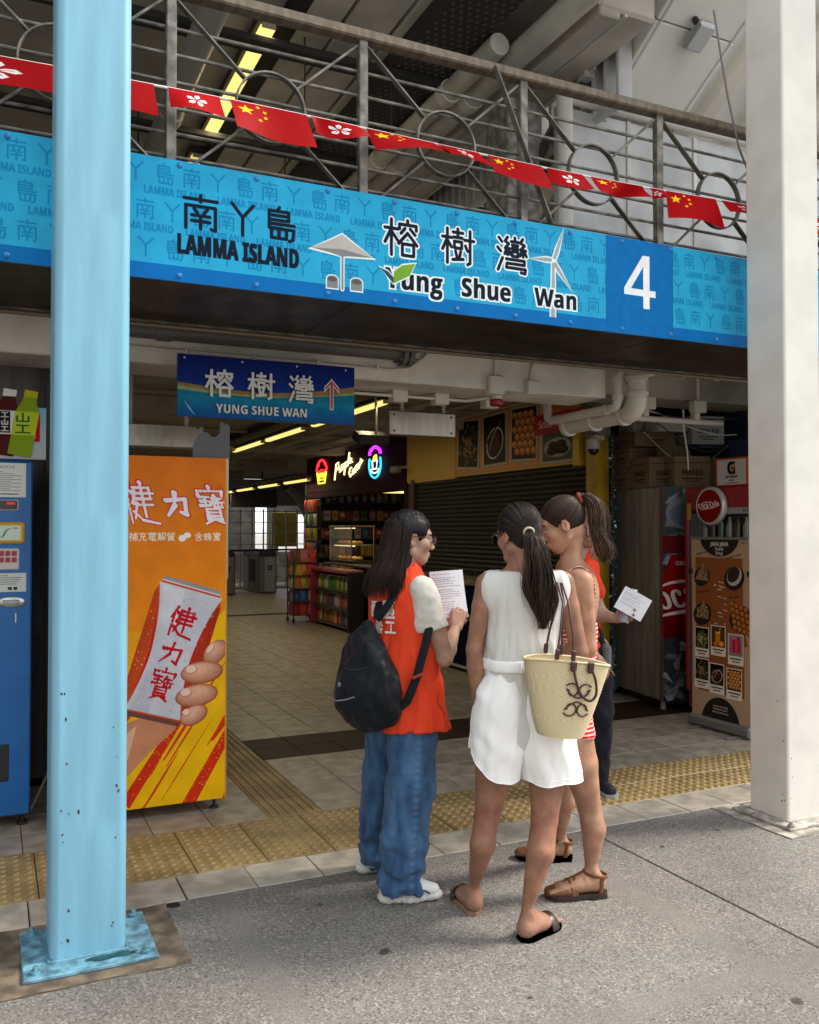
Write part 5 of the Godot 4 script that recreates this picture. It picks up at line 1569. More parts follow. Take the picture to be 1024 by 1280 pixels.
func vending_machines() -> void:
	var black := mat(L(0.015, 0.015, 0.016), 0.6)
	var t := thing("drink_machine", "orange drink vending machine side printed with a hand holding a can", "vending machine", Vector3(0.7375, 0, -5.3))
	var orange := mat(L(0.62, 0.20, 0.02), 0.4)
	part(t, "body", bx(Vector3(0, 1.005, 0), Vector3(0.866, 1.88, 0.73), 0.012), orange)
	part(t, "front_panel", bx(Vector3(0, 1.005, 0.3725), Vector3(0.872, 1.886, 0.014), 0.005), orange)
	part(t, "front_print", face(0.868, 1.882), printed(orange_print().tex(), 0.38), Vector3(0, 1.005, 0.3805))
	part(t, "corner_trim", bx(Vector3(0.438, 1.005, 0.36), Vector3(0.016, 1.89, 0.03), 0.004), mat(L(0.72, 0.33, 0.04), 0.4))
	for s in [[-1, 1], [1, 1], [-1, -1], [1, -1]]:
		var f := MB.new().cyl(Vector3(s[0] * 0.39, 0, s[1] * 0.32), Vector3(s[0] * 0.39, 0.012, s[1] * 0.32), 0.026, 0.022, 12).cyl(Vector3(s[0] * 0.39, 0.012, s[1] * 0.32), Vector3(s[0] * 0.39, 0.07, s[1] * 0.32), 0.009, -1, 8)
		part(t, "foot", f, black)
	# back of a die cut display card that stands on the machine
	var poly := PackedVector2Array([V2(0, 0), V2(0.205, 0), V2(0.205, 0.185), V2(0.185, 0.20), V2(0.175, 0.19), V2(0.165, 0.205), V2(0.15, 0.2), V2(0.148, 0.14), V2(0.125, 0.118), V2(0.10, 0.122), V2(0.085, 0.14), V2(0.06, 0.145), V2(0.03, 0.13), V2(0.012, 0.10), V2(0, 0.06)])
	solo("display_card", MB.new().prism(poly, 0.006, Transform3D(Basis.IDENTITY, Vector3(0.995, 1.948, -4.955))), mat(L(0.11, 0.11, 0.115), 0.7), "grey back of a die cut display card standing on the orange machine", "display card")
	solo("steel_rail", bx(Vector3(1.192, 1.70, -4.96), Vector3(0.012, 0.86, 0.012), 0.003), mat(L(0.35, 0.35, 0.36), 0.35, 0.8), "thin metal strip up the right edge of the orange machine and its card", "metal strip")

	var b := thing("drink_machine", "blue drink vending machine at the left edge with payment panels", "vending machine", Vector3(-0.28, 0, -5.47))
	var blue := mat(L(0.008, 0.13, 0.42), 0.3, 0.0, "paint", 0.8)
	part(b, "body", bx(Vector3(0, 0.985, 0), Vector3(0.93, 1.86, 0.75), 0.012), blue)
	part(b, "door", bx(Vector3(-0.005, 0.985, 0.385), Vector3(0.935, 1.84, 0.022), 0.006), blue)
	part(b, "kick_plate", bx(Vector3(0, 0.075, 0.383), Vector3(0.93, 0.03, 0.02), 0.004), black)
	var fz := 0.398
	var at := func(px: float, py: float) -> Vector3: return Vector3(0.183 - (40.0 - px) * 0.00466 + 0.28, 1.917 - (py - 575.0) * 0.0042, fz)
	var paper := Cv.new(160, 200, Color(0.86, 0.87, 0.86))
	paper.text("RECYCLE", 80, 30, 14, Color(0.35, 0.5, 0.6), 0.9, true, 0.0, 1)
	for i in 11:
		paper.rect(12, 50 + i * 11, 60 + (i * 37) % 76, 4, Color(0.55, 0.57, 0.58))
	paper.rect(20, 176, 26, 14, Color(0.4, 0.42, 0.43)); paper.rect(60, 178, 70, 8, Color(0.5, 0.5, 0.5))
	part(b, "notice", face(0.20, 0.178), printed(paper.tex(), 0.6), at.call(12.0, 601.0))
	var disp := part(b, "display", bx(at.call(6.0, 632.0), Vector3(0.19, 0.058, 0.012), 0.005), mat(L(0.5, 0.5, 0.5), 0.4, 0.5))
	part(disp, "window", bx(at.call(6.0, 632.0) + Vector3(0, 0, 0.007), Vector3(0.175, 0.045, 0.004), 0.001), mat(L(0.01, 0.01, 0.012), 0.2))
	part(disp, "digits", bx(at.call(18.0, 630.0) + Vector3(0, 0, 0.010), Vector3(0.04, 0.012, 0.002)), glow(L(0.5, 0.02, 0.03), 0.5))
	var cr := part(b, "card_reader", bx(at.call(14.0, 666.5) + Vector3(0, 0, 0.006), Vector3(0.172, 0.112, 0.03), 0.01), mat(L(0.62, 0.36, 0.02), 0.4))
	var cc := Cv.new(120, 72, Color(0.80, 0.86, 0.80))
	cc.curve(V2(30, 58), V2(60, 60), V2(40, 20), V2(80, 14), 2, 7, Color(0.1, 0.45, 0.45)); cc.rect(88, 10, 18, 5, Color(0.3, 0.3, 0.3))
	part(cr, "card_face", face(0.135, 0.076), printed(cc.tex(), 0.4), at.call(14.0, 666.5) + Vector3(0, 0, 0.0225))
	var cs := part(b, "coin_unit", bx(at.call(15.0, 699.0), Vector3(0.115, 0.112, 0.014), 0.006), mat(L(0.55, 0.53, 0.53), 0.4))
	for i in 3:
		for j in 2:
			part(cs, "button", bx(at.call(9.0 + i * 6.5, 692.0 + j * 8.0) + Vector3(0, 0, 0.008), Vector3(0.024, 0.026, 0.006), 0.002), mat(L(0.35, 0.03, 0.06), 0.4))
	var p2 := Cv.new(160, 100, Color(0.80, 0.82, 0.80))
	for i in 5:
		p2.rect(10, 12 + i * 11, 80 + (i * 53) % 60, 4, Color(0.45, 0.5, 0.5))
	p2.rect(90, 74, 16, 16, Color(0.15, 0.35, 0.25)); p2.rect(112, 74, 14, 16, Color(0.2, 0.2, 0.2))
	part(b, "notice", face(0.20, 0.098), printed(p2.tex(), 0.6), at.call(13.0, 728.0))
	var hd := part(b, "lock_handle", MB.new().ell(at.call(19.0, 752.0), Vector3(0.072, 0.030, 0.012), Basis.IDENTITY, 20, 8), mat(L(0.55, 0.56, 0.58), 0.3, 0.8))
	part(hd, "lock", bx(at.call(19.0, 752.0) + Vector3(0, 0, 0.010), Vector3(0.08, 0.022, 0.008), 0.004), mat(L(0.35, 0.36, 0.38), 0.35, 0.8))
	part(hd, "key", bx(at.call(24.0, 772.0), Vector3(0.006, 0.05, 0.006)), mat(L(0.6, 0.6, 0.62), 0.3, 0.8))
	part(b, "pickup_flap", bx(at.call(-14.0, 950.0), Vector3(0.30, 0.19, 0.012), 0.004), black)
	for x in [-0.4, 0.43]:
		part(b, "foot", MB.new().cyl(Vector3(x, 0, 0.33), Vector3(x, 0.015, 0.33), 0.028, -1, 12).cyl(Vector3(x, 0, 0.33), Vector3(x, 0.06, 0.33), 0.010, -1, 8), black)
	solo("chain", MB.new().tube(PackedVector3Array([Vector3(0.19, 0.09, -5.06), Vector3(0.22, 0.16, -5.04), Vector3(0.27, 0.28, -5.02), Vector3(0.31, 0.42, -5.0)]), 0.008, 6), mat(L(0.12, 0.11, 0.10), 0.5, 0.6), "dull chain between the blue machine and the column", "chain")
	# advertising card on top: two bottles and a red label
	var c := Cv.new(420, 200, Color(0.62, 0.70, 0.74))
	c.grad(0, 200, Color(0.50, 0.68, 0.78), Color(0.72, 0.72, 0.72))
	for i in 2:
		var x0: float = [232.0, 292.0][i]
		c.T = Transform2D(0.1 + 0.06 * i, V2(x0, 0))
		var liquid: Color = [Color(0.30, 0.03, 0.03), Color(0.52, 0.62, 0.06)][i]
		c.rect(-26, 30, 52, 160, liquid); c.rect(-12, 6, 24, 30, liquid); c.rect(-13, 0, 26, 14, [Color(0.9, 0.9, 0.9), Color(0.75, 0.7, 0.1)][i])
		c.rect(-26, 50, 52, 66, [Color(0.88, 0.88, 0.86), Color(0.72, 0.78, 0.15)][i])
		if i == 0:
			c.rect(-10, 54, 24, 56, Color(0.08, 0.07, 0.07))
		else:
			c.glyph("山", -16, 60, 26, 26, 4, Color(0.15, 0.4, 0.1)); c.glyph("工", -16, 90, 26, 24, 4, Color(0.15, 0.4, 0.1))
	c.T = Transform2D.IDENTITY
	c.rect(352, 26, 54, 106, Color(0.72, 0.05, 0.06)); c.glyph("卸", 360, 34, 38, 40, 5, Color(0.95, 0.93, 0.9)); c.glyph("山", 360, 84, 38, 38, 5.5, Color(0.95, 0.93, 0.9))
	var ad := thing("advert_card", "pale card with two tea bottles and a red label on the blue machine", "advertisement", Vector3(-0.2, 1.92, -5.11))
	part(ad, "card", bx(Vector3(0, 0.14, -0.006), Vector3(0.90, 0.276, 0.01), 0.002), mat(L(0.5, 0.5, 0.5), 0.6))
	part(ad, "print", face(0.9, 0.276), printed(c.tex(), 0.5), Vector3(0, 0.14, 0.0006))
	for i in 2:
		var poly2 := PackedVector2Array()
		for e in [[-0.05, 0.02], [0.05, 0.02], [0.05, 0.25], [0.028, 0.32], [0.028, 0.37], [-0.028, 0.37], [-0.028, 0.32], [-0.05, 0.25]]:
			poly2.append(V2(e[0] * 1.15, e[1]).rotated(-0.12 - 0.05 * i))
		var cb := Cv.new(60, 190, [Color(0.30, 0.05, 0.05), Color(0.50, 0.60, 0.07)][i])
		cb.rect(0, 0, 60, 22, [Color(0.86, 0.86, 0.86), Color(0.72, 0.70, 0.1)][i]); cb.rect(0, 62, 60, 66, [Color(0.86, 0.86, 0.84), Color(0.70, 0.77, 0.15)][i])
		if i == 0:
			cb.rect(20, 64, 22, 60, Color(0.06, 0.05, 0.05))
			cb.glyph("工", 23, 66, 16, 16, 3, Color(0.85, 0.85, 0.85)); cb.glyph("山", 23, 86, 16, 16, 3, Color(0.85, 0.85, 0.85)); cb.glyph("工", 23, 106, 16, 14, 3, Color(0.85, 0.85, 0.85))
		else:
			cb.glyph("山", 14, 66, 30, 26, 4, Color(0.15, 0.38, 0.1)); cb.glyph("工", 14, 98, 30, 26, 4, Color(0.15, 0.38, 0.1))
		part(ad, "bottle_cutout", MB.new().prism(poly2, 0.006, Transform3D(Basis.IDENTITY, Vector3([0.26, 0.345][i] - 0.03, 0.0, 0.004 + 0.004 * i))), printed(cb.tex(), 0.4))

# ---------------------------------------------------------------- hanging signs
func raised(st: MB, ch: String, x: float, y: float, w: float, h: float, lw: float, z: float) -> void:
	var i := 0
	for s in STROKES[ch].split(";"):
		var a: PackedFloat64Array = s.strip_edges().split_floats(" ", false)
		for k in range(0, a.size() - 2, 2):
			var p := Vector3(x + a[k] * w / 100.0, y - a[k + 1] * h / 100.0, 0); var q := Vector3(x + a[k + 2] * w / 100.0, y - a[k + 3] * h / 100.0, 0)
			var d := (q - p).normalized()
			var dz := z + 0.00012 * i
			st.bar(p - d * lw * 0.45 + Vector3(0, 0, dz), q + d * lw * 0.45 + Vector3(0, 0, dz), 0.008, lw, 0.0008, d.cross(Vector3.BACK))
			i += 1

func hanging_signs() -> void:
	var c := Cv.new(620, 204, Color(0.02, 0.10, 0.33))
	c.grad(0, 120, Color(0.0, 0.09, 0.36), Color(0.0, 0.20, 0.54))
	for i in 34:
		c.rect(0, i * 4, 620, 1, Color(0.0, 0.11, 0.40))
	var top := PackedVector2Array(); var mid := PackedVector2Array(); var low := PackedVector2Array()
	for i in 21:
		var x := 31.0 * i
		top.append(V2(x, 92 + 20 * sin(i * 0.17) - 18 * pow(i / 20.0, 3))); mid.append(V2(x, 104 + 20 * sin(i * 0.16) - 14 * pow(i / 20.0, 3))); low.append(V2(x, 116 + 12 * sin(i * 0.2) - 8 * pow(i / 20.0, 3)))
	var band := func(a: PackedVector2Array, col: Color) -> void:
		var p := a.duplicate(); p.append(V2(620, 204)); p.append(V2(0, 204)); c.poly(p, col)
	band.call(top, Color(0.55, 0.42, 0.26)); band.call(mid, Color(0.50, 0.62, 0.36)); band.call(low, Color(0.03, 0.42, 0.55))
	c.grad(134, 204, Color(0.0, 0.48, 0.60), Color(0.0, 0.28, 0.52))
	c.curve(V2(22, 152), V2(34, 170), V2(44, 184), V2(58, 198), 1, 5, Color(0.5, 0.68, 0.75))
	c.wear(0.1, 12, 0.02)
	var t := thing("direction_sign", "blue hanging sign with raised YUNG SHUE WAN letters and a red arrow", "sign", Vector3(1.417, 2.34, -4.9))
	var edge := mat(L(0.02, 0.06, 0.2), 0.5)
	part(t, "panel", bx(Vector3(0, 0, -0.012), Vector3(1.034, 0.342, 0.022), 0.003), edge)
	part(t, "print", face(1.034, 0.342), printed(c.tex(), 0.45), Vector3(0, 0, 0.0005))
	var cream := mat(L(0.60, 0.58, 0.54), 0.5)
	var st := MB.new()
	raised(st, "榕", -0.517 + 0.150, 0.095, 0.15, 0.148, 0.0155, 0.012)
	raised(st, "樹", -0.517 + 0.392, 0.095, 0.145, 0.148, 0.0145, 0.012)
	raised(st, "灣", -0.517 + 0.628, 0.095, 0.148, 0.152, 0.0125, 0.012)
	part(t, "lettering", st, cream)
	var tx := MB.new().text("YUNG SHUE WAN", 0.047, 0.012, Transform3D(Basis.IDENTITY, Vector3(-0.517 + 0.475, -0.120, 0.008)), true, 0.98)
	part(t, "lettering", tx, cream)
	var ar := MB.new().prism(PackedVector2Array([V2(-0.012, -0.09), V2(0.012, -0.09), V2(0.012, 0.045), V2(0.046, 0.01), V2(0.046, 0.042), V2(0, 0.092), V2(-0.046, 0.042), V2(-0.046, 0.01), V2(-0.012, 0.045)]), 0.004, Transform3D(Basis.IDENTITY, Vector3(-0.517 + 0.888, 0.0, 0.004)))
	var arrow := part(t, "arrow_border", ar, cream)
	part(arrow, "arrow", MB.new().prism(PackedVector2Array([V2(-0.007, -0.084), V2(0.007, -0.084), V2(0.007, 0.058), V2(0.040, 0.024), V2(0.040, 0.038), V2(0, 0.082), V2(-0.040, 0.038), V2(-0.040, 0.024), V2(-0.007, 0.058)]), 0.003, Transform3D(Basis.IDENTITY, Vector3(-0.517 + 0.888, 0.0, 0.007))), mat(L(0.35, 0.012, 0.03), 0.45))
	for x in [-0.48, -0.16, 0.16, 0.46]:
		part(t, "screw", MB.new().cyl(Vector3(x, 0.15, 0.0), Vector3(x, 0.15, 0.006), 0.006, -1, 8), mat(L(0.4, 0.4, 0.42), 0.4, 0.7))
	for x in [-0.35, 0.35]:
		part(t, "bracket", bx(Vector3(x, 0.13, -0.15), Vector3(0.03, 0.03, 0.27)), edge)
	var steel := mat(L(0.55, 0.50, 0.43), 0.36, 0.8, "brush", 1.6, "fine_n", 0.12)
	var pvc := mat(L(0.5, 0.47, 0.42), 0.6)
	for k in 2:
		var w: float = [0.57, 0.62][k]
		var s := thing("steel_sign_box", ["brushed steel hanging sign box right of the blue hanging sign", "brushed steel hanging sign box above the orange machine"][k], "sign box", Vector3([3.0, 0.96][k], [2.365, 2.165][k], [-6.2, -6.0][k]))
		part(s, "casing", bx(Vector3(0, 0, 0), Vector3(w, 0.185 if k == 0 else 0.15, 0.09), 0.006), steel)
		for x in [-1, 1]:
			for y in [-1, 1]:
				part(s, "bolt", MB.new().cyl(Vector3(x * (w * 0.5 - 0.04), y * 0.062, 0.045), Vector3(x * (w * 0.5 - 0.04), y * 0.062, 0.052), 0.009, -1, 8), mat(L(0.12, 0.1, 0.09), 0.5, 0.5))
		for x in [-0.16, 0.2]:
			part(s, "hanger", MB.new().cyl(Vector3(x, 0.07, 0), Vector3(x, 0.7, 0), 0.016, -1, 8), pvc)
	var cam := thing("ceiling_spotlight", "black spotlight under the passage ceiling left of the steel sign box", "spotlight", Vector3(3.25, 2.42, -7.8))
	part(cam, "head", bx(Vector3(0, 0, 0), Vector3(0.34, 0.10, 0.16), 0.02, Basis(Vector3.RIGHT, 0.4)), mat(L(0.02, 0.02, 0.02), 0.4))
	part(cam, "stem", MB.new().cyl(Vector3(0.05, 0.04, 0), Vector3(0.05, 0.5, 0), 0.014, -1, 8), pvc)

# ---------------------------------------------------------------- lit snack kiosk
func neon(p: Node3D, called: String, pts: Array, c: Color, e := 1.6, rad := 0.011) -> void:
	# points (u to the right as seen from the passage, v up) in metres on the fascia
	var q := PackedVector3Array()
	for a in pts:
		q.append(Vector3(-0.03, a[1], a[0]))
	part(p, called, MB.new().tube(q, rad, 6), glow(c, e))

func kiosk() -> void:
	var wine := dull(mat(L(0.030, 0.006, 0.012), 0.6))
	var dark := mat(L(0.02, 0.014, 0.014), 0.6)
	var t := thing("snack_kiosk", "dark red snack kiosk with neon signs and shelves of goods", "kiosk", Vector3(5.1, 0, -13.1))
	part(t, "fascia", bx(Vector3(0.06, 2.50, 0), Vector3(0.12, 0.62, 4.3), 0.008), wine)
	part(t, "lintel", bx(Vector3(0.05, 2.14, 0), Vector3(0.14, 0.10, 4.34), 0.008), wine)
	part(t, "side_wall", bx(Vector3(1.1, 1.2, -2.2), Vector3(2.2, 2.4, 0.08)), dark)
	part(t, "side_wall", bx(Vector3(1.1, 1.2, 2.2), Vector3(2.2, 2.4, 0.08)), dark)
	part(t, "back_wall", bx(Vector3(2.24, 1.2, 0), Vector3(0.08, 2.4, 4.5)), mat(L(0.16, 0.15, 0.13), 0.7))
	part(t, "ceiling", bx(Vector3(1.16, 2.32, 0), Vector3(2.08, 0.06, 4.3)), dark)
	part(t, "door_post", bx(Vector3(0.06, 1.05, 2.1), Vector3(0.12, 2.08, 0.16), 0.005), wine)
	part(t, "door_post", bx(Vector3(0.06, 1.05, -2.1), Vector3(0.12, 2.08, 0.14), 0.005), dark)
	part(t, "counter", bx(Vector3(0.30, 0.48, 1.0), Vector3(0.5, 0.94, 2.0), 0.01), dark)
	part(t, "counter_top", bx(Vector3(0.28, 0.985, 0.4), Vector3(0.6, 0.04, 3.2), 0.006), mat(L(0.10, 0.05, 0.03), 0.4))
	# neon signs: cupcake, handwriting, coffee cup
	var n1 := thing("neon_sign", "red and yellow neon cupcake sign on the kiosk fascia", "neon sign", Vector3(5.098, 2.54, -14.36))
	var arc := func(cx: float, cy: float, rx: float, ry: float, a0: float, a1: float, n := 14) -> Array:
		var o := []
		for i in n + 1:
			var a: float = lerpf(a0, a1, float(i) / n)
			o.append([cx + rx * cos(a), cy + ry * sin(a)])
		return o
	var red := L(1.0, 0.03, 0.05); var yel := L(1.0, 0.72, 0.05)
	neon(n1, "frosting", arc.call(0, 0.03, 0.25, 0.16, 0.0, PI), red, 1.0, 0.016)
	neon(n1, "frosting", arc.call(0, 0.09, 0.17, 0.11, 0.0, PI), red, 1.0, 0.016)
	neon(n1, "frosting", [[-0.27, 0.03], [-0.12, 0.0], [0, 0.03], [0.12, 0.0], [0.27, 0.03]], red, 1.0, 0.016)
	neon(n1, "cup", [[-0.23, -0.01], [-0.15, -0.2], [0.15, -0.2], [0.23, -0.01]], yel, 0.9, 0.016)
	neon(n1, "cup", [[-0.15, -0.03], [-0.10, -0.14], [0.10, -0.14], [0.15, -0.03]], yel, 0.9, 0.014)
	neon(n1, "stripe", [[-0.05, -0.02], [-0.035, -0.1]], yel, 0.9, 0.014)
	neon(n1, "stripe", [[0.05, -0.02], [0.035, -0.1]], yel, 0.9, 0.014)
	var n2 := thing("neon_sign", "pale yellow neon handwriting in the middle of the kiosk fascia", "neon sign", Vector3(5.098, 2.54, -13.12))
	var wh := L(1.0, 0.82, 0.40)
	# two handwritten words that climb to the right
	for w in [[[-0.60, -0.18], [-0.52, 0.08], [-0.42, 0.10], [-0.40, 0.02], [-0.54, -0.03]], [[-0.38, 0.02], [-0.36, -0.06], [-0.28, -0.03], [-0.28, 0.05], [-0.27, -0.04], [-0.2, 0.0], [-0.2, 0.06], [-0.13, 0.05]], [[-0.16, -0.12], [-0.1, 0.08], [-0.02, 0.09], [-0.02, 0.02], [-0.1, 0.0]], [[0.0, 0.02], [0.07, 0.22], [0.05, 0.06], [0.12, 0.06]], [[0.08, 0.06], [0.17, 0.12], [0.11, 0.14], [0.1, 0.06], [0.2, 0.07]],
			[[0.16, -0.02], [0.10, -0.03], [0.06, -0.10], [0.10, -0.16], [0.20, -0.12]], [[0.24, -0.05], [0.2, -0.09], [0.25, -0.12], [0.29, -0.07], [0.24, -0.05]], [[0.33, -0.11], [0.33, -0.02], [0.38, 0.0]], [[0.40, -0.08], [0.40, 0.01], [0.46, 0.03], [0.47, -0.05], [0.53, 0.04]], [[0.52, 0.02], [0.58, 0.06], [0.55, 0.09], [0.52, 0.0], [0.62, 0.06]]]:
		neon(n2, "word_stroke", w, wh, 1.0, 0.014)
	var n3 := thing("neon_sign", "blue and purple neon coffee cup in an oval on the kiosk fascia", "neon sign", Vector3(5.098, 2.54, -12.02))
	neon(n3, "oval", arc.call(0, -0.03, 0.22, 0.20, PI * 0.85, PI * 2.15, 20), L(0.03, 0.55, 1.0), 1.1, 0.015)
	neon(n3, "cloud", arc.call(0, 0.13, 0.20, 0.09, -0.2, PI + 0.2, 14), L(0.5, 0.03, 1.0), 1.3, 0.022)
	neon(n3, "cloud", arc.call(0, 0.17, 0.13, 0.06, 0, PI, 10), L(0.5, 0.03, 1.0), 1.3, 0.020)
	neon(n3, "steam", [[-0.05, 0.03], [-0.02, 0.08], [0.04, 0.10], [0.05, 0.04]], yel, 0.9, 0.018)
	neon(n3, "cup", [[-0.10, 0.02], [-0.08, -0.10], [0.06, -0.10], [0.09, 0.02], [-0.10, 0.02]], L(0.8, 0.9, 1.0), 0.9, 0.012)
	neon(n3, "saucer", arc.call(0, -0.10, 0.15, 0.06, PI, PI * 2, 10), L(0.8, 0.9, 1.0), 0.9, 0.012)
	var cam := thing("security_camera", "white bullet camera at the right end of the kiosk fascia", "camera", Vector3(4.98, 2.37, -11.06))
	part(cam, "housing", bx(Vector3(0, 0, -0.02), Vector3(0.10, 0.09, 0.2), 0.02), mat(L(0.3, 0.28, 0.26), 0.5))
	part(cam, "bracket", MB.new().cyl(Vector3(0, 0.03, 0.02), Vector3(0.12, 0.03, 0.1), 0.022, -1, 8), mat(L(0.3, 0.28, 0.26), 0.5))
	lamp_unit("shop_lamp", "lit tube lamp under the kiosk ceiling, left one", Vector3(5.75, 2.12, -12.3), 0.9, Vector3.RIGHT, 0.8, 0.2)
	lamp_unit("shop_lamp", "lit tube lamp under the kiosk ceiling, right one", Vector3(6.3, 2.14, -11.9), 0.9, Vector3.RIGHT, 0.8, 0.2)
	# shelves on the far side wall, filled with packets
	var sh := thing("shelf_rack", "tall dark shelf rack of packets and jars at the back of the kiosk", "shelves", Vector3(6.1, 0, -15.0))
	var rng := RandomNumberGenerator.new(); rng.seed = 77
	part(sh, "back_board", bx(Vector3(0, 1.1, -0.12), Vector3(1.9, 2.1, 0.02)), dark)
	for i in 6:
		part(sh, "shelf", bx(Vector3(0, 0.42 + 0.32 * i, 0.06), Vector3(1.9, 0.02, 0.34), 0.003), mat(L(0.06, 0.04, 0.035), 0.5))
	for x in [-0.95, 0.95]:
		part(sh, "upright", bx(Vector3(x, 1.1, 0.06), Vector3(0.03, 2.1, 0.34), 0.003), dark)
	var tones := [["red", L(0.45, 0.03, 0.03)], ["yellow", L(0.55, 0.38, 0.04)], ["green", L(0.07, 0.26, 0.05)], ["white", L(0.55, 0.52, 0.48)], ["orange", L(0.55, 0.18, 0.03)], ["brown", L(0.16, 0.08, 0.04)], ["pink", L(0.5, 0.16, 0.18)], ["blue", L(0.04, 0.12, 0.32)]]
	var tm := []
	for e in tones:
		tm.append(mat(e[1], 0.4))
	var bag := MB.new()
	bag.sheet(func(u: float, v: float) -> Vector3: return Vector3((u - 0.5) * 0.15 * (1.0 - 0.1 * sin(v * PI)), 0.21 - v * 0.21, 0.028 * sin(u * PI) * sin(v * PI) + 0.003), 8, 8)
	bag.sheet(func(u: float, v: float) -> Vector3: return Vector3((u - 0.5) * 0.15 * (1.0 - 0.1 * sin(v * PI)), 0.21 - v * 0.21, -0.028 * sin(u * PI) * sin(v * PI) - 0.003), 8, 8, true)
	var bag_mesh := bag.mesh()
	var jar_mesh := MB.new().lathe(PackedVector2Array([V2(0, 0), V2(0.045, 0), V2(0.05, 0.02), V2(0.05, 0.13), V2(0.04, 0.15), V2(0.04, 0.175), V2(0, 0.175)]), 12).mesh()
	var band := MB.new().cyl(Vector3(0, 0.035, 0), Vector3(0, 0.11, 0), 0.0512, -1, 12, false).mesh()
	var packet := bx(Vector3(0, 0.09, 0), Vector3(0.12, 0.18, 0.05), 0.006).mesh()
	for r in 5:
		for i in 13:
			var k := rng.randi() % 8
			var at := Vector3(5.23 + 0.142 * i + rng.randf_range(-0.01, 0.01), 0.43 + 0.32 * (r + 1), -14.93 + rng.randf_range(-0.03, 0.05))
			if r < 2:
				solo("snack_bag", bag_mesh, tm[k], "%s snack bag on the %s shelf of the kiosk rack" % [tones[k][0], ["second", "third"][r]], "snack bag", at, yaw(rng.randf_range(-15, 15)), "snack bags on the kiosk shelves")
			elif r < 4:
				var p := solo("snack_box", packet, tm[k], "%s snack box on the %s shelf of the kiosk rack" % [tones[k][0], "fourth" if r == 2 else "fifth"], "snack box", at, yaw(rng.randf_range(-8, 8)), "snack boxes on the kiosk shelves")
				part(p, "label_patch", bx(Vector3(0, 0.1, 0.0255), Vector3(0.08, 0.07, 0.001)), tm[(k + 3) % 8])
			else:
				var p := solo("sweet_jar", jar_mesh, tm[k], "%s sweet jar on the top kiosk shelf" % tones[k][0], "jar", at, Basis.IDENTITY, "sweet jars on the top kiosk shelf")
				part(p, "label_band", band, tm[3])
	# near side board with hanging packets
	var hb := thing("hanging_board", "dark pegboard of hanging snack packets at the kiosk's left post", "pegboard", Vector3(5.06, 1.65, -14.85))
	part(hb, "board", bx(Vector3(0.05, 0, 0), Vector3(0.02, 1.0, 0.7), 0.003), dark)
	for r in 4:
		part(hb, "rail", MB.new().cyl(Vector3(0.02, 0.42 - 0.25 * r, -0.34), Vector3(0.02, 0.42 - 0.25 * r, 0.34), 0.006, -1, 6), mat(L(0.2, 0.2, 0.2), 0.4, 0.7))
		for i in 4:
			var k := rng.randi() % 8
			solo("snack_bag", bag_mesh, tm[k], "%s snack bag hanging on the %s rail of the kiosk pegboard" % [tones[k][0], ["top", "second", "third", "lowest"][r]], "snack bag", Vector3(5.035, 1.86 - 0.25 * r, -15.1 + 0.17 * i), yaw(-90 + rng.randf_range(-10, 10)), "snack bags on the kiosk pegboard")
	# lit display case with buns
	var dc := thing("display_case", "lit glass display case with buns on the kiosk counter", "display case", Vector3(5.32, 1.0, -13.6))
	part(dc, "base", bx(Vector3(0, 0.03, 0), Vector3(0.4, 0.05, 1.0), 0.006), dark)
	for s in [[-1, -1], [1, -1], [-1, 1], [1, 1]]:
		part(dc, "corner_post", bx(Vector3(s[0] * 0.19, 0.32, s[1] * 0.49), Vector3(0.015, 0.54, 0.015)), mat(L(0.3, 0.25, 0.2), 0.4, 0.6))
	part(dc, "roof", bx(Vector3(0, 0.60, 0), Vector3(0.42, 0.03, 1.02), 0.006), mat(L(0.25, 0.15, 0.05), 0.5))
	part(dc, "shelf", bx(Vector3(0.02, 0.30, 0), Vector3(0.34, 0.012, 0.96)), mat(L(0.4, 0.38, 0.34), 0.3))
	var glass := StandardMaterial3D.new()
	glass.albedo_color = Color(0.8, 0.85, 0.85, 0.12); glass.roughness = 0.05; glass.transparency = BaseMaterial3D.TRANSPARENCY_ALPHA
	part(dc, "pane", bx(Vector3(-0.195, 0.32, 0), Vector3(0.004, 0.53, 0.96)), glass)
	for y in [0.285, 0.57]:
		part(dc, "strip_light", bx(Vector3(-0.12, y, 0), Vector3(0.02, 0.015, 0.9), 0.003), glow(L(1.0, 0.8, 0.45), 0.8))
		var al := AreaLight3D.new()
		al.name = free_name(dc, "case_light"); al.area_size = Vector2(0.03, 0.9); al.light_color = Color(1.0, 0.85, 0.6); al.light_energy = 0.06; al.shadow_enabled = true
		dc.add_child(al, true)
		al.position = Vector3(-0.12, y - 0.012, 0); al.rotation_degrees = Vector3(-90, 0, 0)
	var bun := MB.new().ell(Vector3(0, 0.03, 0), Vector3(0.05, 0.035, 0.055), Basis.IDENTITY, 10, 6).mesh()
	var bm := [mat(L(0.50, 0.25, 0.07), 0.5), mat(L(0.55, 0.35, 0.12), 0.5), mat(L(0.40, 0.17, 0.05), 0.5)]
	for r in 2:
		for i in 8:
			var k := rng.randi() % 3
			solo("bun", bun, bm[k], "%s bun on the %s of the lit display case" % [["golden", "pale", "brown"][k], ["floor", "shelf"][r]], "bun", Vector3(5.27 + 0.04 * (i % 2), 1.055 + 0.251 * r, -13.98 + 0.11 * i), yaw(rng.randf_range(0, 90)), "buns in the lit display case")
	# open red framed fridge with bottles, facing the passage
	var fr := thing("drinks_fridge", "low red framed open fridge of bottles below the kiosk counter", "fridge", Vector3(5.02, 0, -13.25))
	var redm := mat(L(0.32, 0.03, 0.05), 0.4)
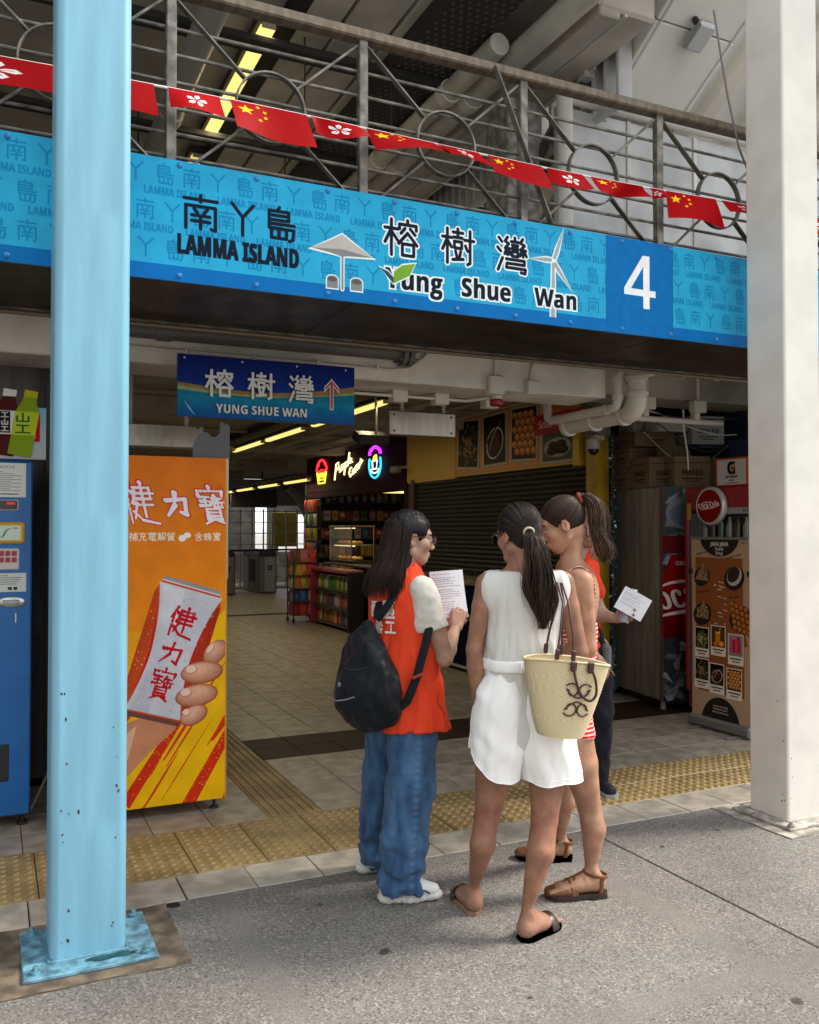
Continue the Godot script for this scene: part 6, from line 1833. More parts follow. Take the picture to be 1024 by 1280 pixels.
	part(fr, "back", bx(Vector3(0.04, 0.45, 0), Vector3(0.02, 0.86, 1.66)), dark)
	part(fr, "top_bar", bx(Vector3(-0.1, 0.905, 0), Vector3(0.26, 0.06, 1.7), 0.01), redm)
	for z in [-0.84, 0.84]:
		part(fr, "side_frame", bx(Vector3(-0.1, 0.46, z), Vector3(0.26, 0.90, 0.05), 0.01), redm if z < 0 else dark)
	for y in [0.06, 0.33, 0.60]:
		part(fr, "shelf", bx(Vector3(-0.08, y, 0), Vector3(0.24, 0.02, 1.62)), mat(L(0.08, 0.08, 0.08), 0.4))
	var bot := MB.new().lathe(PackedVector2Array([V2(0, 0), V2(0.03, 0), V2(0.033, 0.01), V2(0.033, 0.13), V2(0.014, 0.18), V2(0.014, 0.205), V2(0, 0.205)]), 10).mesh()
	var cap := MB.new().cyl(Vector3(0, 0.19, 0), Vector3(0, 0.212, 0), 0.016, -1, 10).mesh()
	for r in 3:
		for i in 17:
			var k := rng.randi() % 8
			var p := solo("drink_bottle", bot, tm[k] if r < 2 else tm[[2, 3, 2, 3, 1, 2, 3, 5][k]], "%s drink bottle on the " % (tones[k][0] if r < 2 else ["green", "white", "green", "white", "yellow", "green", "white", "brown"][k]) + ["lowest", "middle", "upper"][r] + " shelf of the red framed fridge", "bottle", Vector3(4.93, 0.07 + 0.27 * r, -14.02 + 0.096 * i), Basis.IDENTITY, "drink bottles in the red framed fridge")
			part(p, "cap", cap, tm[3])
	# floor rack of crisps in front of the kiosk's left end
	var rk := thing("snack_rack", "black wire floor rack of snack bags in front of the kiosk", "rack", Vector3(4.72, 0, -14.35))
	for s in [[-1, -1], [1, -1], [-1, 1], [1, 1]]:
		part(rk, "post", MB.new().cyl(Vector3(s[0] * 0.2, 0.06, s[1] * 0.16), Vector3(s[0] * 0.2, 1.12, s[1] * 0.16), 0.012, -1, 6), mat(L(0.02, 0.02, 0.02), 0.5))
		part(rk, "castor", MB.new().cyl(Vector3(s[0] * 0.2 - 0.015, 0.035, s[1] * 0.16), Vector3(s[0] * 0.2 + 0.015, 0.035, s[1] * 0.16), 0.035, -1, 10), mat(L(0.02, 0.02, 0.02), 0.5))
	for r in 5:
		part(rk, "tray", bx(Vector3(0, 0.12 + 0.22 * r, 0), Vector3(0.42, 0.012, 0.34)), mat(L(0.03, 0.03, 0.03), 0.5))
		for i in 3:
			for f in 2:
				var k: int = [rng.randi() % 8, [0, 7, 1, 4, 6][r]][(i + f) % 2]
				solo("snack_bag", bag_mesh, tm[k], "%s snack bag on the %s tray of the floor rack, %s" % [tones[k][0], ["lowest", "second", "third", "fourth", "top"][r], "front side" if f == 0 else "left side"], "snack bag", Vector3(4.59 + 0.13 * i, 0.13 + 0.22 * r, -14.20) if f == 0 else Vector3(4.53, 0.13 + 0.22 * r, -14.48 + 0.12 * i), (yaw(rng.randf_range(-12, 12)) if f == 0 else yaw(-90)) * Basis(Vector3.RIGHT, -0.2), "snack bags on the floor rack")

# ---------------------------------------------------------------- closed snack shop with roller shutter and food pictures
func food(kind: int) -> Cv:
	var c := Cv.new(96, 132, Color(0.10, 0.09, 0.08))
	var r := RandomNumberGenerator.new(); r.seed = kind * 7 + 1
	var tone := [Color(0.42, 0.26, 0.14), Color(0.36, 0.14, 0.10), Color(0.78, 0.50, 0.22), Color(0.22, 0.10, 0.07), Color(0.86, 0.50, 0.10), Color(0.75, 0.10, 0.25), Color(0.48, 0.50, 0.18)]
	c.grad(0, 132, Color(0.05, 0.05, 0.05), Color(0.20, 0.17, 0.13))
	if kind == 0 or kind == 6:
		for i in 150:
			var p := V2(48 + r.randfn(0, 22), 72 + r.randfn(0, 24))
			var b: Color = [tone[0], Color(0.65, 0.55, 0.35), Color(0.25, 0.30, 0.10), Color(0.55, 0.28, 0.12)][r.randi() % 4] if kind == 0 else [Color(0.62, 0.66, 0.30), Color(0.75, 0.74, 0.55), Color(0.3, 0.4, 0.12)][r.randi() % 3]
			c.ell(p.x, p.y, r.randf_range(2, 7), r.randf_range(2, 4), b, r.randf() * 3)
	elif kind == 1:
		c.ell(50, 76, 36, 46, Color(0.75, 0.72, 0.68), 0.5); c.ell(50, 76, 31, 40, Color(0.16, 0.08, 0.06), 0.5)
		for i in 60:
			var p := V2(50 + r.randfn(0, 14), 72 + r.randfn(0, 18))
			c.ell(p.x, p.y, r.randf_range(2, 5), r.randf_range(2, 4), [tone[1], Color(0.5, 0.22, 0.15), Color(0.12, 0.06, 0.05)][r.randi() % 3], r.randf() * 3)
		c.curve(V2(24, 104), V2(30, 70), V2(48, 46), V2(76, 24), 1.5, 3, Color(0.8, 0.78, 0.74))
	elif kind == 2:
		for j in 6:
			for i in 4:
				var p := V2(16 + i * 22 + (11 if j % 2 else 0) - 4, 18 + j * 19)
				c.ell(p.x, p.y, 12.5, 11.5, Color(0.42, 0.22, 0.08)); c.ell(p.x - 1, p.y - 1.5, 10.5, 9.5, tone[2]); c.ell(p.x - 3, p.y - 4, 5, 4, Color(0.90, 0.68, 0.40))
	elif kind == 3:
		c.rect(0, 0, 96, 132, Color(0.30, 0.36, 0.28)); c.ell(48, 84, 44, 36, Color(0.62, 0.64, 0.60))
		for e in [[36, 78], [60, 74], [48, 92], [66, 94], [30, 96]]:
			c.ell(e[0], e[1], 17, 16, Color(0.10, 0.05, 0.04)); c.ell(e[0] - 4, e[1] - 5, 8, 6, Color(0.30, 0.16, 0.12))
	elif kind == 4:
		c.rect(0, 0, 96, 132, Color(0.35, 0.22, 0.10)); c.rect(28, 34, 34, 66, tone[4]); c.rect(28, 34, 34, 10, Color(0.95, 0.75, 0.35)); c.line(PackedVector2Array([V2(52, 40), V2(64, 10)]), 3, Color(0.9, 0.9, 0.9))
		c.ell(70, 108, 20, 18, Color(0.9, 0.45, 0.05)); c.ell(70, 108, 15, 13, Color(0.98, 0.68, 0.2)); c.ell(30, 112, 18, 14, Color(0.88, 0.42, 0.05))
	else:
		c.rect(0, 0, 96, 132, Color(0.55, 0.50, 0.52))
		for x in [16, 50]:
			c.rect(x, 26, 30, 86, tone[5]); c.rect(x + 4, 32, 7, 76, Color(0.88, 0.30, 0.42)); c.rect(x, 20, 30, 10, Color(0.85, 0.4, 0.5))
		c.ell(66, 20, 9, 8, Color(0.6, 0.05, 0.1))
	return c

func shutter_shop() -> void:
	var t := thing("closed_shop", "closed snack shop front with a dark roller shutter and food pictures", "shop", Vector3(5.1, 0, -8.8))
	var slat_m := [mat(L(0.036, 0.031, 0.025), 0.5, 0.5, "streak", 0.6), mat(L(0.030, 0.026, 0.021), 0.5, 0.5, "streak", 0.6)]
	var pts := PackedVector2Array()
	var slat := MB.new()
	for i in 6:
		var a := PI * i / 5.0
		pts.append(V2(-0.012 * sin(a), 0.026 * cos(a)))
	for i in 5:
		var p := pts[i]; var q := pts[i + 1]
		var n := Vector3(-(p + q).normalized().x * -1.0, (p + q).y * 8.0, 0).normalized()
		n = Vector3(-absf(p.x + q.x) - 0.004, (p.y + q.y) * 0.4, 0).normalized()
		slat.quad(Vector3(p.x, p.y, -1.93), Vector3(p.x, p.y, 1.93), Vector3(q.x, q.y, 1.93), Vector3(q.x, q.y, -1.93), n)
	slat.box(Vector3(0.006, -0.0265, 0), Vector3(0.010, 0.004, 3.86))
	var sm := slat.mesh()
	for i in 22:
		part(t, "slat", sm, slat_m[i % 2], Vector3(0.03, 1.065 + 0.0545 * i, 0))
	part(t, "bottom_rail", bx(Vector3(0.03, 1.02, 0), Vector3(0.03, 0.045, 3.86), 0.004), slat_m[0])
	part(t, "back_wall", bx(Vector3(0.9, 1.45, 0), Vector3(0.1, 2.9, 3.9)), slat_m[0])
	part(t, "side_post", bx(Vector3(0.04, 1.1, -1.97), Vector3(0.12, 2.22, 0.10), 0.005), mat(L(0.06, 0.02, 0.02), 0.5))
	# counter below: dark blue cabinet with a stone top
	var cab := part(t, "counter_cabinet", bx(Vector3(-0.22, 0.49, 0.1), Vector3(0.46, 0.90, 3.5), 0.008), dull(mat(L(0.006, 0.010, 0.04), 0.85)))
	part(cab, "counter_top", bx(Vector3(-0.22, 0.975, 0.1), Vector3(0.54, 0.05, 3.6), 0.006), mat(L(0.28, 0.23, 0.17), 0.5, 0.0, "vein", 1.5))
	part(cab, "middle_band", bx(Vector3(-0.455, 0.60, 0.1), Vector3(0.012, 0.07, 3.48), 0.003), mat(L(0.24, 0.20, 0.15), 0.5))
	part(cab, "kick_strip", bx(Vector3(-0.455, 0.05, 0.1), Vector3(0.014, 0.03, 3.5), 0.003), mat(L(0.5, 0.5, 0.48), 0.5))
	# menu fascia: yellow end, orange field, four framed pictures
	var yellow := mat(L(0.60, 0.36, 0.015), 0.4)
	var orange := mat(L(0.66, 0.23, 0.03), 0.4)
	part(t, "yellow_board", bx(Vector3(0.02, 2.56, -1.46), Vector3(0.05, 0.78, 1.40), 0.004), yellow)
	part(t, "orange_board", bx(Vector3(0.022, 2.57, 0.54), Vector3(0.05, 0.76, 2.58), 0.004), orange)
	part(t, "border", bx(Vector3(0.0, 2.20, 0.54), Vector3(0.05, 0.035, 2.6), 0.004), mat(L(0.5, 0.28, 0.03), 0.4))
	var fade := MB.new().ell(Vector3(0.0, 2.48, -1.55), Vector3(0.004, 0.26, 0.28), Basis.IDENTITY, 20, 12)
	part(t, "faded_logo", fade, mat(L(0.28, 0.11, 0.02), 0.5, 0.0, "grime", 2.0))
	var zs := [[-0.42, 0.53, 2.56], [0.19, 0.53, 2.56], [0.80, 0.53, 2.57], [1.42, 0.58, 2.42]]
	var wht := mat(L(0.46, 0.42, 0.36), 0.5)
	for i in 4:
		var fr := part(t, "picture", bx(Vector3(-0.008, zs[i][2], zs[i][0]), Vector3(0.012, 0.60 if i < 3 else 0.42, zs[i][1]), 0.003, Basis(Vector3.RIGHT, [0.06, -0.02, 0.03, 0.0][i])), wht)
		var p := part(fr, "food_print", face(zs[i][1] - 0.06, 0.54 if i < 3 else 0.36), printed(food(i).tex(), 0.4), Vector3(-0.016, zs[i][2], zs[i][0]), Basis(Vector3.RIGHT, [0.06, -0.02, 0.03, 0.0][i]) * yaw(-90))
	part(t, "side_sign", bx(Vector3(-0.02, 2.56, 1.80), Vector3(0.1, 0.8, 0.10), 0.004), yellow)
	var pil := thing("yellow_pillar", "narrow yellow pillar at the right end of the roller shutter", "pillar", Vector3(5.12, 0, -6.78))
	part(pil, "shaft", bx(Vector3(0, 1.2, 0), Vector3(0.14, 2.4, 0.17), 0.005), mat(L(0.52, 0.32, 0.012), 0.4, 0.0, "blotch", 0.8))
	part(pil, "paper_notice", bx(Vector3(-0.002, 1.55, 0.0), Vector3(0.146, 0.36, 0.176), 0.001), mat(L(0.22, 0.18, 0.13), 0.6))
	part(pil, "capital", bx(Vector3(0, 2.66, 0), Vector3(0.16, 0.52, 0.2), 0.005), mat(L(0.36, 0.33, 0.29), 0.6, 0.0, "grime", 1.2))
	var dome := thing("dome_camera", "white dome camera on the capital of the yellow pillar", "camera", Vector3(5.0, 2.24, -6.68))
	part(dome, "body", MB.new().cyl(Vector3(0, 0.05, 0), Vector3(0, 0.14, 0), 0.062, -1, 16), wht)
	part(dome, "dome", MB.new().ell(Vector3(0, 0.045, 0), Vector3(0.05, 0.05, 0.05), Basis.IDENTITY, 14, 8), mat(L(0.01, 0.01, 0.012), 0.15))
	part(dome, "arm", bx(Vector3(0.05, 0.16, 0), Vector3(0.12, 0.05, 0.06), 0.01), wht)
	var tin := MB.new()
	var rng := RandomNumberGenerator.new(); rng.seed = 5
	for i in 120:
		var at := Vector3(rng.randf_range(-0.025, 0.025), 0.1 + 0.0195 * i, rng.randf_range(-0.025, 0.025))
		tin.box(at, Vector3(0.03, 0.012, 0.016), 0.0, Basis(Vector3(rng.randfn(), rng.randfn(), rng.randfn()).normalized(), rng.randf() * 3))
	var ts := thing("tinsel_strip", "silvery blue tinsel strip hanging beside the yellow pillar", "tinsel", Vector3(5.14, 0, -6.58))
	part(ts, "tinsel", tin, mat(L(0.10, 0.22, 0.28), 0.25, 0.7)).set_meta("kind", "stuff")
	part(ts, "cord", bx(Vector3(0, 1.25, 0), Vector3(0.012, 2.4, 0.012)), mat(L(0.03, 0.05, 0.06), 0.6))
	# red sign that hangs before the fascia
	var c := Cv.new(256, 64, Color(0.66, 0.03, 0.12))
	c.text("SmarTone", 24, 44, 24, Color(0.93, 0.85, 0.86), 1.0, false, 0.4)
	var sg := thing("telecom_sign", "small crimson SmarTone sign hanging in front of the food pictures", "sign", Vector3(4.80, 2.56, -6.93))
	part(sg, "panel", bx(Vector3(0, 0, 0), Vector3(0.03, 0.19, 0.80), 0.004), mat(L(0.38, 0.006, 0.03), 0.4))
	part(sg, "print", face(0.80, 0.19), printed(c.tex(), 0.4), Vector3(-0.016, 0, 0), yaw(-90))
	for z in [-0.3, 0.3]:
		part(sg, "hanger", MB.new().cyl(Vector3(0, 0.09, z), Vector3(0, 0.37, z), 0.008, -1, 6), wht)

# ---------------------------------------------------------------- fridges, cartons and banner in the right corner
func script_word(c: Cv, x: float, y: float, s: float, col: Color, w: float) -> void:
	# flowing white lettering that reads Coca-Cola
	var old := c.T
	c.T = old * Transform2D(-0.10, Vector2.ONE, -0.30, V2(x, y))
	c.text("Coca-Cola", 0, 0, s * 0.86, col, 0.78, true, w * 0.06, 0, true)
	c.curve(V2(0.1 * s, 0.28 * s), V2(1.4 * s, 0.02 * s), V2(2.6 * s, 0.36 * s), V2(4.2 * s, 0.06 * s), w * 0.3, w * 0.9, col)
	c.curve(V2(0.7 * s, -0.75 * s), V2(1.6 * s, -1.15 * s), V2(2.3 * s, -0.72 * s), V2(3.0 * s, -1.0 * s), w * 0.3, w * 0.7, col)
	c.T = old

func carton(at: Vector3, s: Vector3, turn: float, label: String, tone: Color, text: String, mark: Color, open := false) -> void:
	var b := thing("cardboard_box", label, "box", at, turn, "cartons stacked above the drink fridges")
	var m := own(mat(tone, 0.85, 0.0, "blotch", 1.2))
	part(b, "carton", bx(Vector3(0, s.y / 2, 0), s, 0.004), m)
	part(b, "tape", bx(Vector3(0, s.y + 0.0005, 0), Vector3(s.x * 1.001, 0.002, 0.05)), own(mat(L(0.36, 0.28, 0.18), 0.4)))
	var c := Cv.new(160, 120, tone)
	c.text(text, 80, 74, 20, mark, 0.9, true, 0.6, 1)
	c.rect(30, 88, 100, 5, mark); c.rect(50, 100, 60, 4, mark)
	c.line(PackedVector2Array([V2(0, 22), V2(160, 22)]), 3, mark)
	var pm := printed(c.tex(), 0.85)
	part(b, "print", face(s.x * 0.94, s.y * 0.9), pm, Vector3(0, s.y / 2, s.z / 2 + 0.001))
	part(b, "print", face(s.z * 0.94, s.y * 0.9), pm, Vector3(-s.x / 2 - 0.001, s.y / 2, 0), yaw(-90))
	if open:
		part(b, "flap", bx(Vector3(-s.x / 2 + 0.02, s.y + 0.06, 0), Vector3(0.006, 0.13, s.z * 0.96), 0.0, Basis(Vector3.BACK, 0.2)), m)
		part(b, "flap", bx(Vector3(0, s.y + 0.055, -s.z / 2 + 0.01), Vector3(s.x * 0.96, 0.12, 0.006), 0.0, Basis(Vector3.RIGHT, -0.25)), m)

func right_corner() -> void:
	var steel := mat(L(0.30, 0.28, 0.25), 0.45, 0.25, "streak", 0.7, "fine_n", 0.1)
	var black := mat(L(0.012, 0.012, 0.012), 0.6)
	# upright fridge, steel side, printed front
	var f := thing("drink_fridge", "tall steel sided drink fridge with a giant red can printed on it", "fridge", Vector3(5.66, 0, -6.43), -9.15)
	part(f, "cabinet", bx(Vector3(0, 1.0, 0), Vector3(0.80, 1.84, 1.02), 0.012), steel)
	var c := Cv.new(320, 736, Color(0.20, 0.22, 0.25))
	var r := RandomNumberGenerator.new(); r.seed = 8
	c.grad(0, 736, Color(0.30, 0.33, 0.36), Color(0.16, 0.17, 0.19))
	for i in 260:
		var p := V2(r.randf() * 320, r.randf() * 736)
		var g := r.randf_range(0.18, 0.62)
		c.poly(PackedVector2Array([p, p + V2(r.randf_range(10, 46), r.randf_range(-20, 20)), p + V2(r.randf_range(0, 40), r.randf_range(14, 44)), p + V2(-r.randf_range(4, 24), r.randf_range(6, 30))]), Color(g * 0.95, g, g * 1.06))
	c.ell(120, 90, 100, 62, Color(0.52, 0.56, 0.60)); c.ell(120, 96, 84, 44, Color(0.42, 0.46, 0.52))
	c.rect(0, 170, 320, 60, Color(0.40, 0.10, 0.14))
	c.poly(PackedVector2Array([V2(40, 236), V2(320, 236), V2(320, 520), V2(0, 520), V2(0, 330)]), Color(0.56, 0.02, 0.04))
	c.grad(330, 520, Color(0.60, 0.02, 0.05), Color(0.36, 0.01, 0.03))
	c.text("ORIGINAL TASTE", 60, 272, 15, Color(0.85, 0.8, 0.8), 1.0, true, 0.3)
	script_word(c, -60, 430, 100.0, Color(0.88, 0.86, 0.86), 17.0)
	c.ell(220, 500, 26, 26, Color(0.75, 0.6, 0.6)); c.ell(220, 500, 20, 20, Color(0.5, 0.02, 0.05))
	c.poly(PackedVector2Array([V2(130, 640), V2(200, 610), V2(320, 610), V2(320, 690), V2(110, 690)]), Color(0.5, 0.03, 0.06))
	script_word(c, 150, 664, 30.0, Color(0.85, 0.8, 0.8), 6.0)
	part(f, "front_print", face(0.80, 1.84), printed(c.tex(), 0.35), Vector3(0, 1.0, 0.512))
	part(f, "edge_trim", bx(Vector3(-0.395, 1.0, 0.512), Vector3(0.02, 1.84, 0.02), 0.003), mat(L(0.10, 0.01, 0.015), 0.4))
	for s in [[-1, 1], [1, 1], [-1, -1], [1, -1]]:
		part(f, "foot", MB.new().cyl(Vector3(s[0] * 0.34, 0, s[1] * 0.44), Vector3(s[0] * 0.34, 0.085, s[1] * 0.44), 0.026, 0.02, 10), mat(L(0.2, 0.2, 0.2), 0.5))
	part(f, "plinth", bx(Vector3(0.03, 0.05, -0.02), Vector3(0.7, 0.06, 0.8)), black)
	# red cooler that looks to the passage
	var k := thing("drink_cooler", "red drink cooler with a round Coca-Cola emblem and a glass door", "cooler", Vector3(5.64, 0, -5.36))
	var red := mat(L(0.30, 0.012, 0.022), 0.35)
	part(k, "cabinet", bx(Vector3(0.03, 0.98, 0), Vector3(0.60, 1.84, 0.94), 0.02), red)
	part(k, "header", bx(Vector3(-0.29, 1.80, 0), Vector3(0.07, 0.20, 0.95), 0.015), red)
	part(k, "price_strip", bx(Vector3(-0.330, 1.70, 0.12), Vector3(0.008, 0.05, 0.66), 0.002), mat(L(0.5, 0.5, 0.5), 0.4))
	var st := Cv.new(220, 24, Color(0.62, 0.62, 0.62)); st.text("ICE COLD", 130, 17, 10, Color(0.25, 0.2, 0.2))
	part(k, "strip_print", face(0.66, 0.05), printed(st.tex(), 0.4), Vector3(-0.3345, 1.70, 0.12), yaw(-90))
	part(k, "door_frame", bx(Vector3(-0.30, 0.95, -0.455), Vector3(0.06, 1.5, 0.05), 0.01), red)
	part(k, "door_frame", bx(Vector3(-0.30, 0.95, 0.455), Vector3(0.06, 1.5, 0.05), 0.01), red)
	part(k, "interior", bx(Vector3(-0.275, 0.98, 0), Vector3(0.02, 1.4, 0.86)), mat(L(0.035, 0.04, 0.045), 0.6))
	part(k, "door_frame", bx(Vector3(-0.30, 0.98, -0.36), Vector3(0.05, 1.42, 0.14), 0.01), mat(L(0.10, 0.11, 0.12), 0.4))
	part(k, "lower_panel", bx(Vector3(-0.29, 0.19, 0), Vector3(0.06, 0.26, 0.9), 0.01), red)
	part(k, "white_swoosh", bx(Vector3(-0.322, 0.50, 0.25), Vector3(0.006, 0.07, 0.4), 0.001, Basis(Vector3.RIGHT, 0.12)), mat(L(0.5, 0.48, 0.48), 0.4))
	for y in [0.45, 0.80, 1.13, 1.42]:
		part(k, "shelf", bx(Vector3(-0.295, y, 0.05), Vector3(0.03, 0.02, 0.72), 0.003), mat(L(0.45, 0.46, 0.46), 0.4, 0.4))
	var em := part(k, "emblem", MB.new().lathe(PackedVector2Array([V2(0, 0), V2(0.14, 0.0), V2(0.158, 0.02), V2(0.158, 0.05), V2(0.146, 0.062), V2(0.136, 0.062), V2(0.134, 0.058), V2(0, 0.058)]), 32, Vector3(-0.325, 1.74, -0.13), Basis(Vector3.BACK, PI / 2)), mat(L(0.55, 0.55, 0.55), 0.3, 0.3))
	var ec := Cv.new(160, 160, Color(0.55, 0.02, 0.05))
	script_word(ec, 14, 92, 30.0, Color(0.95, 0.92, 0.92), 6.0)
	var disc := PackedVector2Array()
	for i in 32:
		disc.append(V2(0.133, 0).rotated(TAU * i / 32))
	part(em, "emblem_print", MB.new().prism(disc, 0.0, Transform3D(yaw(-90), Vector3(-0.386, 1.74, -0.13))), printed(ec.tex(), 0.3))
	var yl := part(k, "sticker", bx(Vector3(-0.328, 1.70, -0.42), Vector3(0.004, 0.14, 0.05)), mat(L(0.5, 0.35, 0.05), 0.4))
	var bot := MB.new().lathe(PackedVector2Array([V2(0, 0), V2(0.03, 0), V2(0.032, 0.01), V2(0.032, 0.14), V2(0.013, 0.19), V2(0.013, 0.22), V2(0, 0.22)]), 10).mesh()
	var bm := [mat(L(0.05, 0.03, 0.02), 0.2), mat(L(0.20, 0.20, 0.19), 0.2), mat(L(0.06, 0.10, 0.06), 0.2)]
	for y in 4:
		for i in 8:
			var q: int = [0, 1, 0, 2, 1, 0, 1, 2][(i + y * 3) % 8]
			solo("cold_bottle", bot, bm[q], "%s bottle on the %s shelf of the red cooler" % [["dark cola", "clear", "green"][q], ["lowest", "second", "third", "top"][y]], "bottle", Vector3(5.325, [0.46, 0.81, 1.14, 1.43][y], -5.60 + 0.088 * i), Basis.IDENTITY, "bottles in the red cooler")
	# cartons on top of the steel fridge and the cooler
	var kraft := L(0.20, 0.135, 0.08); var ink := L(0.04, 0.025, 0.02); var pale := L(0.46, 0.45, 0.42)
	var th := deg_to_rad(-9.15)
	var on := func(x: float, z: float, y: float) -> Vector3: return Vector3(5.66, 0, -6.43) + Basis(Vector3.UP, th) * Vector3(x, 1.922 + y, z)
	carton(on.call(-0.24, -0.40, 0.0), Vector3(0.3, 0.19, 0.20), -9.15, "green marked carton at the far left, bottom of its stack on the steel fridge", kraft, "B76", L(0.05, 0.10, 0.06))
	carton(on.call(-0.24, -0.40, 0.192), Vector3(0.3, 0.19, 0.20), -9.15, "green marked carton at the far left, second of its stack on the steel fridge", kraft, "B76", L(0.05, 0.10, 0.06))
	carton(on.call(-0.24, -0.16, 0.0), Vector3(0.3, 0.19, 0.26), -9.15, "bird printed brown carton, bottom of the second stack on the steel fridge", kraft, "LEETZE", ink)
	carton(on.call(-0.24, -0.16, 0.192), Vector3(0.3, 0.19, 0.26), -9.15, "bird printed brown carton, second of the second stack on the steel fridge", kraft, "LEETZE", ink)
	carton(on.call(-0.18, -0.17, 0.384), Vector3(0.42, 0.13, 0.5), -9.15, "wide brown carton lying on the two left stacks", L(0.16, 0.11, 0.065), "LEETZE", ink)
	carton(on.call(-0.22, 0.16, 0.0), Vector3(0.34, 0.27, 0.32), -9.15, "plain brown carton in the middle of the steel fridge's top", L(0.18, 0.12, 0.075), "FRAGILE", ink)
	carton(on.call(-0.06, 0.33, 0.0), Vector3(0.36, 0.27, 0.30), -9.15, "open brown carton with raised flaps near the fridge's front", kraft, "FRAGILE", ink, true)
	carton(on.call(0.24, 0.30, 0.0), Vector3(0.2, 0.26, 0.3), -9.15, "narrow dark carton at the fridge's front right corner", L(0.13, 0.09, 0.06), "DRINKS", ink)
	carton(on.call(-0.12, -0.26, 0.516), Vector3(0.34, 0.13, 0.28), -9.15, "white carton with a red print, left of the two topmost ones", pale, "16", L(0.3, 0.03, 0.03))
	carton(on.call(-0.05, 0.05, 0.516), Vector3(0.3, 0.12, 0.24), -9.15, "white carton, right of the two topmost ones", pale, "", L(0.3, 0.3, 0.28))
	carton(on.call(0.26, 0.12, 0.40), Vector3(0.34, 0.26, 0.26), -9.15, "grey white carton set high beside the white cable", L(0.34, 0.35, 0.33), "CHOC PIE", L(0.08, 0.10, 0.08))
	solo("shelf_board", bx(Vector3(5.95, 2.29, -6.35), Vector3(0.5, 0.02, 0.6)), mat(L(0.02, 0.03, 0.06), 0.6), "dark wall shelf under the grey white carton", "shelf")
	solo("blue_sheet", bx(Vector3(5.92, 2.12, -5.62), Vector3(0.02, 0.44, 0.62), 0.003), mat(L(0.015, 0.04, 0.10), 0.5), "dark blue sheet standing behind the white G box", "panel")
	var gb := thing("drink_carton", "white carton with an orange border and a big black G on the cooler", "box", Vector3(5.44, 1.902, -5.31))
	part(gb, "carton", bx(Vector3(0, 0.11, 0), Vector3(0.24, 0.22, 0.34), 0.004), mat(L(0.5, 0.16, 0.03), 0.7))
	var gc := Cv.new(170, 110, Color(0.75, 0.28, 0.08))
	gc.rect(9, 7, 152, 100, Color(0.74, 0.74, 0.72)); gc.text("G", 84, 64, 46, Color(0.06, 0.06, 0.06), 1.0, true, 2.2, 1)
	gc.poly(PackedVector2Array([V2(96, 22), V2(88, 42), V2(95, 42), V2(88, 62), V2(106, 36), V2(98, 36), V2(104, 22)]), Color(0.8, 0.35, 0.1))
	gc.text("GATORADE", 84, 80, 9, Color(0.1, 0.1, 0.1), 1.0, true, 0.3, 1); gc.text("LEMON", 84, 93, 6, Color(0.6, 0.1, 0.1), 1.0, true, 0.2, 1); gc.rect(50, 99, 70, 3, Color(0.35, 0.35, 0.35))
	part(gb, "print", face(0.34, 0.22), printed(gc.tex(), 0.6), Vector3(-0.121, 0.11, 0), yaw(-90))
	carton(Vector3(5.5, 1.902, -5.02), Vector3(0.3, 0.22, 0.22), 0, "brown carton beside the G box, bottom of two", kraft, "DRINKS", ink)
	carton(Vector3(5.5, 2.124, -5.02), Vector3(0.3, 0.22, 0.22), 0, "brown carton beside the G box, upper of two", kraft, "DRINKS", ink)
	# roll up banner
	var b := Cv.new(310, 700, Color(0.72, 0.60, 0.49))
	var or1 := Color(0.58, 0.33, 0.17); var dk := Color(0.17, 0.14, 0.13); var wt := Color(0.90, 0.88, 0.84)
	b.poly(PackedVector2Array([V2(22, 72), V2(276, 72), V2(276, 330), V2(300, 400), V2(80, 470), V2(22, 380)]), or1)
	b.rect(40, 350, 240, 250, or1)
	b.ell(155, -10, 105, 78, dk)
	b.text("JAVA JAVA", 155, 26, 15, wt, 0.95, true, 0.3, 1); b.text("Snack", 155, 44, 13, wt, 0.95, false, 0.3, 1); b.text("Shop", 155, 61, 13, wt, 0.95, false, 0.3, 1)
	b.text("Find us", 266, 16, 8, dk, 0.95, false, 0.0, 0)
	for e in [["Waffle with cheese", 30, 66, -0.2], ["Pancake & cream", 190, 76, -0.2], ["Chocolate waffle", 20, 218, -0.15], ["Egg waffle", 206, 226, -0.1]]:
		b.T = Transform2D(e[3], V2(e[1], e[2])); b.text(e[0], 0, 0, 8, dk, 0.95, false, 0.2); b.T = Transform2D.IDENTITY
	var rr := RandomNumberGenerator.new(); rr.seed = 31
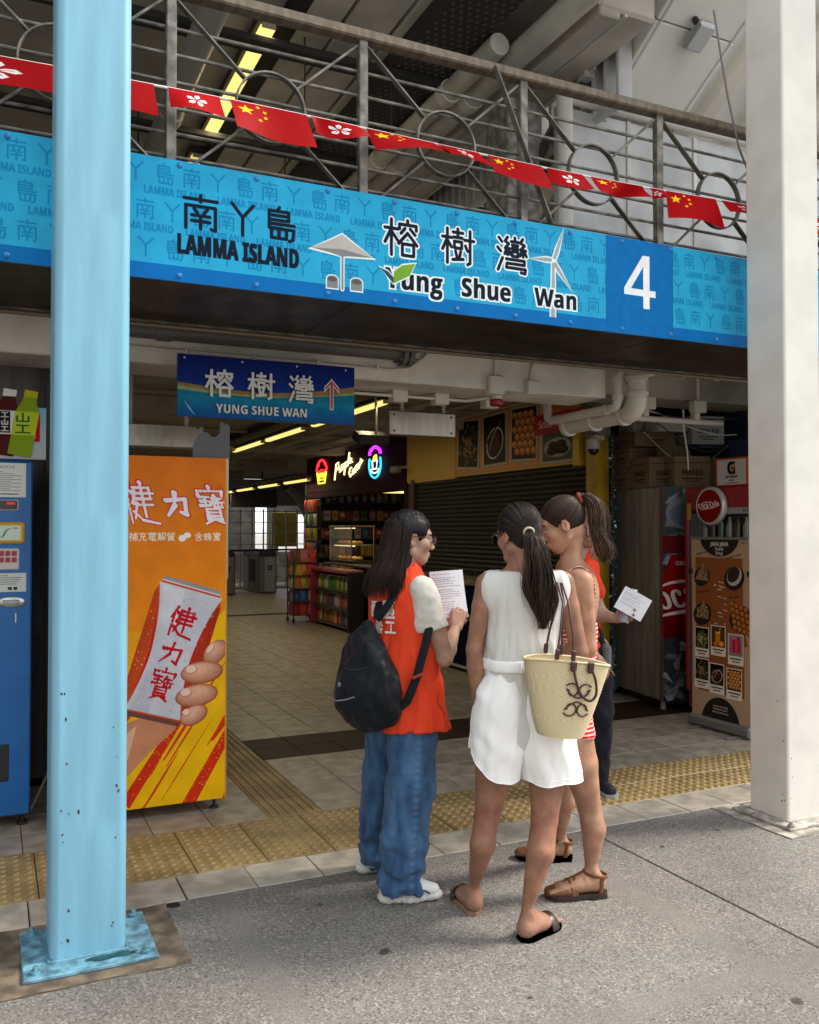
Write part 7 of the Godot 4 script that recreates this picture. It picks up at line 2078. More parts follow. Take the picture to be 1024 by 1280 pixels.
	for e in [[58, 140, 44, 0], [232, 140, 52, 1], [58, 290, 50, 2], [260, 292, 56, 3]]:
		b.ell(e[0], e[1] + 8, e[2] * 1.05, e[2] * 0.86, dk, -0.5)
		if e[3] == 3:
			for j in 5:
				for i in 4:
					var p := V2(e[0] - 42 + i * 24 + j * 4, e[1] - 44 + j * 22 + i * 6)
					b.ell(p.x, p.y, 13, 12, Color(0.4, 0.2, 0.08)); b.ell(p.x - 1, p.y - 2, 10, 9, Color(0.72, 0.44, 0.20))
		elif e[3] == 1:
			b.ell(e[0], e[1], 42, 34, Color(0.75, 0.72, 0.68), -0.7); b.ell(e[0] - 4, e[1] - 6, 36, 26, Color(0.22, 0.17, 0.15), -0.7)
		else:
			b.poly(PackedVector2Array([V2(e[0] - 40, e[1] + 22), V2(e[0] + 6, e[1] - 46), V2(e[0] + 36, e[1] - 4), V2(e[0] + 30, e[1] + 26)]), Color(0.60, 0.46, 0.34))
			for i in 46:
				var p := V2(e[0] + rr.randf_range(-28, 30), e[1] + rr.randf_range(-26, 24))
				b.ell(p.x, p.y, rr.randf_range(2, 5), rr.randf_range(2, 4), [Color(0.2, 0.12, 0.08), Color(0.75, 0.68, 0.58), Color(0.45, 0.42, 0.18), Color(0.55, 0.28, 0.14)][rr.randi() % 4])
	for i in 16:
		var p := V2(140 + rr.randf_range(-24, 40), 150 + rr.randf_range(0, 190))
		b.line(PackedVector2Array([p, p + V2(rr.randf_range(8, 22), rr.randf_range(-4, 5))]), 3, wt)
	for e in [[14, 350, 6], [104, 336, 4], [196, 360, 5], [14, 474, 0], [96, 484, 3], [188, 492, 2]]:
		b.rect(e[0], e[1], 80, 118, wt)
		var fi := food([e[2], 1][1] if e[2] == 3 else e[2])
		var im2: Image = fi.im.duplicate(); im2.resize(144, 160, Image.INTERPOLATE_BILINEAR)
		b.im.blit_rect(im2, Rect2i(0, 0, 144, 160), Vector2i(int(e[0] * 2 + 8), int(e[1] * 2 + 8)))
		b.rect(e[0] + 10, e[1] + 92, 60, 5, dk); b.rect(e[0] + 20, e[1] + 103, 40, 5, or1)
	b.ell(155, 726, 104, 112, dk)
	for i in 3:
		b.text(["Java Java Snack Shop", "OPEN DAILY  SHOP 9", "WAFFLES AND DRINKS"][i], 155, 652 + i * 12, 6, wt, 0.95, true, 0.0, 1)
	var bn := thing("roll_up_banner", "JAVA JAVA snack shop roll up banner on a grey base", "banner", Vector3(5.06, 0, -5.18))
	part(bn, "print", MB.new().sheet(func(u: float, v: float) -> Vector3: return Vector3(-0.004 + 0.006 * sin(v * PI), 1.475 - v * 1.385, (u - 0.5) * 0.60), 2, 12), printed(b.tex(), 0.5))
	part(bn, "back_sheet", bx(Vector3(0.012, 0.78, 0), Vector3(0.004, 1.38, 0.6)), mat(L(0.3, 0.3, 0.3), 0.6))
	part(bn, "base", bx(Vector3(0.02, 0.05, 0), Vector3(0.11, 0.085, 0.64), 0.018), mat(L(0.26, 0.26, 0.27), 0.35, 0.6))
	part(bn, "top_bar", bx(Vector3(0.0, 1.482, 0), Vector3(0.022, 0.022, 0.62), 0.005), mat(L(0.3, 0.3, 0.3), 0.35, 0.6))
	part(bn, "pole", MB.new().cyl(Vector3(0.03, 0.08, 0), Vector3(0.012, 1.48, 0), 0.010, -1, 8), black)
	for s in [-1, 1]:
		part(bn, "foot", bx(Vector3(-0.02, 0.006, s * 0.2), Vector3(0.26, 0.008, 0.04), 0.002), mat(L(0.3, 0.3, 0.3), 0.4, 0.5))
		part(bn, "clip", bx(Vector3(-0.006, 1.22, s * 0.305), Vector3(0.02, 0.04, 0.04), 0.004), black)

# ---------------------------------------------------------------- gates and far end of the passage
func station_interior() -> void:
	var steel := mat(L(0.20, 0.19, 0.17), 0.4, 0.5)
	var dark := mat(L(0.015, 0.015, 0.017), 0.5)
	var top := mat(L(0.035, 0.022, 0.055), 0.4)
	var g := thing("ticket_gate", "grey ticket gate cabinet with a dark purple top, middle of the passage end", "ticket gate", Vector3(6.05, 0, -21.2))
	part(g, "cabinet", bx(Vector3(0, 0.46, -0.6), Vector3(0.46, 0.92, 1.5), 0.03), steel)
	part(g, "front_plate", bx(Vector3(0.05, 0.46, 0.162), Vector3(0.28, 0.84, 0.02), 0.006), mat(L(0.30, 0.28, 0.25), 0.35, 0.5))
	part(g, "side_opening", bx(Vector3(-0.235, 0.55, -0.4), Vector3(0.012, 0.55, 0.5), 0.004), dark)
	part(g, "top", MB.new().prism(PackedVector2Array([V2(-0.24, 0), V2(0.24, 0), V2(0.2, 0.09), V2(0.08, 0.14), V2(-0.08, 0.14), V2(-0.2, 0.09)]), 1.5, Transform3D(Basis.IDENTITY, Vector3(0, 0.92, -1.35))), top)
	part(g, "reader", bx(Vector3(0.05, 0.62, 0.175), Vector3(0.10, 0.12, 0.01), 0.003), dark)
	part(g, "arrow_mark", bx(Vector3(0.05, 0.62, 0.182), Vector3(0.03, 0.05, 0.004)), mat(L(0.4, 0.38, 0.35), 0.4))
	copy(g, Vector3(4.95, 0, -20.9), "grey ticket gate cabinet half hidden by the orange machine")
	copy(g, Vector3(8.0, 0, -21.5), "grey ticket gate cabinet nearest the kiosk's snack rack")
	for k in 2:
		var f := thing("gate_flap", ["glass flap barrier left of the middle ticket gate", "glass flap barrier right of the middle ticket gate"][k], "barrier", Vector3([5.5, 7.0][k], 0.1, -21.7))
		part(f, "frame", MB.new().tube(PackedVector3Array([Vector3(-0.2, 0, 0), Vector3(-0.2, 0.8, 0), Vector3(0.25, 0.8, 0), Vector3(0.25, 0, 0)]), 0.018, 6, true), steel)
	solo("barrier_rail", MB.new().cyl(Vector3(3.2, 1.05, -20.2), Vector3(9.5, 1.05, -22.2), 0.025, -1, 8), dark, "dark rail crossing behind the ticket gates", "rail")
	var fe := thing("white_fence", "pale barred fence behind the ticket gates", "fence", Vector3(6.6, 0, -23.6))
	var wm := mat(L(0.36, 0.34, 0.31), 0.5)
	for i in 8:
		part(fe, "post", MB.new().cyl(Vector3(-0.9 + 0.32 * i, 0, 0), Vector3(-0.9 + 0.32 * i, 2.1, 0), 0.022, -1, 8), wm)
	for i in 7:
		part(fe, "bar", MB.new().cyl(Vector3(-0.9, 0.25 + 0.3 * i, 0), Vector3(1.4, 0.25 + 0.3 * i, 0), 0.013, -1, 6), wm)
	var mo := thing("information_screen", "black hanging screen above the ticket gates", "screen", Vector3(5.55, 2.28, -20.5))
	part(mo, "casing", bx(Vector3(0, 0, 0), Vector3(1.1, 0.42, 0.12), 0.01), dark)
	part(mo, "hanger", MB.new().cyl(Vector3(0.2, 0.2, 0), Vector3(0.2, 0.65, 0), 0.02, -1, 8), dark)
	for k in 2:
		var yb := solo("yellow_board", bx(Vector3([7.35, 8.45][k], 1.55, -23.9), Vector3([0.75, 0.6][k], 0.95, 0.05), 0.01), mat(L(0.42, 0.30, 0.02), 0.5), ["yellow notice board behind the fence, left one", "yellow notice board behind the fence, right of the curved pillar"][k], "notice board")
	var cp := thing("curved_pillar", "pale grey curved pillar between the yellow boards", "pillar", Vector3(8.0, 0, -23.2))
	var pts := PackedVector3Array(); var rad := []
	for i in 10:
		var v := i / 9.0
		pts.append(Vector3(-0.75 * pow(v, 4.0), 2.7 * v, 0)); rad.append(0.16 - 0.03 * v)
	part(cp, "shaft", MB.new().tube(pts, rad, 12), wm)
	part(cp, "red_notice", bx(Vector3(0.02, 1.28, 0.17), Vector3(0.24, 0.16, 0.02)), mat(L(0.6, 0.02, 0.04), 0.5))
	solo("far_arch", bx(Vector3(7.2, 2.55, -23.5), Vector3(4.6, 0.7, 0.3), 0.02), mat(L(0.32, 0.30, 0.27), 0.7), "pale beam over the opening at the passage end", "beam")

# ---------------------------------------------------------------- people
const UP := Vector3.UP
func V3(x: float, y: float, z: float) -> Vector3: return Vector3(x, y, z)

func skin_mat() -> StandardMaterial3D:
	var m := StandardMaterial3D.new()
	m.vertex_color_use_as_albedo = true; m.roughness = 0.48; m.metallic_specular = 0.4
	m.subsurf_scatter_enabled = true; m.subsurf_scatter_strength = 0.12
	m.albedo_texture = TX["blotch"]; m.uv1_triplanar = true; m.uv1_scale = Vector3.ONE * 4.0
	m.normal_enabled = true; m.normal_texture = TX["fine_n"]; m.normal_scale = 0.12
	return m

func cloth(c: Color, rough := 0.85, tex := "", scale := 3.0, bump := "weave_n", bs := 0.25, bscale := 14.0) -> StandardMaterial3D:
	var m := StandardMaterial3D.new()
	m.albedo_color = c; m.roughness = rough; m.metallic_specular = 0.25
	m.uv1_triplanar = true; m.uv1_scale = Vector3.ONE * (scale if tex != "" else bscale)
	if tex != "":
		m.albedo_texture = TX[tex]
	if bump != "":
		m.normal_enabled = true; m.normal_texture = TX[bump]; m.normal_scale = bs
	m.rim_enabled = true; m.rim = 0.25
	return m

func hair_mat(c: Color) -> StandardMaterial3D:
	var m := StandardMaterial3D.new()
	m.albedo_color = Color.WHITE; m.vertex_color_use_as_albedo = true; m.roughness = 0.48; m.metallic_specular = 0.35
	return m

func head_frame(at: Vector3, fwd: Vector3, roll := 0.0) -> Transform3D:
	var f := fwd.normalized()
	var l := UP.cross(f).normalized()
	var u := f.cross(l)
	return Transform3D(Basis(l, u, f) * Basis(Vector3.BACK, roll), at)

func head_shape(skin: Color, lip: Color, brow: Color, scalp: Color, neck := 0.12) -> Sdf:
	var s := Sdf.new()
	s.k = 0.022
	s.ell(V3(0, 0.028, -0.012), V3(0.072, 0.084, 0.092))
	s.ell(V3(0, -0.036, 0.030), V3(0.057, 0.074, 0.056))
	s.ell(V3(0, -0.088, 0.050), V3(0.030, 0.026, 0.032), Basis.IDENTITY, 0.03)
	s.cone(V3(0.046, -0.062, 0.0), V3(0.02, -0.092, 0.05), 0.020, 0.018)
	s.cone(V3(-0.046, -0.062, 0.0), V3(-0.02, -0.092, 0.05), 0.020, 0.018)
	for x in [-1.0, 1.0]:
		s.ell(V3(x * 0.038, -0.026, 0.056), V3(0.022, 0.02, 0.022))
	s.ell(V3(0, 0.020, 0.070), V3(0.048, 0.013, 0.020))
	for x in [-1.0, 1.0]:
		s.ell(V3(x * 0.031, -0.003, 0.094), V3(0.018, 0.0105, 0.014), Basis.IDENTITY, 0.014, 1)
		s.ell(V3(x * 0.031, -0.004, 0.0755), V3(0.0135, 0.0125, 0.0125), Basis.IDENTITY, 0.005)
	s.cone(V3(0, 0.006, 0.086), V3(0, -0.034, 0.1015), 0.0075, 0.0112, 1.0, Vector3.ZERO, 0.012)
	for x in [-1.0, 1.0]:
		s.ell(V3(x * 0.011, -0.038, 0.095), V3(0.0085, 0.008, 0.010), Basis.IDENTITY, 0.008)
	s.ell(V3(0, -0.0625, 0.0855), V3(0.021, 0.005, 0.009), Basis.IDENTITY, 0.008)
	s.ell(V3(0, -0.0725, 0.0835), V3(0.018, 0.006, 0.009), Basis.IDENTITY, 0.008)
	s.cone(V3(-0.022, -0.067, 0.094), V3(0.022, -0.067, 0.094), 0.0016, 0.0016, 1.0, Vector3.ZERO, 0.004, 1)
	for x in [-1.0, 1.0]:
		var b := Basis(Vector3.UP, x * 0.35) * Basis(Vector3.RIGHT, -0.15)
		s.ell(V3(x * 0.074, -0.012, -0.010), V3(0.0085, 0.031, 0.019), b, 0.008)
		s.ell(V3(x * 0.083, -0.008, -0.004), V3(0.007, 0.017, 0.009), b, 0.006, 1)
	s.cone(V3(0, -0.04, -0.026), V3(0, -0.05 - neck, -0.030 - neck * 0.15), 0.048, 0.048, 1.0, Vector3.ZERO, 0.02)
	s.paint = func(p: Vector3, n: Vector3) -> Color:
		var c := skin
		var ax := absf(p.x)
		if p.z > 0.07:
			var e := V2((ax - 0.031) / 0.0135, (p.y + 0.004) / 0.0068).length()
			if e < 1.0:
				c = Color(0.45, 0.42, 0.40)
				if V2(ax - 0.031, p.y + 0.004).length() < 0.0062:
					c = Color(0.03, 0.018, 0.012)
			elif e < 1.3 and p.y > -0.004:
				c = skin * 0.25
			if absf(p.y - 0.020 + (ax - 0.03) * (ax - 0.03) * 7.0) < 0.0042 and ax > 0.012 and ax < 0.052:
				c = brow
			if p.y < -0.055 and p.y > -0.081 and ax < 0.025 - absf(p.y + 0.067) * 0.9:
				c = skin.lerp(lip, 0.55)
		if ax > 0.070 and p.y < 0.02:
			c = c.lerp(Color(skin.r * 1.05, skin.g * 0.78, skin.b * 0.72), 0.6)
		var ch := clampf(1.0 - V2((ax - 0.04) / 0.022, (p.y + 0.03) / 0.02).length(), 0.0, 1.0) * (1.0 if p.z > 0.03 else 0.0)
		c = c.lerp(Color(skin.r * 1.04, skin.g * 0.80, skin.b * 0.76), 0.5 * ch)
		return Color(c.r, c.g, c.b, 1)
	return s

func hand_shape(skin: Color, wrist: Vector3, d: Vector3, palm: Vector3, thumb: Vector3, curl: float, spread := 0.12, closed := 0.6) -> Sdf:
	# d: from the wrist to the knuckles, palm: the way the palm looks, thumb: the side of the thumb
	var s := Sdf.new()
	s.k = 0.010
	d = d.normalized(); palm = (palm - d * palm.dot(d)).normalized(); thumb = (thumb - d * thumb.dot(d) - palm * thumb.dot(palm)).normalized()
	s.cone(wrist - d * 0.03, wrist + d * 0.01, 0.023, 0.023, 0.75, palm)
	for i in 4:
		var o := lerpf(0.026, -0.027, i / 3.0)
		s.cone(wrist + thumb * o * 0.6 + d * 0.012, wrist + thumb * o + d * (0.082 - 0.004 * absf(i - 1.0)), 0.014, 0.0115, 1.0, Vector3.ZERO, 0.012)
	for i in 4:
		var o := lerpf(0.027, -0.028, i / 3.0)
		var ln: float = [0.074, 0.082, 0.077, 0.060][i]
		var p := wrist + thumb * o + d * (0.084 - 0.004 * absf(i - 1.0))
		var a := curl * 0.7
		var r := 0.0088
		for j in 3:
			var q := (d.rotated(d.cross(palm).normalized(), a) + thumb * (1.5 - i) * spread * 0.4).normalized()
			var e: Vector3 = p + q * (ln * [0.46, 0.30, 0.26][j])
			s.cone(p, e, r, r * 0.92, 1.0, Vector3.ZERO, 0.004)
			p = e; r *= 0.92
			a += curl * 0.8
	var t0 := wrist + thumb * 0.020 + d * 0.022 + palm * 0.006
	var td := (thumb * 0.75 + d * 0.65 + palm * closed).normalized()
	var t1 := t0 + td * 0.042
	var t2 := t1 + (d * 0.85 + palm * closed * 1.1 + thumb * (0.3 - closed * 0.4)).normalized() * 0.032
	var t3 := t2 + (d * 0.9 + palm * closed * 1.2 - thumb * closed * 0.4).normalized() * 0.026
	s.cone(t0, t1, 0.013, 0.0105).cone(t1, t2, 0.0105, 0.0095, 1.0, Vector3.ZERO, 0.005).cone(t2, t3, 0.0095, 0.008, 1.0, Vector3.ZERO, 0.004)
	s.paint = func(p: Vector3, n: Vector3) -> Color:
		var w := clampf((p - wrist).dot(d) / 0.15, 0, 1)
		return Color(skin.r * (1.0 + 0.05 * w), skin.g * (1.0 - 0.12 * w), skin.b * (1.0 - 0.12 * w), 1)
	return s

func foot(s: Sdf, heel: Vector3, toe: Vector3, ankle: Vector3, inner: float, toes := true) -> void:
	# heel and toe on the ground; inner: +1 when the big toe lies to the left of the foot's direction
	var d := toe - heel
	var l := d.length()
	d /= l
	var n := UP.cross(d) * inner
	s.cone(ankle, heel + d * 0.032 + UP * 0.034, 0.024, 0.028, 1.0, Vector3.ZERO, 0.012)
	s.cone(ankle + d * 0.01, heel + d * l * 0.50 + UP * 0.036, 0.023, 0.020, 1.0, Vector3.ZERO, 0.015)
	s.cone(heel + d * 0.030 + UP * 0.026, heel + d * l * 0.5 + UP * 0.026, 0.029, 0.026)
	s.cone(heel + d * l * 0.45 + UP * 0.028 - n * 0.004, heel + d * l * 0.72 + UP * 0.021, 0.036, 0.042, 0.55, UP)
	s.ell(ankle + n * 0.021 - UP * 0.008, V3(0.010, 0.012, 0.010), Basis.IDENTITY, 0.012); s.ell(ankle - n * 0.021 - UP * 0.016, V3(0.010, 0.012, 0.010), Basis.IDENTITY, 0.012)
	if toes:
		for i in 5:
			var o := lerpf(0.030, -0.036, i / 4.0)
			var e: float = [1.0, 0.99, 0.955, 0.915, 0.87][i]
			s.cone(heel + d * l * 0.72 + n * o * 0.85 + UP * 0.018, heel + d * (l * e - 0.008) + n * o + UP * 0.012, 0.012, 0.0105 if i == 0 else 0.0082, 1.0, Vector3.ZERO, 0.006)

func sole(heel: Vector3, toe: Vector3, inner: float, y0: float, y1: float, grow := 0.0) -> MB:
	var d := toe - heel
	var l := d.length() + 2.0 * grow
	d = d.normalized()
	heel -= d * grow
	var n := UP.cross(d) * inner
	var lft := []; var rgt := []
	for i in 15:
		var t := i / 14.0
		var w := 0.031 + 0.012 * smoothstep(0.35, 0.72, t)
		w *= sqrt(clampf(1.0 - pow(maxf(0.0, (0.16 - t) / 0.16), 2.0), 0, 1)) * sqrt(clampf(1.0 - pow(maxf(0.0, (t - 0.80) / 0.20), 2.0), 0, 1))
		var mid := 0.006 * sin(t * PI * 1.2)
		lft.append(V2(t * l, mid + w + grow)); rgt.append(V2(t * l, mid - w - grow))
	rgt.reverse()
	var poly := PackedVector2Array()
	for p in lft:
		poly.append(V2(p.x, p.y))
	for p in rgt.slice(1, 14):
		poly.append(V2(p.x, p.y))
	if Geometry2D.is_polygon_clockwise(poly):
		poly.reverse()
	return MB.new().prism(poly, y1 - y0, Transform3D(Basis(d, n, UP), heel + UP * y0))

func strap_over(heel: Vector3, toe: Vector3, inner: float, t: float, h: float, w: float, wid: float, lean := 0.0, thick := 0.0028) -> MB:
	# a band across the foot at the share t of its length
	var d := toe - heel
	var l := d.length()
	d /= l
	var n := UP.cross(d) * inner
	var pts := PackedVector3Array()
	for i in 13:
		var a := PI * i / 12.0
		pts.append(heel + d * (l * t + lean * cos(a)) + n * cos(a) * w + UP * (0.010 + sin(a) * h))
	return MB.new().tube(pts, thick, 8, false, wid / thick * 0.5, d)

func strands(st: MB, r: RandomNumberGenerator, path: Callable, count: int, seg: int, thick: float, dark: Color, pale: Color) -> void:
	# path(u, w, t): u and w say which hair, t runs along it
	for i in count:
		var u := r.randf(); var w := r.randf()
		var pts := PackedVector3Array(); var rad := []
		for k in seg + 1:
			var t := float(k) / seg
			pts.append(path.call(u, w, t))
			rad.append(thick * (0.35 + 0.65 * sin(PI * clampf(t * 0.9 + 0.08, 0, 1))))
		st.col = dark.lerp(pale, pow(r.randf(), 2.0))
		st.tube(pts, rad, 4)
	st.col = Color.WHITE

func spline(pts: Array, t: float) -> Vector3:
	var f := t * (pts.size() - 1)
	var i := mini(int(f), pts.size() - 2)
	var a: Vector3 = pts[maxi(i - 1, 0)]; var b: Vector3 = pts[i]; var c: Vector3 = pts[i + 1]; var d: Vector3 = pts[mini(i + 2, pts.size() - 1)]
	return b.cubic_interpolate(c, a, d, f - i)

func spline_f(v: Array, t: float) -> float:
	var f := t * (v.size() - 1)
	var i := mini(int(f), v.size() - 2)
	return lerpf(v[i], v[i + 1], smoothstep(0, 1, f - i))

func plain(c: Color) -> Callable:
	return func(p: Vector3, n: Vector3) -> Color: return c

func folds(seed_at: int, scale: Vector3, amp: float, s: Sdf) -> void:
	var f := FastNoiseLite.new(); f.seed = seed_at; f.frequency = 1.0; f.fractal_octaves = 2
	s.noise = f; s.nscale = scale; s.namp = amp

func on_surface(s: Sdf, from: Vector3, dir: Vector3) -> Vector3:
	var ids := PackedInt32Array(range(s.ty.size()))
	var p := from
	for i in 60:
		var d := s.at(p, ids)
		if d < 0.0005:
			break
		p += dir * clampf(d * 0.7, 0.0006, 0.05)
	return p

func paper_print(lines: int, seed_at: int) -> StandardMaterial3D:
	var c := Cv.new(150, 210, Color(0.90, 0.91, 0.94))
	var r := RandomNumberGenerator.new(); r.seed = seed_at
	var y := 14.0
	for i in lines:
		var x := 12.0
		while x < r.randf_range(70, 138):
			var w := r.randf_range(4, 14)
			c.rect(x, y, w, 2.2, Color(0.42, 0.43, 0.48)); x += w + 3
		y += r.randf_range(6, 12) if i % 5 else 16.0
		if y > 195: break
	var m := printed(c.tex(), 0.8)
	m.backlight_enabled = true; m.backlight = Color(0.4, 0.4, 0.4)
	return m

func people() -> void:
	var face_x := -25.1
	volunteer(face_x)
	woman_in_white(face_x)
	woman_in_stripes(face_x)
	old_volunteer(face_x)

func start_body(t: Node3D, skin: Color) -> Array:
	var b := Sdf.new()
	b.k = 0.035
	b.paint = plain(skin)
	var mi := part(t, "body", null, skin_mat())
	return [b, mi]

func volunteer(turn: float) -> void:
	var skin := Color(0.50, 0.315, 0.23)
	var t := thing("person", "person in a red volunteer vest, jeans and white trainers holding a sheet of paper", "person", V3(1.623, 0, -3.535), turn)
	var o := start_body(t, skin)
	var b: Sdf = o[0]; var mi: MeshInstance3D = o[1]
	var fb := V3(0.77, 0, -0.64); var lf := V3(-0.64, 0, -0.77)
	var hx := head_frame(V3(0.035, 1.515, 0.0), V3(0.97, -0.10, -0.22))
	b.chain([V3(0.01, 1.42, 0.01), V3(-0.01, 1.30, 0.01)], [0.055, 0.075])
	b.cone(V3(-0.02, 1.20, 0), V3(-0.01, 0.95, 0), 0.13, 0.12, 0.75, fb)
	b.cone(V3(-0.0, 0.95, 0), V3(0.0, 0.84, 0), 0.12, 0.14, 0.8, fb)
	var rs := V3(0.095, 1.30, 0.12); var re := V3(0.178, 1.005, 0.115); var rw := V3(0.232, 1.11, -0.06)
	b.chain([rs, re.lerp(rs, 0.4), re, re.lerp(rw, 0.3), rw], [0.045, 0.041, 0.036, 0.038, 0.024], 1.0, Vector3.ZERO, 0.012)
	var ls := V3(-0.11, 1.30, -0.15); var le := V3(0.02, 1.02, -0.24); var lw := V3(0.20, 1.10, -0.25)
	b.chain([ls, le, lw], [0.05, 0.041, 0.027])
	b.chain([V3(0.045, 0.85, 0.07), V3(0.02, 0.46, 0.10), V3(-0.015, 0.10, 0.13)], [0.09, 0.06, 0.04])
	b.chain([V3(-0.06, 0.85, -0.08), V3(-0.09, 0.46, -0.11), V3(-0.12, 0.10, -0.15)], [0.09, 0.06, 0.04])
	sdf_job(b, 0.009, Transform3D.IDENTITY, mi)
	sdf_job(head_shape(skin, Color(0.45, 0.16, 0.14), Color(0.06, 0.035, 0.03), skin), 0.0034, hx, mi)
	sdf_job(hand_shape(skin, rw, V3(0.12, 0.40, -0.30), V3(0.2, 0.35, -0.9), V3(-0.5, 0.6, 0.0), 0.75, 0.1, 0.6), 0.0036, Transform3D.IDENTITY, mi)
	sdf_job(hand_shape(skin, lw, V3(0.5, 0.3, 0.2), V3(0.1, 0.5, 0.9), V3(0.3, 0.8, -0.2), 0.7), 0.0045, Transform3D.IDENTITY, mi)
	# white lace T shirt: sleeve and neck
	var sh := Sdf.new(); sh.k = 0.03
	sh.cone(rs + V3(-0.012, 0.0, 0), re.lerp(rs, 0.36), 0.055, 0.057)
	sh.cone(rs + V3(0.01, -0.04, 0.0), rs + V3(-0.01, -0.15, -0.01), 0.05, 0.05)
	sh.keep(V3(re.x - rs.x, re.y - rs.y, re.z - rs.z), re.lerp(rs, 0.42).dot((re - rs).normalized()))
	folds(3, V3(22, 22, 22), 0.004, sh)
	var shm := part(t, "shirt", null, cloth(L(0.78, 0.76, 0.70), 0.85, "fine", 10.0, "weave_n", 0.5, 9.0))
	sdf_job(sh, 0.006, Transform3D.IDENTITY, shm)
	# red vest, open at the arm holes, flaring to the hem
	var v := Sdf.new(); v.k = 0.05
	v.cone(V3(-0.015, 1.235, 0.0), V3(0.0, 0.95, 0.0), 0.158, 0.172, 0.72, fb)
	v.cone(V3(0.0, 0.95, 0.0), V3(0.022, 0.66, 0.005), 0.172, 0.212, 0.80, fb)
	v.cone(V3(-0.10, 1.295, -0.12), V3(0.065, 1.305, 0.085), 0.042, 0.042)
	v.cone(V3(0.005, 1.33, 0.0), V3(0.015, 1.37, 0.0), 0.085, 0.062)
	v.cone(rs + V3(0.03, -0.02, 0.02), rs + V3(0.05, -0.17, 0.05), 0.062, 0.055, 1.0, Vector3.ZERO, 0.02, 1)
	v.keep(V3(0, -1, 0), -0.70, 0.006)
	folds(11, V3(16, 4, 16), 0.013, v)
	var vm := part(t, "vest", null, cloth(L(0.72, 0.055, 0.018), 0.6, "", 3.0, "grime_n", 0.5, 2.6))
	sdf_job(v, 0.0075, Transform3D.IDENTITY, vm)
	# lettering on the back of the vest
	var bk := -fb
	var txt := MB.new()
	var rt := -lf
	for e in [["西", -0.066, 1.246, 0.074], ["區", 0.020, 1.246, 0.074], ["義", -0.028, 1.162, 0.056], ["工", 0.038, 1.162, 0.056]]:
		var sz: float = e[3]
		for s_ in STROKES[e[0]].split(";"):
			var a: PackedFloat64Array = s_.strip_edges().split_floats(" ", false)
			for k in range(0, a.size() - 2, 2):
				var pts := PackedVector3Array()
				for j in 4:
					var f := j / 3.0
					var uu: float = e[1] - 0.01 + lerpf(a[k], a[k + 2], f) * sz / 100.0; var yy: float = e[2] - lerpf(a[k + 1], a[k + 3], f) * sz / 100.0
					pts.append(on_surface(v, V3(0, yy, 0) + rt * uu + bk * 0.3, -bk) + bk * 0.0015)
				txt.tube(pts, 0.0048 + (sz - 0.052) * 0.07, 6, false, 0.25, bk)
	part(t, "vest_lettering", txt, cloth(L(0.82, 0.80, 0.78), 0.7))
	var tag2 := part(t, "vest_pocket_zip", MB.new().tube(PackedVector3Array([on_surface(v, V3(0.40, 0.90, 0.16), V3(-1, 0, -0.2)), on_surface(v, V3(0.40, 0.82, 0.18), V3(-1, 0, -0.2)), on_surface(v, V3(0.40, 0.77, 0.17), V3(-1, 0, -0.2))]), 0.003, 6), cloth(L(0.3, 0.02, 0.01)))
	# wide jeans
	var j := Sdf.new(); j.k = 0.03
	j.cone(V3(0.0, 0.90, 0.0), V3(0.0, 0.78, 0.0), 0.135, 0.15, 0.72, fb)
	j.chain([V3(0.046, 0.80, 0.06), V3(0.042, 0.66, 0.075), V3(0.035, 0.46, 0.10), V3(0.008, 0.24, 0.125), V3(-0.008, 0.06, 0.145)], [0.085, 0.099, 0.101, 0.096, 0.090])
	j.chain([V3(-0.05, 0.80, -0.06), V3(-0.062, 0.66, -0.08), V3(-0.085, 0.46, -0.12), V3(-0.105, 0.24, -0.145), V3(-0.115, 0.075, -0.155)], [0.085, 0.097, 0.096, 0.090, 0.084])
	j.keep(V3(0, -1, 0), -0.035, 0.006)
	var jf := FastNoiseLite.new(); jf.seed = 6; jf.frequency = 1.0; jf.fractal_octaves = 2
	j.fold = func(p: Vector3) -> float:
		var low := smoothstep(0.34, 0.06, p.y)
		return 0.010 * jf.get_noise_3d(p.x * 14, p.y * 6 + p.x * 5, p.z * 14) + low * 0.011 * sin(p.y * 70.0 + 14.0 * p.x + 3.0 * jf.get_noise_3d(p.x * 9, p.y * 9, p.z * 9)) + 0.006 * jf.get_noise_3d(p.x * 30, p.y * 22, p.z * 30)
	var jn := FastNoiseLite.new(); jn.seed = 2; jn.frequency = 1.0; jn.fractal_octaves = 3
	j.paint = func(p: Vector3, n: Vector3) -> Color:
		var w := clampf(0.5 + 0.9 * jn.get_noise_3d(p.x * 14, p.y * 5, p.z * 14), 0, 1)
		var seam := exp(-pow((p.x - 0.075 + 0.05 * (0.8 - p.y)) / 0.012, 2.0)) * (0.5 + 0.5 * sin(p.y * 220.0)) * (1.0 if p.z > 0.05 else 0.0)
		var c := Color(0.035, 0.085, 0.19).lerp(Color(0.085, 0.19, 0.36), w)
		return c.lerp(Color(0.18, 0.30, 0.48), 0.45 * seam)
	var jm0 := cloth(Color.WHITE, 0.85, "fine", 12.0, "weave_n", 0.35, 20.0)
	jm0.vertex_color_use_as_albedo = true
	var jm := part(t, "jeans", null, jm0)
	sdf_job(j, 0.0075, Transform3D.IDENTITY, jm)
	# trainers
	var white := cloth(L(0.72, 0.74, 0.74), 0.5, "", 1.0, "weave_n", 0.2)
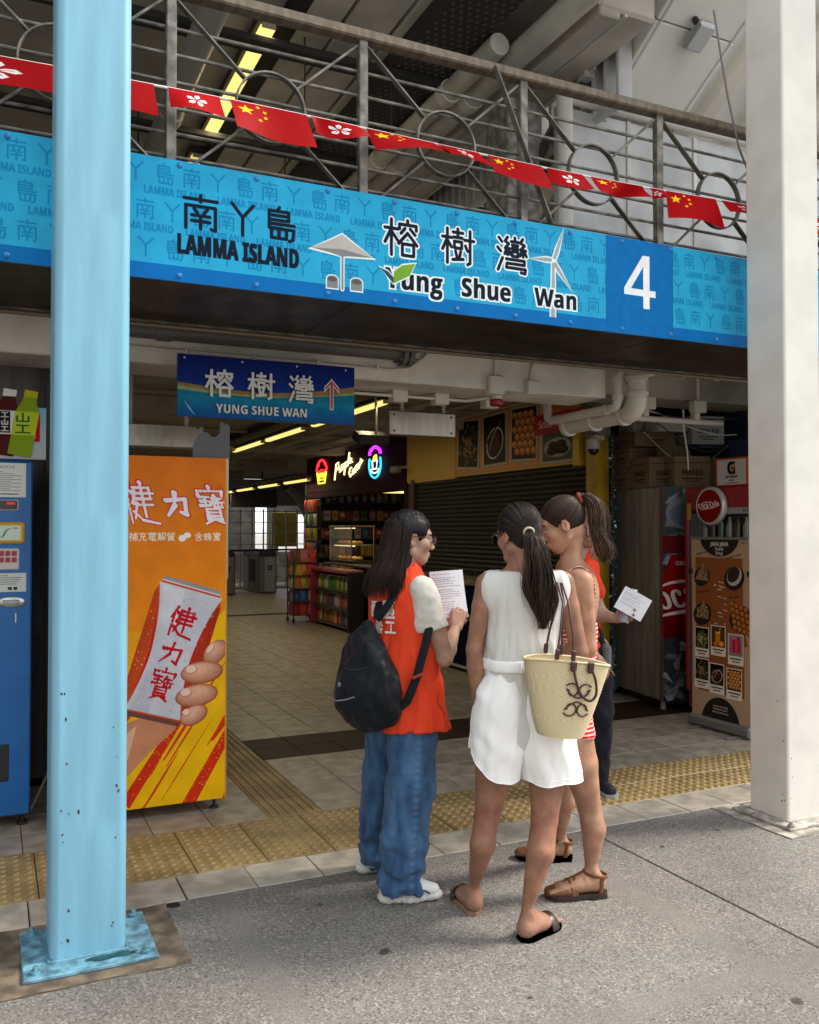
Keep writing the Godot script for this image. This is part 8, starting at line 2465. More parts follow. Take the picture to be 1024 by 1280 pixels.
	for k in 2:
		var heel: Vector3 = [V3(-0.10, 0, 0.165), V3(-0.205, 0, -0.145)][k]; var toe: Vector3 = [V3(0.165, 0, 0.125), V3(0.04, 0, -0.27)][k]
		var d := (toe - heel).normalized()
		var s := Sdf.new(); s.k = 0.03
		s.cone(heel + d * 0.05 + UP * 0.075, heel + d * 0.045 + UP * 0.05, 0.036, 0.038)
		s.cone(heel + d * 0.05 + UP * 0.05, heel + d * 0.16 + UP * 0.055, 0.036, 0.036)
		s.cone(heel + d * 0.15 + UP * 0.052, heel + d * 0.225 + UP * 0.040, 0.040, 0.034, 0.85, UP)
		s.keep(-UP, -0.026)
		var sm := part(t, "shoe", null, white)
		sdf_job(s, 0.005, Transform3D.IDENTITY, sm)
		var so := Sdf.new(); so.k = 0.02
		var n := UP.cross(d)
		so.cone(heel + d * 0.035 + UP * 0.02, heel + d * 0.14 + UP * 0.018, 0.040, 0.038, 0.62, UP)
		so.cone(heel + d * 0.14 + UP * 0.018, heel + d * 0.232 + UP * 0.022, 0.042, 0.038, 0.55, UP)
		so.keep(-UP, 0.0); so.keep(UP, 0.040)
		folds(4, V3(60, 20, 60), 0.004, so)
		var sq := part(sm, "sole", null, cloth(L(0.66, 0.66, 0.64), 0.6, "", 1.0, ""))
		sdf_job(so, 0.005, Transform3D.IDENTITY, sq)
		var tr := MB.new()
		for q in [[0.07, 0.13, 0.030], [0.15, 0.21, 0.034]]:
			var pts := PackedVector3Array()
			for i in 6:
				var f := i / 5.0
				pts.append(heel + d * lerpf(q[0], q[1], f) + UP * (q[2] + 0.016 * sin(f * PI) + 0.006 * f) - n * 0.0415)
			tr.tube(pts, 0.004, 6)
		part(sm, "dark_stripe", tr, cloth(L(0.06, 0.07, 0.09), 0.5, "", 1.0, "")).set_meta("kind", "stuff")
		var lc := MB.new()
		for i in 4:
			lc.tube(PackedVector3Array([heel + d * (0.13 + 0.018 * i) + UP * (0.088 - 0.006 * i) + n * 0.018, heel + d * (0.13 + 0.018 * i) + UP * (0.095 - 0.007 * i), heel + d * (0.13 + 0.018 * i) + UP * (0.088 - 0.006 * i) - n * 0.018]), 0.003, 6)
		part(sm, "laces", lc, white).set_meta("kind", "stuff")
	# long loose hair
	var cs := [V3(0.018, 1.632, 0.0), V3(0.012, 1.585, 0.0), V3(0.002, 1.515, 0.004), V3(-0.016, 1.43, 0.018), V3(-0.036, 1.345, 0.038), V3(-0.046, 1.255, 0.05)]
	var rx := [0.015, 0.086, 0.092, 0.094, 0.116, 0.118]; var rz := [0.015, 0.078, 0.088, 0.090, 0.105, 0.09]
	var hs := Sdf.new(); hs.k = 0.03
	hs.ell(hx * V3(0, 0.034, -0.014), V3(0.083, 0.090, 0.100), hx.basis)
	hs.chain([V3(-0.012, 1.50, 0.0), V3(-0.026, 1.42, 0.018), V3(-0.038, 1.35, 0.038), V3(-0.045, 1.31, 0.048)], [0.072, 0.068, 0.066, 0.045])
	hs.ell(hx * V3(0, -0.050, 0.092), V3(0.076, 0.110, 0.082), hx.basis, 0.01, 1)
	hs.ell(hx * V3(-0.080, -0.014, 0.004), V3(0.024, 0.034, 0.024), hx.basis, 0.008, 1)
	folds(8, V3(60, 6, 60), 0.006, hs)
	hs.paint = plain(Color(0.010, 0.008, 0.008))
	var hm := hair_mat(Color.WHITE)
	var hp := part(t, "hair", null, hm)
	sdf_job(hs, 0.006, Transform3D.IDENTITY, hp)
	var st := MB.new()
	var r := RandomNumberGenerator.new(); r.seed = 41
	var path := func(u: float, w: float, tt: float) -> Vector3:
		# angles that leave the face free (the face looks to +x)
		var a := lerpf(1.15, TAU - 0.62, u)
		var e: float = tt * (0.80 + 0.20 * fposmod(w * 91.7 + u * 37.3, 1.0))
		var c := spline(cs, e)
		var q := 0.93 + 0.10 * w + 0.02 * sin(tt * 9.0 + u * 60.0)
		return c + V3(cos(a) * spline_f(rx, e) * q, 0, sin(a) * spline_f(rz, e) * q)
	strands(st, r, path, 900, 13, 0.0019, Color(0.008, 0.005, 0.005), Color(0.048, 0.024, 0.018))
	strands(st, r, func(u: float, w: float, tt: float) -> Vector3: return path.call(u, w, tt) + V3(0.012 * sin(u * 50.0 + tt * 5.0), 0.004 * sin(tt * 8.0), 0.012 * cos(w * 60.0 + tt * 6.0)) * tt * 1.5, 90, 12, 0.0009, Color(0.012, 0.008, 0.007), Color(0.07, 0.04, 0.03))
	part(hp, "hair_strands", st, hm).set_meta("kind", "stuff")
	# glasses
	var gl := MB.new()
	for x in [-1.0, 1.0]:
		var ring := PackedVector3Array()
		for i in 16:
			ring.append(hx * V3(x * 0.033 + 0.024 * cos(TAU * i / 16), -0.006 + 0.020 * sin(TAU * i / 16), 0.104 - 0.006 * absf(cos(TAU * i / 16))))
		gl.tube(ring, 0.0016, 6, true)
		gl.tube(PackedVector3Array([hx * V3(x * 0.057, 0.002, 0.100), hx * V3(x * 0.074, 0.004, 0.05), hx * V3(x * 0.080, 0.006, -0.008)]), 0.0018, 6)
	gl.tube(PackedVector3Array([hx * V3(-0.01, -0.002, 0.107), hx * V3(0.01, -0.002, 0.107)]), 0.0016, 6)
	var gp := part(t, "glasses", gl, mat(L(0.05, 0.035, 0.03), 0.3, 0.6))
	var lens := StandardMaterial3D.new(); lens.albedo_color = Color(0.5, 0.5, 0.5, 0.25); lens.roughness = 0.05; lens.transparency = BaseMaterial3D.TRANSPARENCY_ALPHA
	for x in [-1.0, 1.0]:
		part(gp, "lens", MB.new().ell(hx * V3(x * 0.033, -0.006, 0.103), V3(0.022, 0.019, 0.0012), hx.basis, 14, 8), lens)
	# sheet of paper
	var pb := Basis(V3(0.93, 0.05, -0.36).normalized(), V3(-0.16, 0.98, -0.05).normalized(), V3(0.36, 0.1, 0.93).normalized()).orthonormalized()
	var ptx := t.transform
	var pc := V3(0.205, 1.255, -0.16)
	var pp := MB.new().sheet(func(u: float, v2: float) -> Vector3: return pb * V3((u - 0.5) * 0.165, (0.5 - v2) * 0.215, 0.012 * sin(u * 3.0) + 0.02 * v2 * v2), 8, 8)
	var pn := solo("paper_sheet", pp, paper_print(26, 5), "printed white sheet of paper held by the person in the red vest and jeans", "paper")
	pn.transform = ptx * Transform3D(Basis.IDENTITY, pc)
	# backpack
	var bp := thing("backpack", "black nylon backpack worn by the person in the red vest and jeans", "backpack")
	bp.transform = ptx * Transform3D(Basis.IDENTITY, V3(-0.145, 0.72, 0.125))
	var bb := Basis(-lf, UP, -fb)
	var bs := Sdf.new(); bs.k = 0.06
	bs.ell(V3(-0.01, 0.20, 0.0), V3(0.145, 0.19, 0.085), bb)
	bs.cone(V3(0.0, 0.18, 0), V3(0.0, 0.385, -0.015), 0.125, 0.055, 0.58, fb)
	bs.cone(V3(-0.03, 0.13, 0.01), V3(0.05, 0.12, 0.03), 0.12, 0.11, 0.75, fb)
	folds(21, V3(11, 7, 11), 0.016, bs)
	var nylon := cloth(L(0.010, 0.012, 0.016), 0.48, "", 1.0, "weave_n", 0.15, 22.0)
	var bpm := part(bp, "bag", null, nylon)
	sdf_job(bs, 0.007, Transform3D.IDENTITY, bpm)
	var zip := PackedVector3Array(); var flap := PackedVector3Array()
	for i in 9:
		var f := i / 8.0
		zip.append(on_surface(bs, V3(0, 0.115 - 0.012 * sin(f * PI) + 0.03 * f, 0) + bb.x * lerpf(-0.13, 0.06, f) - fb * 0.3, fb))
		flap.append(on_surface(bs, V3(0, 0.27 - 0.02 * sin(f * PI), 0) + bb.x * lerpf(-0.06, 0.10, f) - fb * 0.3, fb))
	part(bp, "zip", MB.new().tube(zip, 0.0035, 6), mat(L(0.40, 0.40, 0.42), 0.35, 0.6))
	part(bp, "zip", MB.new().tube(flap, 0.0025, 6), mat(L(0.06, 0.06, 0.07), 0.35, 0.6))
	var bt := on_surface(bs, V3(0, 0.185, 0) + bb.x * -0.035 - fb * 0.3, fb)
	part(bp, "button", MB.new().cyl(bt, bt - fb * 0.004, 0.010, -1, 14), mat(L(0.5, 0.5, 0.5), 0.3, 0.7))
	var org := V3(-0.145, 0.72, 0.125)
	for k in 2:
		var pts := PackedVector3Array()
		if k == 0:
			for q in [V3(-0.11, 1.17, 0.10), V3(-0.10, 1.25, 0.06), V3(-0.10, 1.33, -0.07), V3(-0.04, 1.33, -0.17), V3(0.03, 1.22, -0.2)]:
				pts.append(q - org)
		else:
			for q in [V3(-0.11, 1.17, 0.10), V3(-0.055, 1.24, 0.135), V3(0.00, 1.335, 0.105), V3(0.075, 1.35, 0.06), V3(0.15, 1.27, 0.03)]:
				pts.append(q - org)
		var smooth_pts := PackedVector3Array()
		for i in 15:
			smooth_pts.append(spline(Array(pts), i / 14.0))
		part(bp, "shoulder_strap", MB.new().tube(smooth_pts, 0.0045, 8, false, 4.2, V3(0.8, 0.1, 0.5)), nylon)
	var lowp := PackedVector3Array()
	for q in [V3(0.115, 1.15, 0.165), V3(0.09, 1.05, 0.19), V3(0.06, 0.94, 0.205), V3(0.02, 0.84, 0.20), V3(-0.02, 0.80, 0.18)]:
		lowp.append(q - org)
	part(bp, "lower_strap", MB.new().tube(lowp, 0.004, 8, false, 4.6, V3(0.9, 0.4, 0.2)), nylon)
	part(bp, "buckle", bx(V3(0.063, 0.945, 0.213) - org, V3(0.05, 0.012, 0.012), 0.003, Basis(Vector3.BACK, 0.4)), mat(L(0.30, 0.02, 0.015), 0.5))

func woman_in_white(turn: float) -> void:
	var skin := Color(0.37, 0.185, 0.118)
	var t := thing("person", "woman in a white linen playsuit seen from behind, with a dark ponytail", "person", V3(1.905, 0, -3.027), turn)
	var o := start_body(t, skin)
	var b: Sdf = o[0]; var mi: MeshInstance3D = o[1]
	var hx := head_frame(V3(-0.005, 1.535, -0.01), V3(-0.50, -0.22, -0.86))
	b.chain([V3(0.0, 1.44, 0.0), V3(0.012, 1.36, 0.015)], [0.052, 0.058])
	b.cone(V3(-0.10, 1.340, 0.01), V3(0.135, 1.345, 0.01), 0.044, 0.044)
	b.cone(V3(0.015, 1.26, 0.0), V3(0.01, 1.03, 0.0), 0.135, 0.115, 0.72, Vector3.BACK)
	b.cone(V3(0.005, 0.98, 0.0), V3(0.0, 0.84, 0.0), 0.125, 0.15, 0.78, Vector3.BACK)
	var ls := V3(-0.135, 1.335, 0.01); var le := V3(-0.185, 1.075, 0.02); var lw := V3(-0.165, 0.845, -0.02)
	b.chain([ls, ls.lerp(le, 0.35), le, le.lerp(lw, 0.3), lw], [0.043, 0.040, 0.032, 0.034, 0.022], 1.0, Vector3.ZERO, 0.010)
	var rs := V3(0.170, 1.340, 0.01); var re := V3(0.235, 1.065, 0.01); var rw := V3(0.12, 1.06, -0.20)
	b.chain([rs, rs.lerp(re, 0.35), re, re.lerp(rw, 0.3), rw], [0.045, 0.041, 0.034, 0.035, 0.023], 1.0, Vector3.ZERO, 0.010)
	b.chain([V3(-0.085, 0.80, 0.0), V3(-0.105, 0.58, 0.0), V3(-0.132, 0.41, -0.015), V3(-0.152, 0.30, 0.005), V3(-0.178, 0.12, -0.075)], [0.096, 0.074, 0.049, 0.050, 0.024], 1.0, Vector3.ZERO, 0.012)
	b.chain([V3(0.095, 0.80, 0.02), V3(0.10, 0.60, 0.04), V3(0.085, 0.42, 0.065), V3(0.062, 0.31, 0.115), V3(0.008, 0.12, 0.145)], [0.096, 0.076, 0.051, 0.053, 0.024], 1.0, Vector3.ZERO, 0.012)
	foot(b, V3(-0.170, 0.012, -0.045), V3(-0.238, 0.012, -0.265), V3(-0.180, 0.095, -0.085), 1.0)
	foot(b, V3(-0.022, 0.012, 0.180), V3(0.135, 0.012, 0.020), V3(0.006, 0.095, 0.150), -1.0)
	b.paint = func(p: Vector3, n: Vector3) -> Color:
		var f := smoothstep(0.10, 0.02, p.y)
		var kn := exp(-pow((p.y - 0.41) / 0.05, 2.0)) * 0.12
		var c := skin.lerp(Color(0.46, 0.25, 0.19), 0.8 * f)
		return Color(c.r, c.g * (1.0 - kn), c.b * (1.0 - kn), 1)
	sdf_job(b, 0.0075, Transform3D.IDENTITY, mi)
	sdf_job(head_shape(Color(0.42, 0.23, 0.15), Color(0.42, 0.14, 0.12), Color(0.04, 0.025, 0.02), skin), 0.0038, hx, mi)
	sdf_job(hand_shape(Color(0.42, 0.20, 0.13), lw, V3(0.10, -0.9, -0.25), V3(0.85, 0.0, -0.4), V3(-0.3, -0.2, -0.9), 0.35, 0.1, 0.15), 0.0036, Transform3D.IDENTITY, mi)
	sdf_job(hand_shape(Color(0.42, 0.20, 0.13), rw, V3(-0.6, 0.3, -0.7), V3(-0.5, 0.6, 0.4), V3(0.2, 0.9, 0.2), 0.6), 0.005, Transform3D.IDENTITY, mi)
	# playsuit: bodice, belt, two wide short legs
	var s := Sdf.new(); s.k = 0.035
	s.cone(V3(0.018, 1.27, 0.0), V3(0.008, 1.06, 0.0), 0.158, 0.140, 0.72, Vector3.BACK)
	s.cone(V3(-0.118, 1.335, 0.012), V3(0.150, 1.342, 0.012), 0.054, 0.054)
	s.cone(V3(-0.105, 1.30, 0.0), V3(0.135, 1.30, 0.0), 0.075, 0.075, 0.9, Vector3.BACK)
	s.cone(V3(0.008, 1.06, 0.0), V3(0.005, 0.99, 0.0), 0.138, 0.142, 0.74, Vector3.BACK)
	s.cone(V3(0.006, 0.98, 0.0), V3(0.004, 0.80, 0.006), 0.130, 0.150, 0.80, Vector3.BACK)
	s.keep(-UP, -0.69, 0.006)
	s.cone(V3(-0.182, 1.38, 0.01), V3(-0.188, 1.12, 0.01), 0.046, 0.046, 1.0, Vector3.ZERO, 0.008, 1)
	s.cone(V3(0.220, 1.385, 0.01), V3(0.236, 1.12, 0.01), 0.046, 0.046, 1.0, Vector3.ZERO, 0.008, 1)
	s.keep(V3(0, 1, 0.05), 1.385, 0.006)
	s.cone(V3(0.012, 1.38, -0.02), V3(0.012, 1.52, -0.02), 0.075, 0.11, 1.0, Vector3.ZERO, 0.008, 1)
	var n1 := FastNoiseLite.new(); n1.seed = 33; n1.frequency = 1.0; n1.fractal_octaves = 2
	s.fold = func(p: Vector3) -> float:
		var belt := exp(-pow((p.y - 1.02) / 0.10, 2.0))
		return 0.006 * n1.get_noise_3d(p.x * 26, p.y * 5, p.z * 26) * (0.6 + belt) + belt * 0.0022 * sin(p.x * 150.0)
	s.paint = plain(Color(0.68, 0.675, 0.65))
	var sm0 := cloth(Color.WHITE, 0.85, "", 1.0, "grime_n", 0.55, 3.2)
	sm0.vertex_color_use_as_albedo = true
	sm0.backlight_enabled = true; sm0.backlight = Color(0.25, 0.25, 0.24)
	var sm := part(t, "playsuit", null, sm0)
	sdf_job(s, 0.006, Transform3D.IDENTITY, sm)
	# loose short legs that meet in a centre seam, thin linen with a stitched hem
	for k in 2:
		var cx: Array = [[-0.050, -0.066, -0.084, -0.102], [0.062, 0.076, 0.100, 0.124]][k]; var rx: Array = [[0.086, 0.114, 0.113, 0.104], [0.081, 0.114, 0.119, 0.118]][k]; var rz: Array = [[0.098, 0.134, 0.132, 0.114], [0.098, 0.136, 0.134, 0.120]][k]; var cz: float = [0.0, 0.028][k]
		var cut := func(u: float, v: float) -> Vector3:
			var a := TAU * u
			var low: float = 0.570 + (0.115 * pow(maxf(0.0, -cos(a)), 1.6) if k == 0 else 0.012 * maxf(0.0, cos(a))) + 0.004 * sin(5.0 * a + k)
			var q := 1.0 + (0.008 + 0.046 * v) * (0.5 * sin(5.0 * a + 1.3 + 0.9 * v + k * 2.0) + 0.32 * sin(9.0 * a + 2.0 + 1.6 * v) + 0.2 * sin(15.0 * a + 4.0 * v + k)) + 0.016 * sin(3.0 * a + 16.0 * v) * sin(v * 9.0) + 0.05 * n1.get_noise_3d(cos(a) * 1.6 + k * 5.0, v * 3.2 + cos(a), sin(a) * 1.6)
			return V3(spline_f(cx, v) + cos(a) * spline_f(rx, v) * q, lerpf(1.002, low, v), cz * v + sin(a) * spline_f(rz, v) * q)
		part(sm, "short_leg", MB.new().sheet(cut, 96, 30), sm0)
		for e in [1.0, 0.955]:
			var hem := PackedVector3Array()
			for i in 64:
				hem.append(cut.call(i / 64.0, e))
			part(sm, "hem", MB.new().tube(hem, 0.0022 if e == 1.0 else 0.0012, 6, true), sm0)
	var band := PackedVector3Array()
	for i in 36:
		var a := TAU * i / 36
		band.append(on_surface(s, V3(0.006 + 0.4 * cos(a), 1.02 + 0.003 * sin(a * 2), 0.4 * sin(a)), -V3(cos(a), 0, sin(a))) + V3(cos(a), 0, sin(a)) * 0.004)
	part(sm, "belt", MB.new().tube(band, 0.0045, 10, true, 5.0, UP), sm0)
	part(sm, "belt_knot", MB.new().tube(PackedVector3Array([band[10] + V3(0, 0.02, 0.004), band[10] + V3(0, 0.0, 0.006), band[10] + V3(0.004, -0.02, 0.005)]), 0.006, 8), sm0)
	# slippers with a crossed leather band
	var leather := mat(L(0.035, 0.016, 0.012), 0.35)
	var foots := [[V3(-0.170, 0, -0.045), V3(-0.238, 0, -0.265), 1.0], [V3(-0.022, 0, 0.180), V3(0.135, 0, 0.020), -1.0]]
	for f in foots:
		var sl := part(t, "slipper", sole(f[0], f[1], f[2], 0.0, 0.012, 0.006), mat(L(0.26, 0.16, 0.10), 0.6))
		part(sl, "band", strap_over(f[0], f[1], f[2], 0.66, 0.052, 0.050, 0.042, 0.012, 0.003), leather)
		part(sl, "band", strap_over(f[0], f[1], f[2], 0.74, 0.048, 0.052, 0.038, -0.014, 0.003), leather)
		part(sl, "insole", sole(f[0], f[1], f[2], 0.012, 0.0135, 0.001), mat(L(0.34, 0.22, 0.15), 0.6))
	# hair drawn back to a low tie and a long tail
	var dark := Color(0.012, 0.009, 0.008)
	var hc := hx * V3(0, 0.030, -0.016)
	var hs := Sdf.new(); hs.k = 0.02
	hs.ell(hc, V3(0.080, 0.091, 0.098), hx.basis)
	hs.ell(hx * V3(0, -0.03, -0.055), V3(0.060, 0.06, 0.05), hx.basis)
	hs.ell(hx * V3(0, -0.045, 0.085), V3(0.068, 0.085, 0.075), hx.basis, 0.012, 1)
	for x in [-1.0, 1.0]:
		hs.ell(hx * V3(x * 0.082, -0.018, 0.0), V3(0.03, 0.034, 0.026), hx.basis, 0.01, 1)
	hs.paint = plain(dark)
	folds(5, V3(70, 40, 70), 0.003, hs)
	var hm := hair_mat(Color.WHITE)
	var hp := part(t, "hair", null, hm)
	sdf_job(hs, 0.005, Transform3D.IDENTITY, hp)
	var tie := V3(0.022, 1.540, 0.098)
	var st := MB.new()
	var r := RandomNumberGenerator.new(); r.seed = 12
	var cap_hair := func(u: float, w: float, tt: float) -> Vector3:
		var a := lerpf(-2.6, 2.6, u)
		var start := V3(sin(a) * 0.95, cos(a) * 0.9 + 0.12, 0.30 + 0.35 * cos(a)).normalized() if w > 0.15 else V3(sin(a), cos(a), -0.1 - 0.5 * w).normalized()
		var end := hx.basis.inverse() * (tie - hc)
		end = V3(end.x / 0.083, end.y / 0.094, end.z / 0.101).normalized()
		var q := start.slerp(end, tt) * (1.005 + 0.018 * w)
		return hc + hx.basis * V3(q.x * 0.081, q.y * 0.092, q.z * 0.099)
	strands(st, r, cap_hair, 420, 9, 0.0016, dark, Color(0.05, 0.033, 0.025))
	var tail := [tie, V3(0.040, 1.515, 0.135), V3(0.048, 1.44, 0.150), V3(0.058, 1.34, 0.140), V3(0.075, 1.25, 0.135), V3(0.070, 1.165, 0.135)]
	var trad := [0.016, 0.034, 0.048, 0.058, 0.048, 0.012]
	var tail_hair := func(u: float, w: float, tt: float) -> Vector3:
		var e: float = tt * (0.60 + 0.40 * sqrt(fposmod(w * 91.7 + u * 37.3, 1.0)))
		var c := spline(tail, e)
		var a := u * TAU; var q := spline_f(trad, e) * sqrt(w)
		return c + V3(cos(a) * q + 0.012 * e * sin(e * 13.0 + u * 5.0) + 0.01 * e * sin(w * 70.0), 0, sin(a) * q * 0.62 + 0.008 * cos(e * 10.0 + w * 8.0))
	strands(st, r, tail_hair, 420, 14, 0.0019, dark, Color(0.11, 0.066, 0.045))
	strands(st, r, func(u: float, w: float, tt: float) -> Vector3: return tail_hair.call(u, w, tt) + V3(0.022 * sin(u * 50.0 + tt * 4.0), 0.0, 0.014 * cos(w * 60.0 + tt * 5.0)) * tt * 1.6, 80, 14, 0.0009, dark, Color(0.12, 0.07, 0.045))
	part(hp, "hair_strands", st, hm).set_meta("kind", "stuff")
	var ring := PackedVector3Array()
	for i in 14:
		var a := TAU * i / 14
		ring.append(tie + V3(0.019 * cos(a), 0.019 * sin(a) * 0.9, 0.006 + 0.01 * sin(a)))
	part(t, "hair_tie", MB.new().tube(ring, 0.0045, 8, true), cloth(L(0.62, 0.54, 0.44)))
	var gl := MB.new()
	for x in [-1.0, 1.0]:
		gl.ell(hx * V3(x * 0.034, -0.004, 0.106), V3(0.028, 0.024, 0.004), hx.basis * Basis(UP, x * 0.25), 14, 8)
		gl.tube(PackedVector3Array([hx * V3(x * 0.060, 0.006, 0.100), hx * V3(x * 0.080, 0.006, 0.04), hx * V3(x * 0.083, 0.004, -0.015)]), 0.003, 6)
	part(t, "sunglasses", gl, mat(L(0.012, 0.010, 0.010), 0.15))
	straw_bag(t.transform)

func straw_bag(px: Transform3D) -> void:
	var g := thing("straw_bag", "natural straw basket bag with brown leather handles hanging from the woman's shoulder", "bag")
	g.transform = px * Transform3D(Basis(Vector3.BACK, -0.10) * Basis(UP, 0.12), V3(0.125, 0.775, 0.185)).scaled_local(Vector3.ONE * 0.96)
	var straw := mat(L(0.86, 0.72, 0.45), 0.8, 0.0, "fine", 18.0, "weave_n", 0.7)
	own(straw)
	# woven rows: every round of the basket stands proud
	var st := MB.new()
	var prof := func(v: float) -> Vector2: return V2(lerpf(0.088, 0.172, pow(v, 0.75)), lerpf(0.062, 0.082, v))
	var rows := 46; var cols := 96
	for j in rows:
		for i in cols:
			var q := []; var nn := []
			for e in [[i, j], [i + 1, j], [i + 1, j + 1], [i, j + 1]]:
				var v: float = float(e[1]) / rows; var a: float = TAU * (e[0] % cols) / cols
				var p: Vector2 = prof.call(v)
				var bump := 0.0016 * (1.0 if (int(e[0]) + int(e[1])) % 2 == 0 else -1.0)
				var lace := 0.0025 * sin(a * 24.0 + v * 8.0) * exp(-pow((v - 0.62) / 0.05, 2.0)) + 0.0025 * sin(a * 30.0) * exp(-pow((v - 0.80) / 0.03, 2.0)) + 0.002 * sin(a * 30.0) * exp(-pow((v - 0.25) / 0.03, 2.0))
				var rim := 0.012 * sin(a) * v * v
				q.append(V3(cos(a) * (p.x + bump + lace), v * 0.30 + 0.035 * pow(absf(cos(a)), 3.0) * v * v * -0.35, sin(a) * (p.y + bump + lace) + 0.0 * rim))
				nn.append(V3(cos(a) / p.x, -0.9, sin(a) / p.y).normalized())
			var fn: Vector3 = -(q[1] - q[0]).cross(q[3] - q[0]).normalized()
			if fn.dot(nn[0]) < 0: fn = -fn
			for k in 4:
				nn[k] = (nn[k] * 0.5 + fn * 0.7).normalized()
			st.tri(q[0], q[1], q[2], nn[0], nn[1], nn[2]); st.tri(q[0], q[2], q[3], nn[0], nn[2], nn[3])
	for i in 48:
		var a0 := TAU * i / 48; var a1 := TAU * (i + 1) / 48
		st.tri(V3(0, 0.0, 0), V3(cos(a0) * 0.088, 0, sin(a0) * 0.062), V3(cos(a1) * 0.088, 0, sin(a1) * 0.062), -UP, -UP, -UP)
		st.quad(V3(cos(a0) * 0.165, 0.27, sin(a0) * 0.076), V3(cos(a1) * 0.165, 0.27, sin(a1) * 0.076), V3(cos(a1) * 0.10, 0.02, sin(a1) * 0.06), V3(cos(a0) * 0.10, 0.02, sin(a0) * 0.06))
	part(g, "basket", st, straw)
	var rim := PackedVector3Array()
	for i in 40:
		var a := TAU * i / 40
		rim.append(V3(cos(a) * 0.173, 0.30 - 0.035 * pow(absf(cos(a)), 3.0) * 0.35, sin(a) * 0.083))
	part(g, "rim", MB.new().tube(rim, 0.005, 6, true), straw)
	var lea := mat(L(0.055, 0.017, 0.015), 0.4)
	# shoulder straps
	var top := V3(-0.045, 0.575, -0.10)
	for k in 2:
		var z: float = [0.083, -0.078][k]
		part(g, "shoulder_strap", MB.new().tube(PackedVector3Array([V3(-0.068, 0.31, z), V3(-0.060, 0.40, z * 0.9), V3(-0.042, 0.52, z * 0.4 - 0.02), top + V3(0, 0.015, 0.02 - 0.02 * k)]), 0.0045, 8), lea)
		part(g, "shoulder_strap", MB.new().tube(PackedVector3Array([V3(0.0, 0.31, z), V3(-0.008, 0.40, z * 0.9), V3(-0.020, 0.52, z * 0.4 - 0.02), top + V3(0.02, 0.015, 0.02 - 0.02 * k)]), 0.0045, 8), lea)
		part(g, "strap_tab", bx(V3(-0.066, 0.325, z), V3(0.018, 0.04, 0.014), 0.004), lea)
		part(g, "strap_tab", bx(V3(-0.002, 0.325, z), V3(0.018, 0.04, 0.014), 0.004), lea)
	var loop := PackedVector3Array()
	for q in [V3(0.0, 0.285, 0.094), V3(0.010, 0.24, 0.098), V3(0.038, 0.18, 0.096), V3(0.078, 0.158, 0.090), V3(0.100, 0.185, 0.090), V3(0.092, 0.24, 0.090), V3(0.070, 0.285, 0.088)]:
		loop.append(q)
	var lp := PackedVector3Array()
	for i in 22:
		lp.append(spline(Array(loop), i / 21.0))
	part(g, "hand_loop", MB.new().tube(lp, 0.0055, 8), lea)
	part(g, "strap_tab", bx(V3(0.0, 0.285, 0.092), V3(0.026, 0.04, 0.012), 0.005), lea)
	part(g, "strap_tab", bx(V3(0.070, 0.285, 0.088), V3(0.026, 0.045, 0.012), 0.005), lea)
	part(g, "cord_end", MB.new().tube(PackedVector3Array([V3(0.165, 0.275, 0.0), V3(0.185, 0.265, 0.01), V3(0.195, 0.25, 0.015)]), 0.003, 6), lea)
	# curled leather emblem in four mirrored scrolls
	var em := MB.new()
	for sx in [-1.0, 1.0]:
		for sy in [-1.0, 1.0]:
			var pts := PackedVector3Array()
			for i in 20:
				var f := i / 19.0
				var a := f * TAU * 0.95
				var rr := 0.031 * (1.0 - 0.55 * f)
				var u: float = sx * (0.026 + rr * cos(a + 0.6)); var v: float = sy * (0.035 + rr * sin(a + 0.6))
				var y := 0.155 + v
				var w: Vector2 = prof.call(y / 0.30)
				var xx := 0.035 + u
				pts.append(V3(xx, y, w.y * sqrt(maxf(0.0, 1.0 - pow(xx / w.x, 2.0))) + 0.004))
			em.tube(pts, 0.0032, 6)
			var p2 := PackedVector3Array()
			for i in 6:
				var f := i / 5.0
				var xx: float = 0.035 + sx * 0.050 * f; var y: float = 0.155 + sy * (0.008 + 0.034 * f * f)
				var w: Vector2 = prof.call(y / 0.30)
				p2.append(V3(xx, y, w.y * sqrt(maxf(0.0, 1.0 - pow(xx / w.x, 2.0))) + 0.004))
			em.tube(p2, 0.003, 6)
	part(g, "emblem", em, lea).set_meta("kind", "stuff")

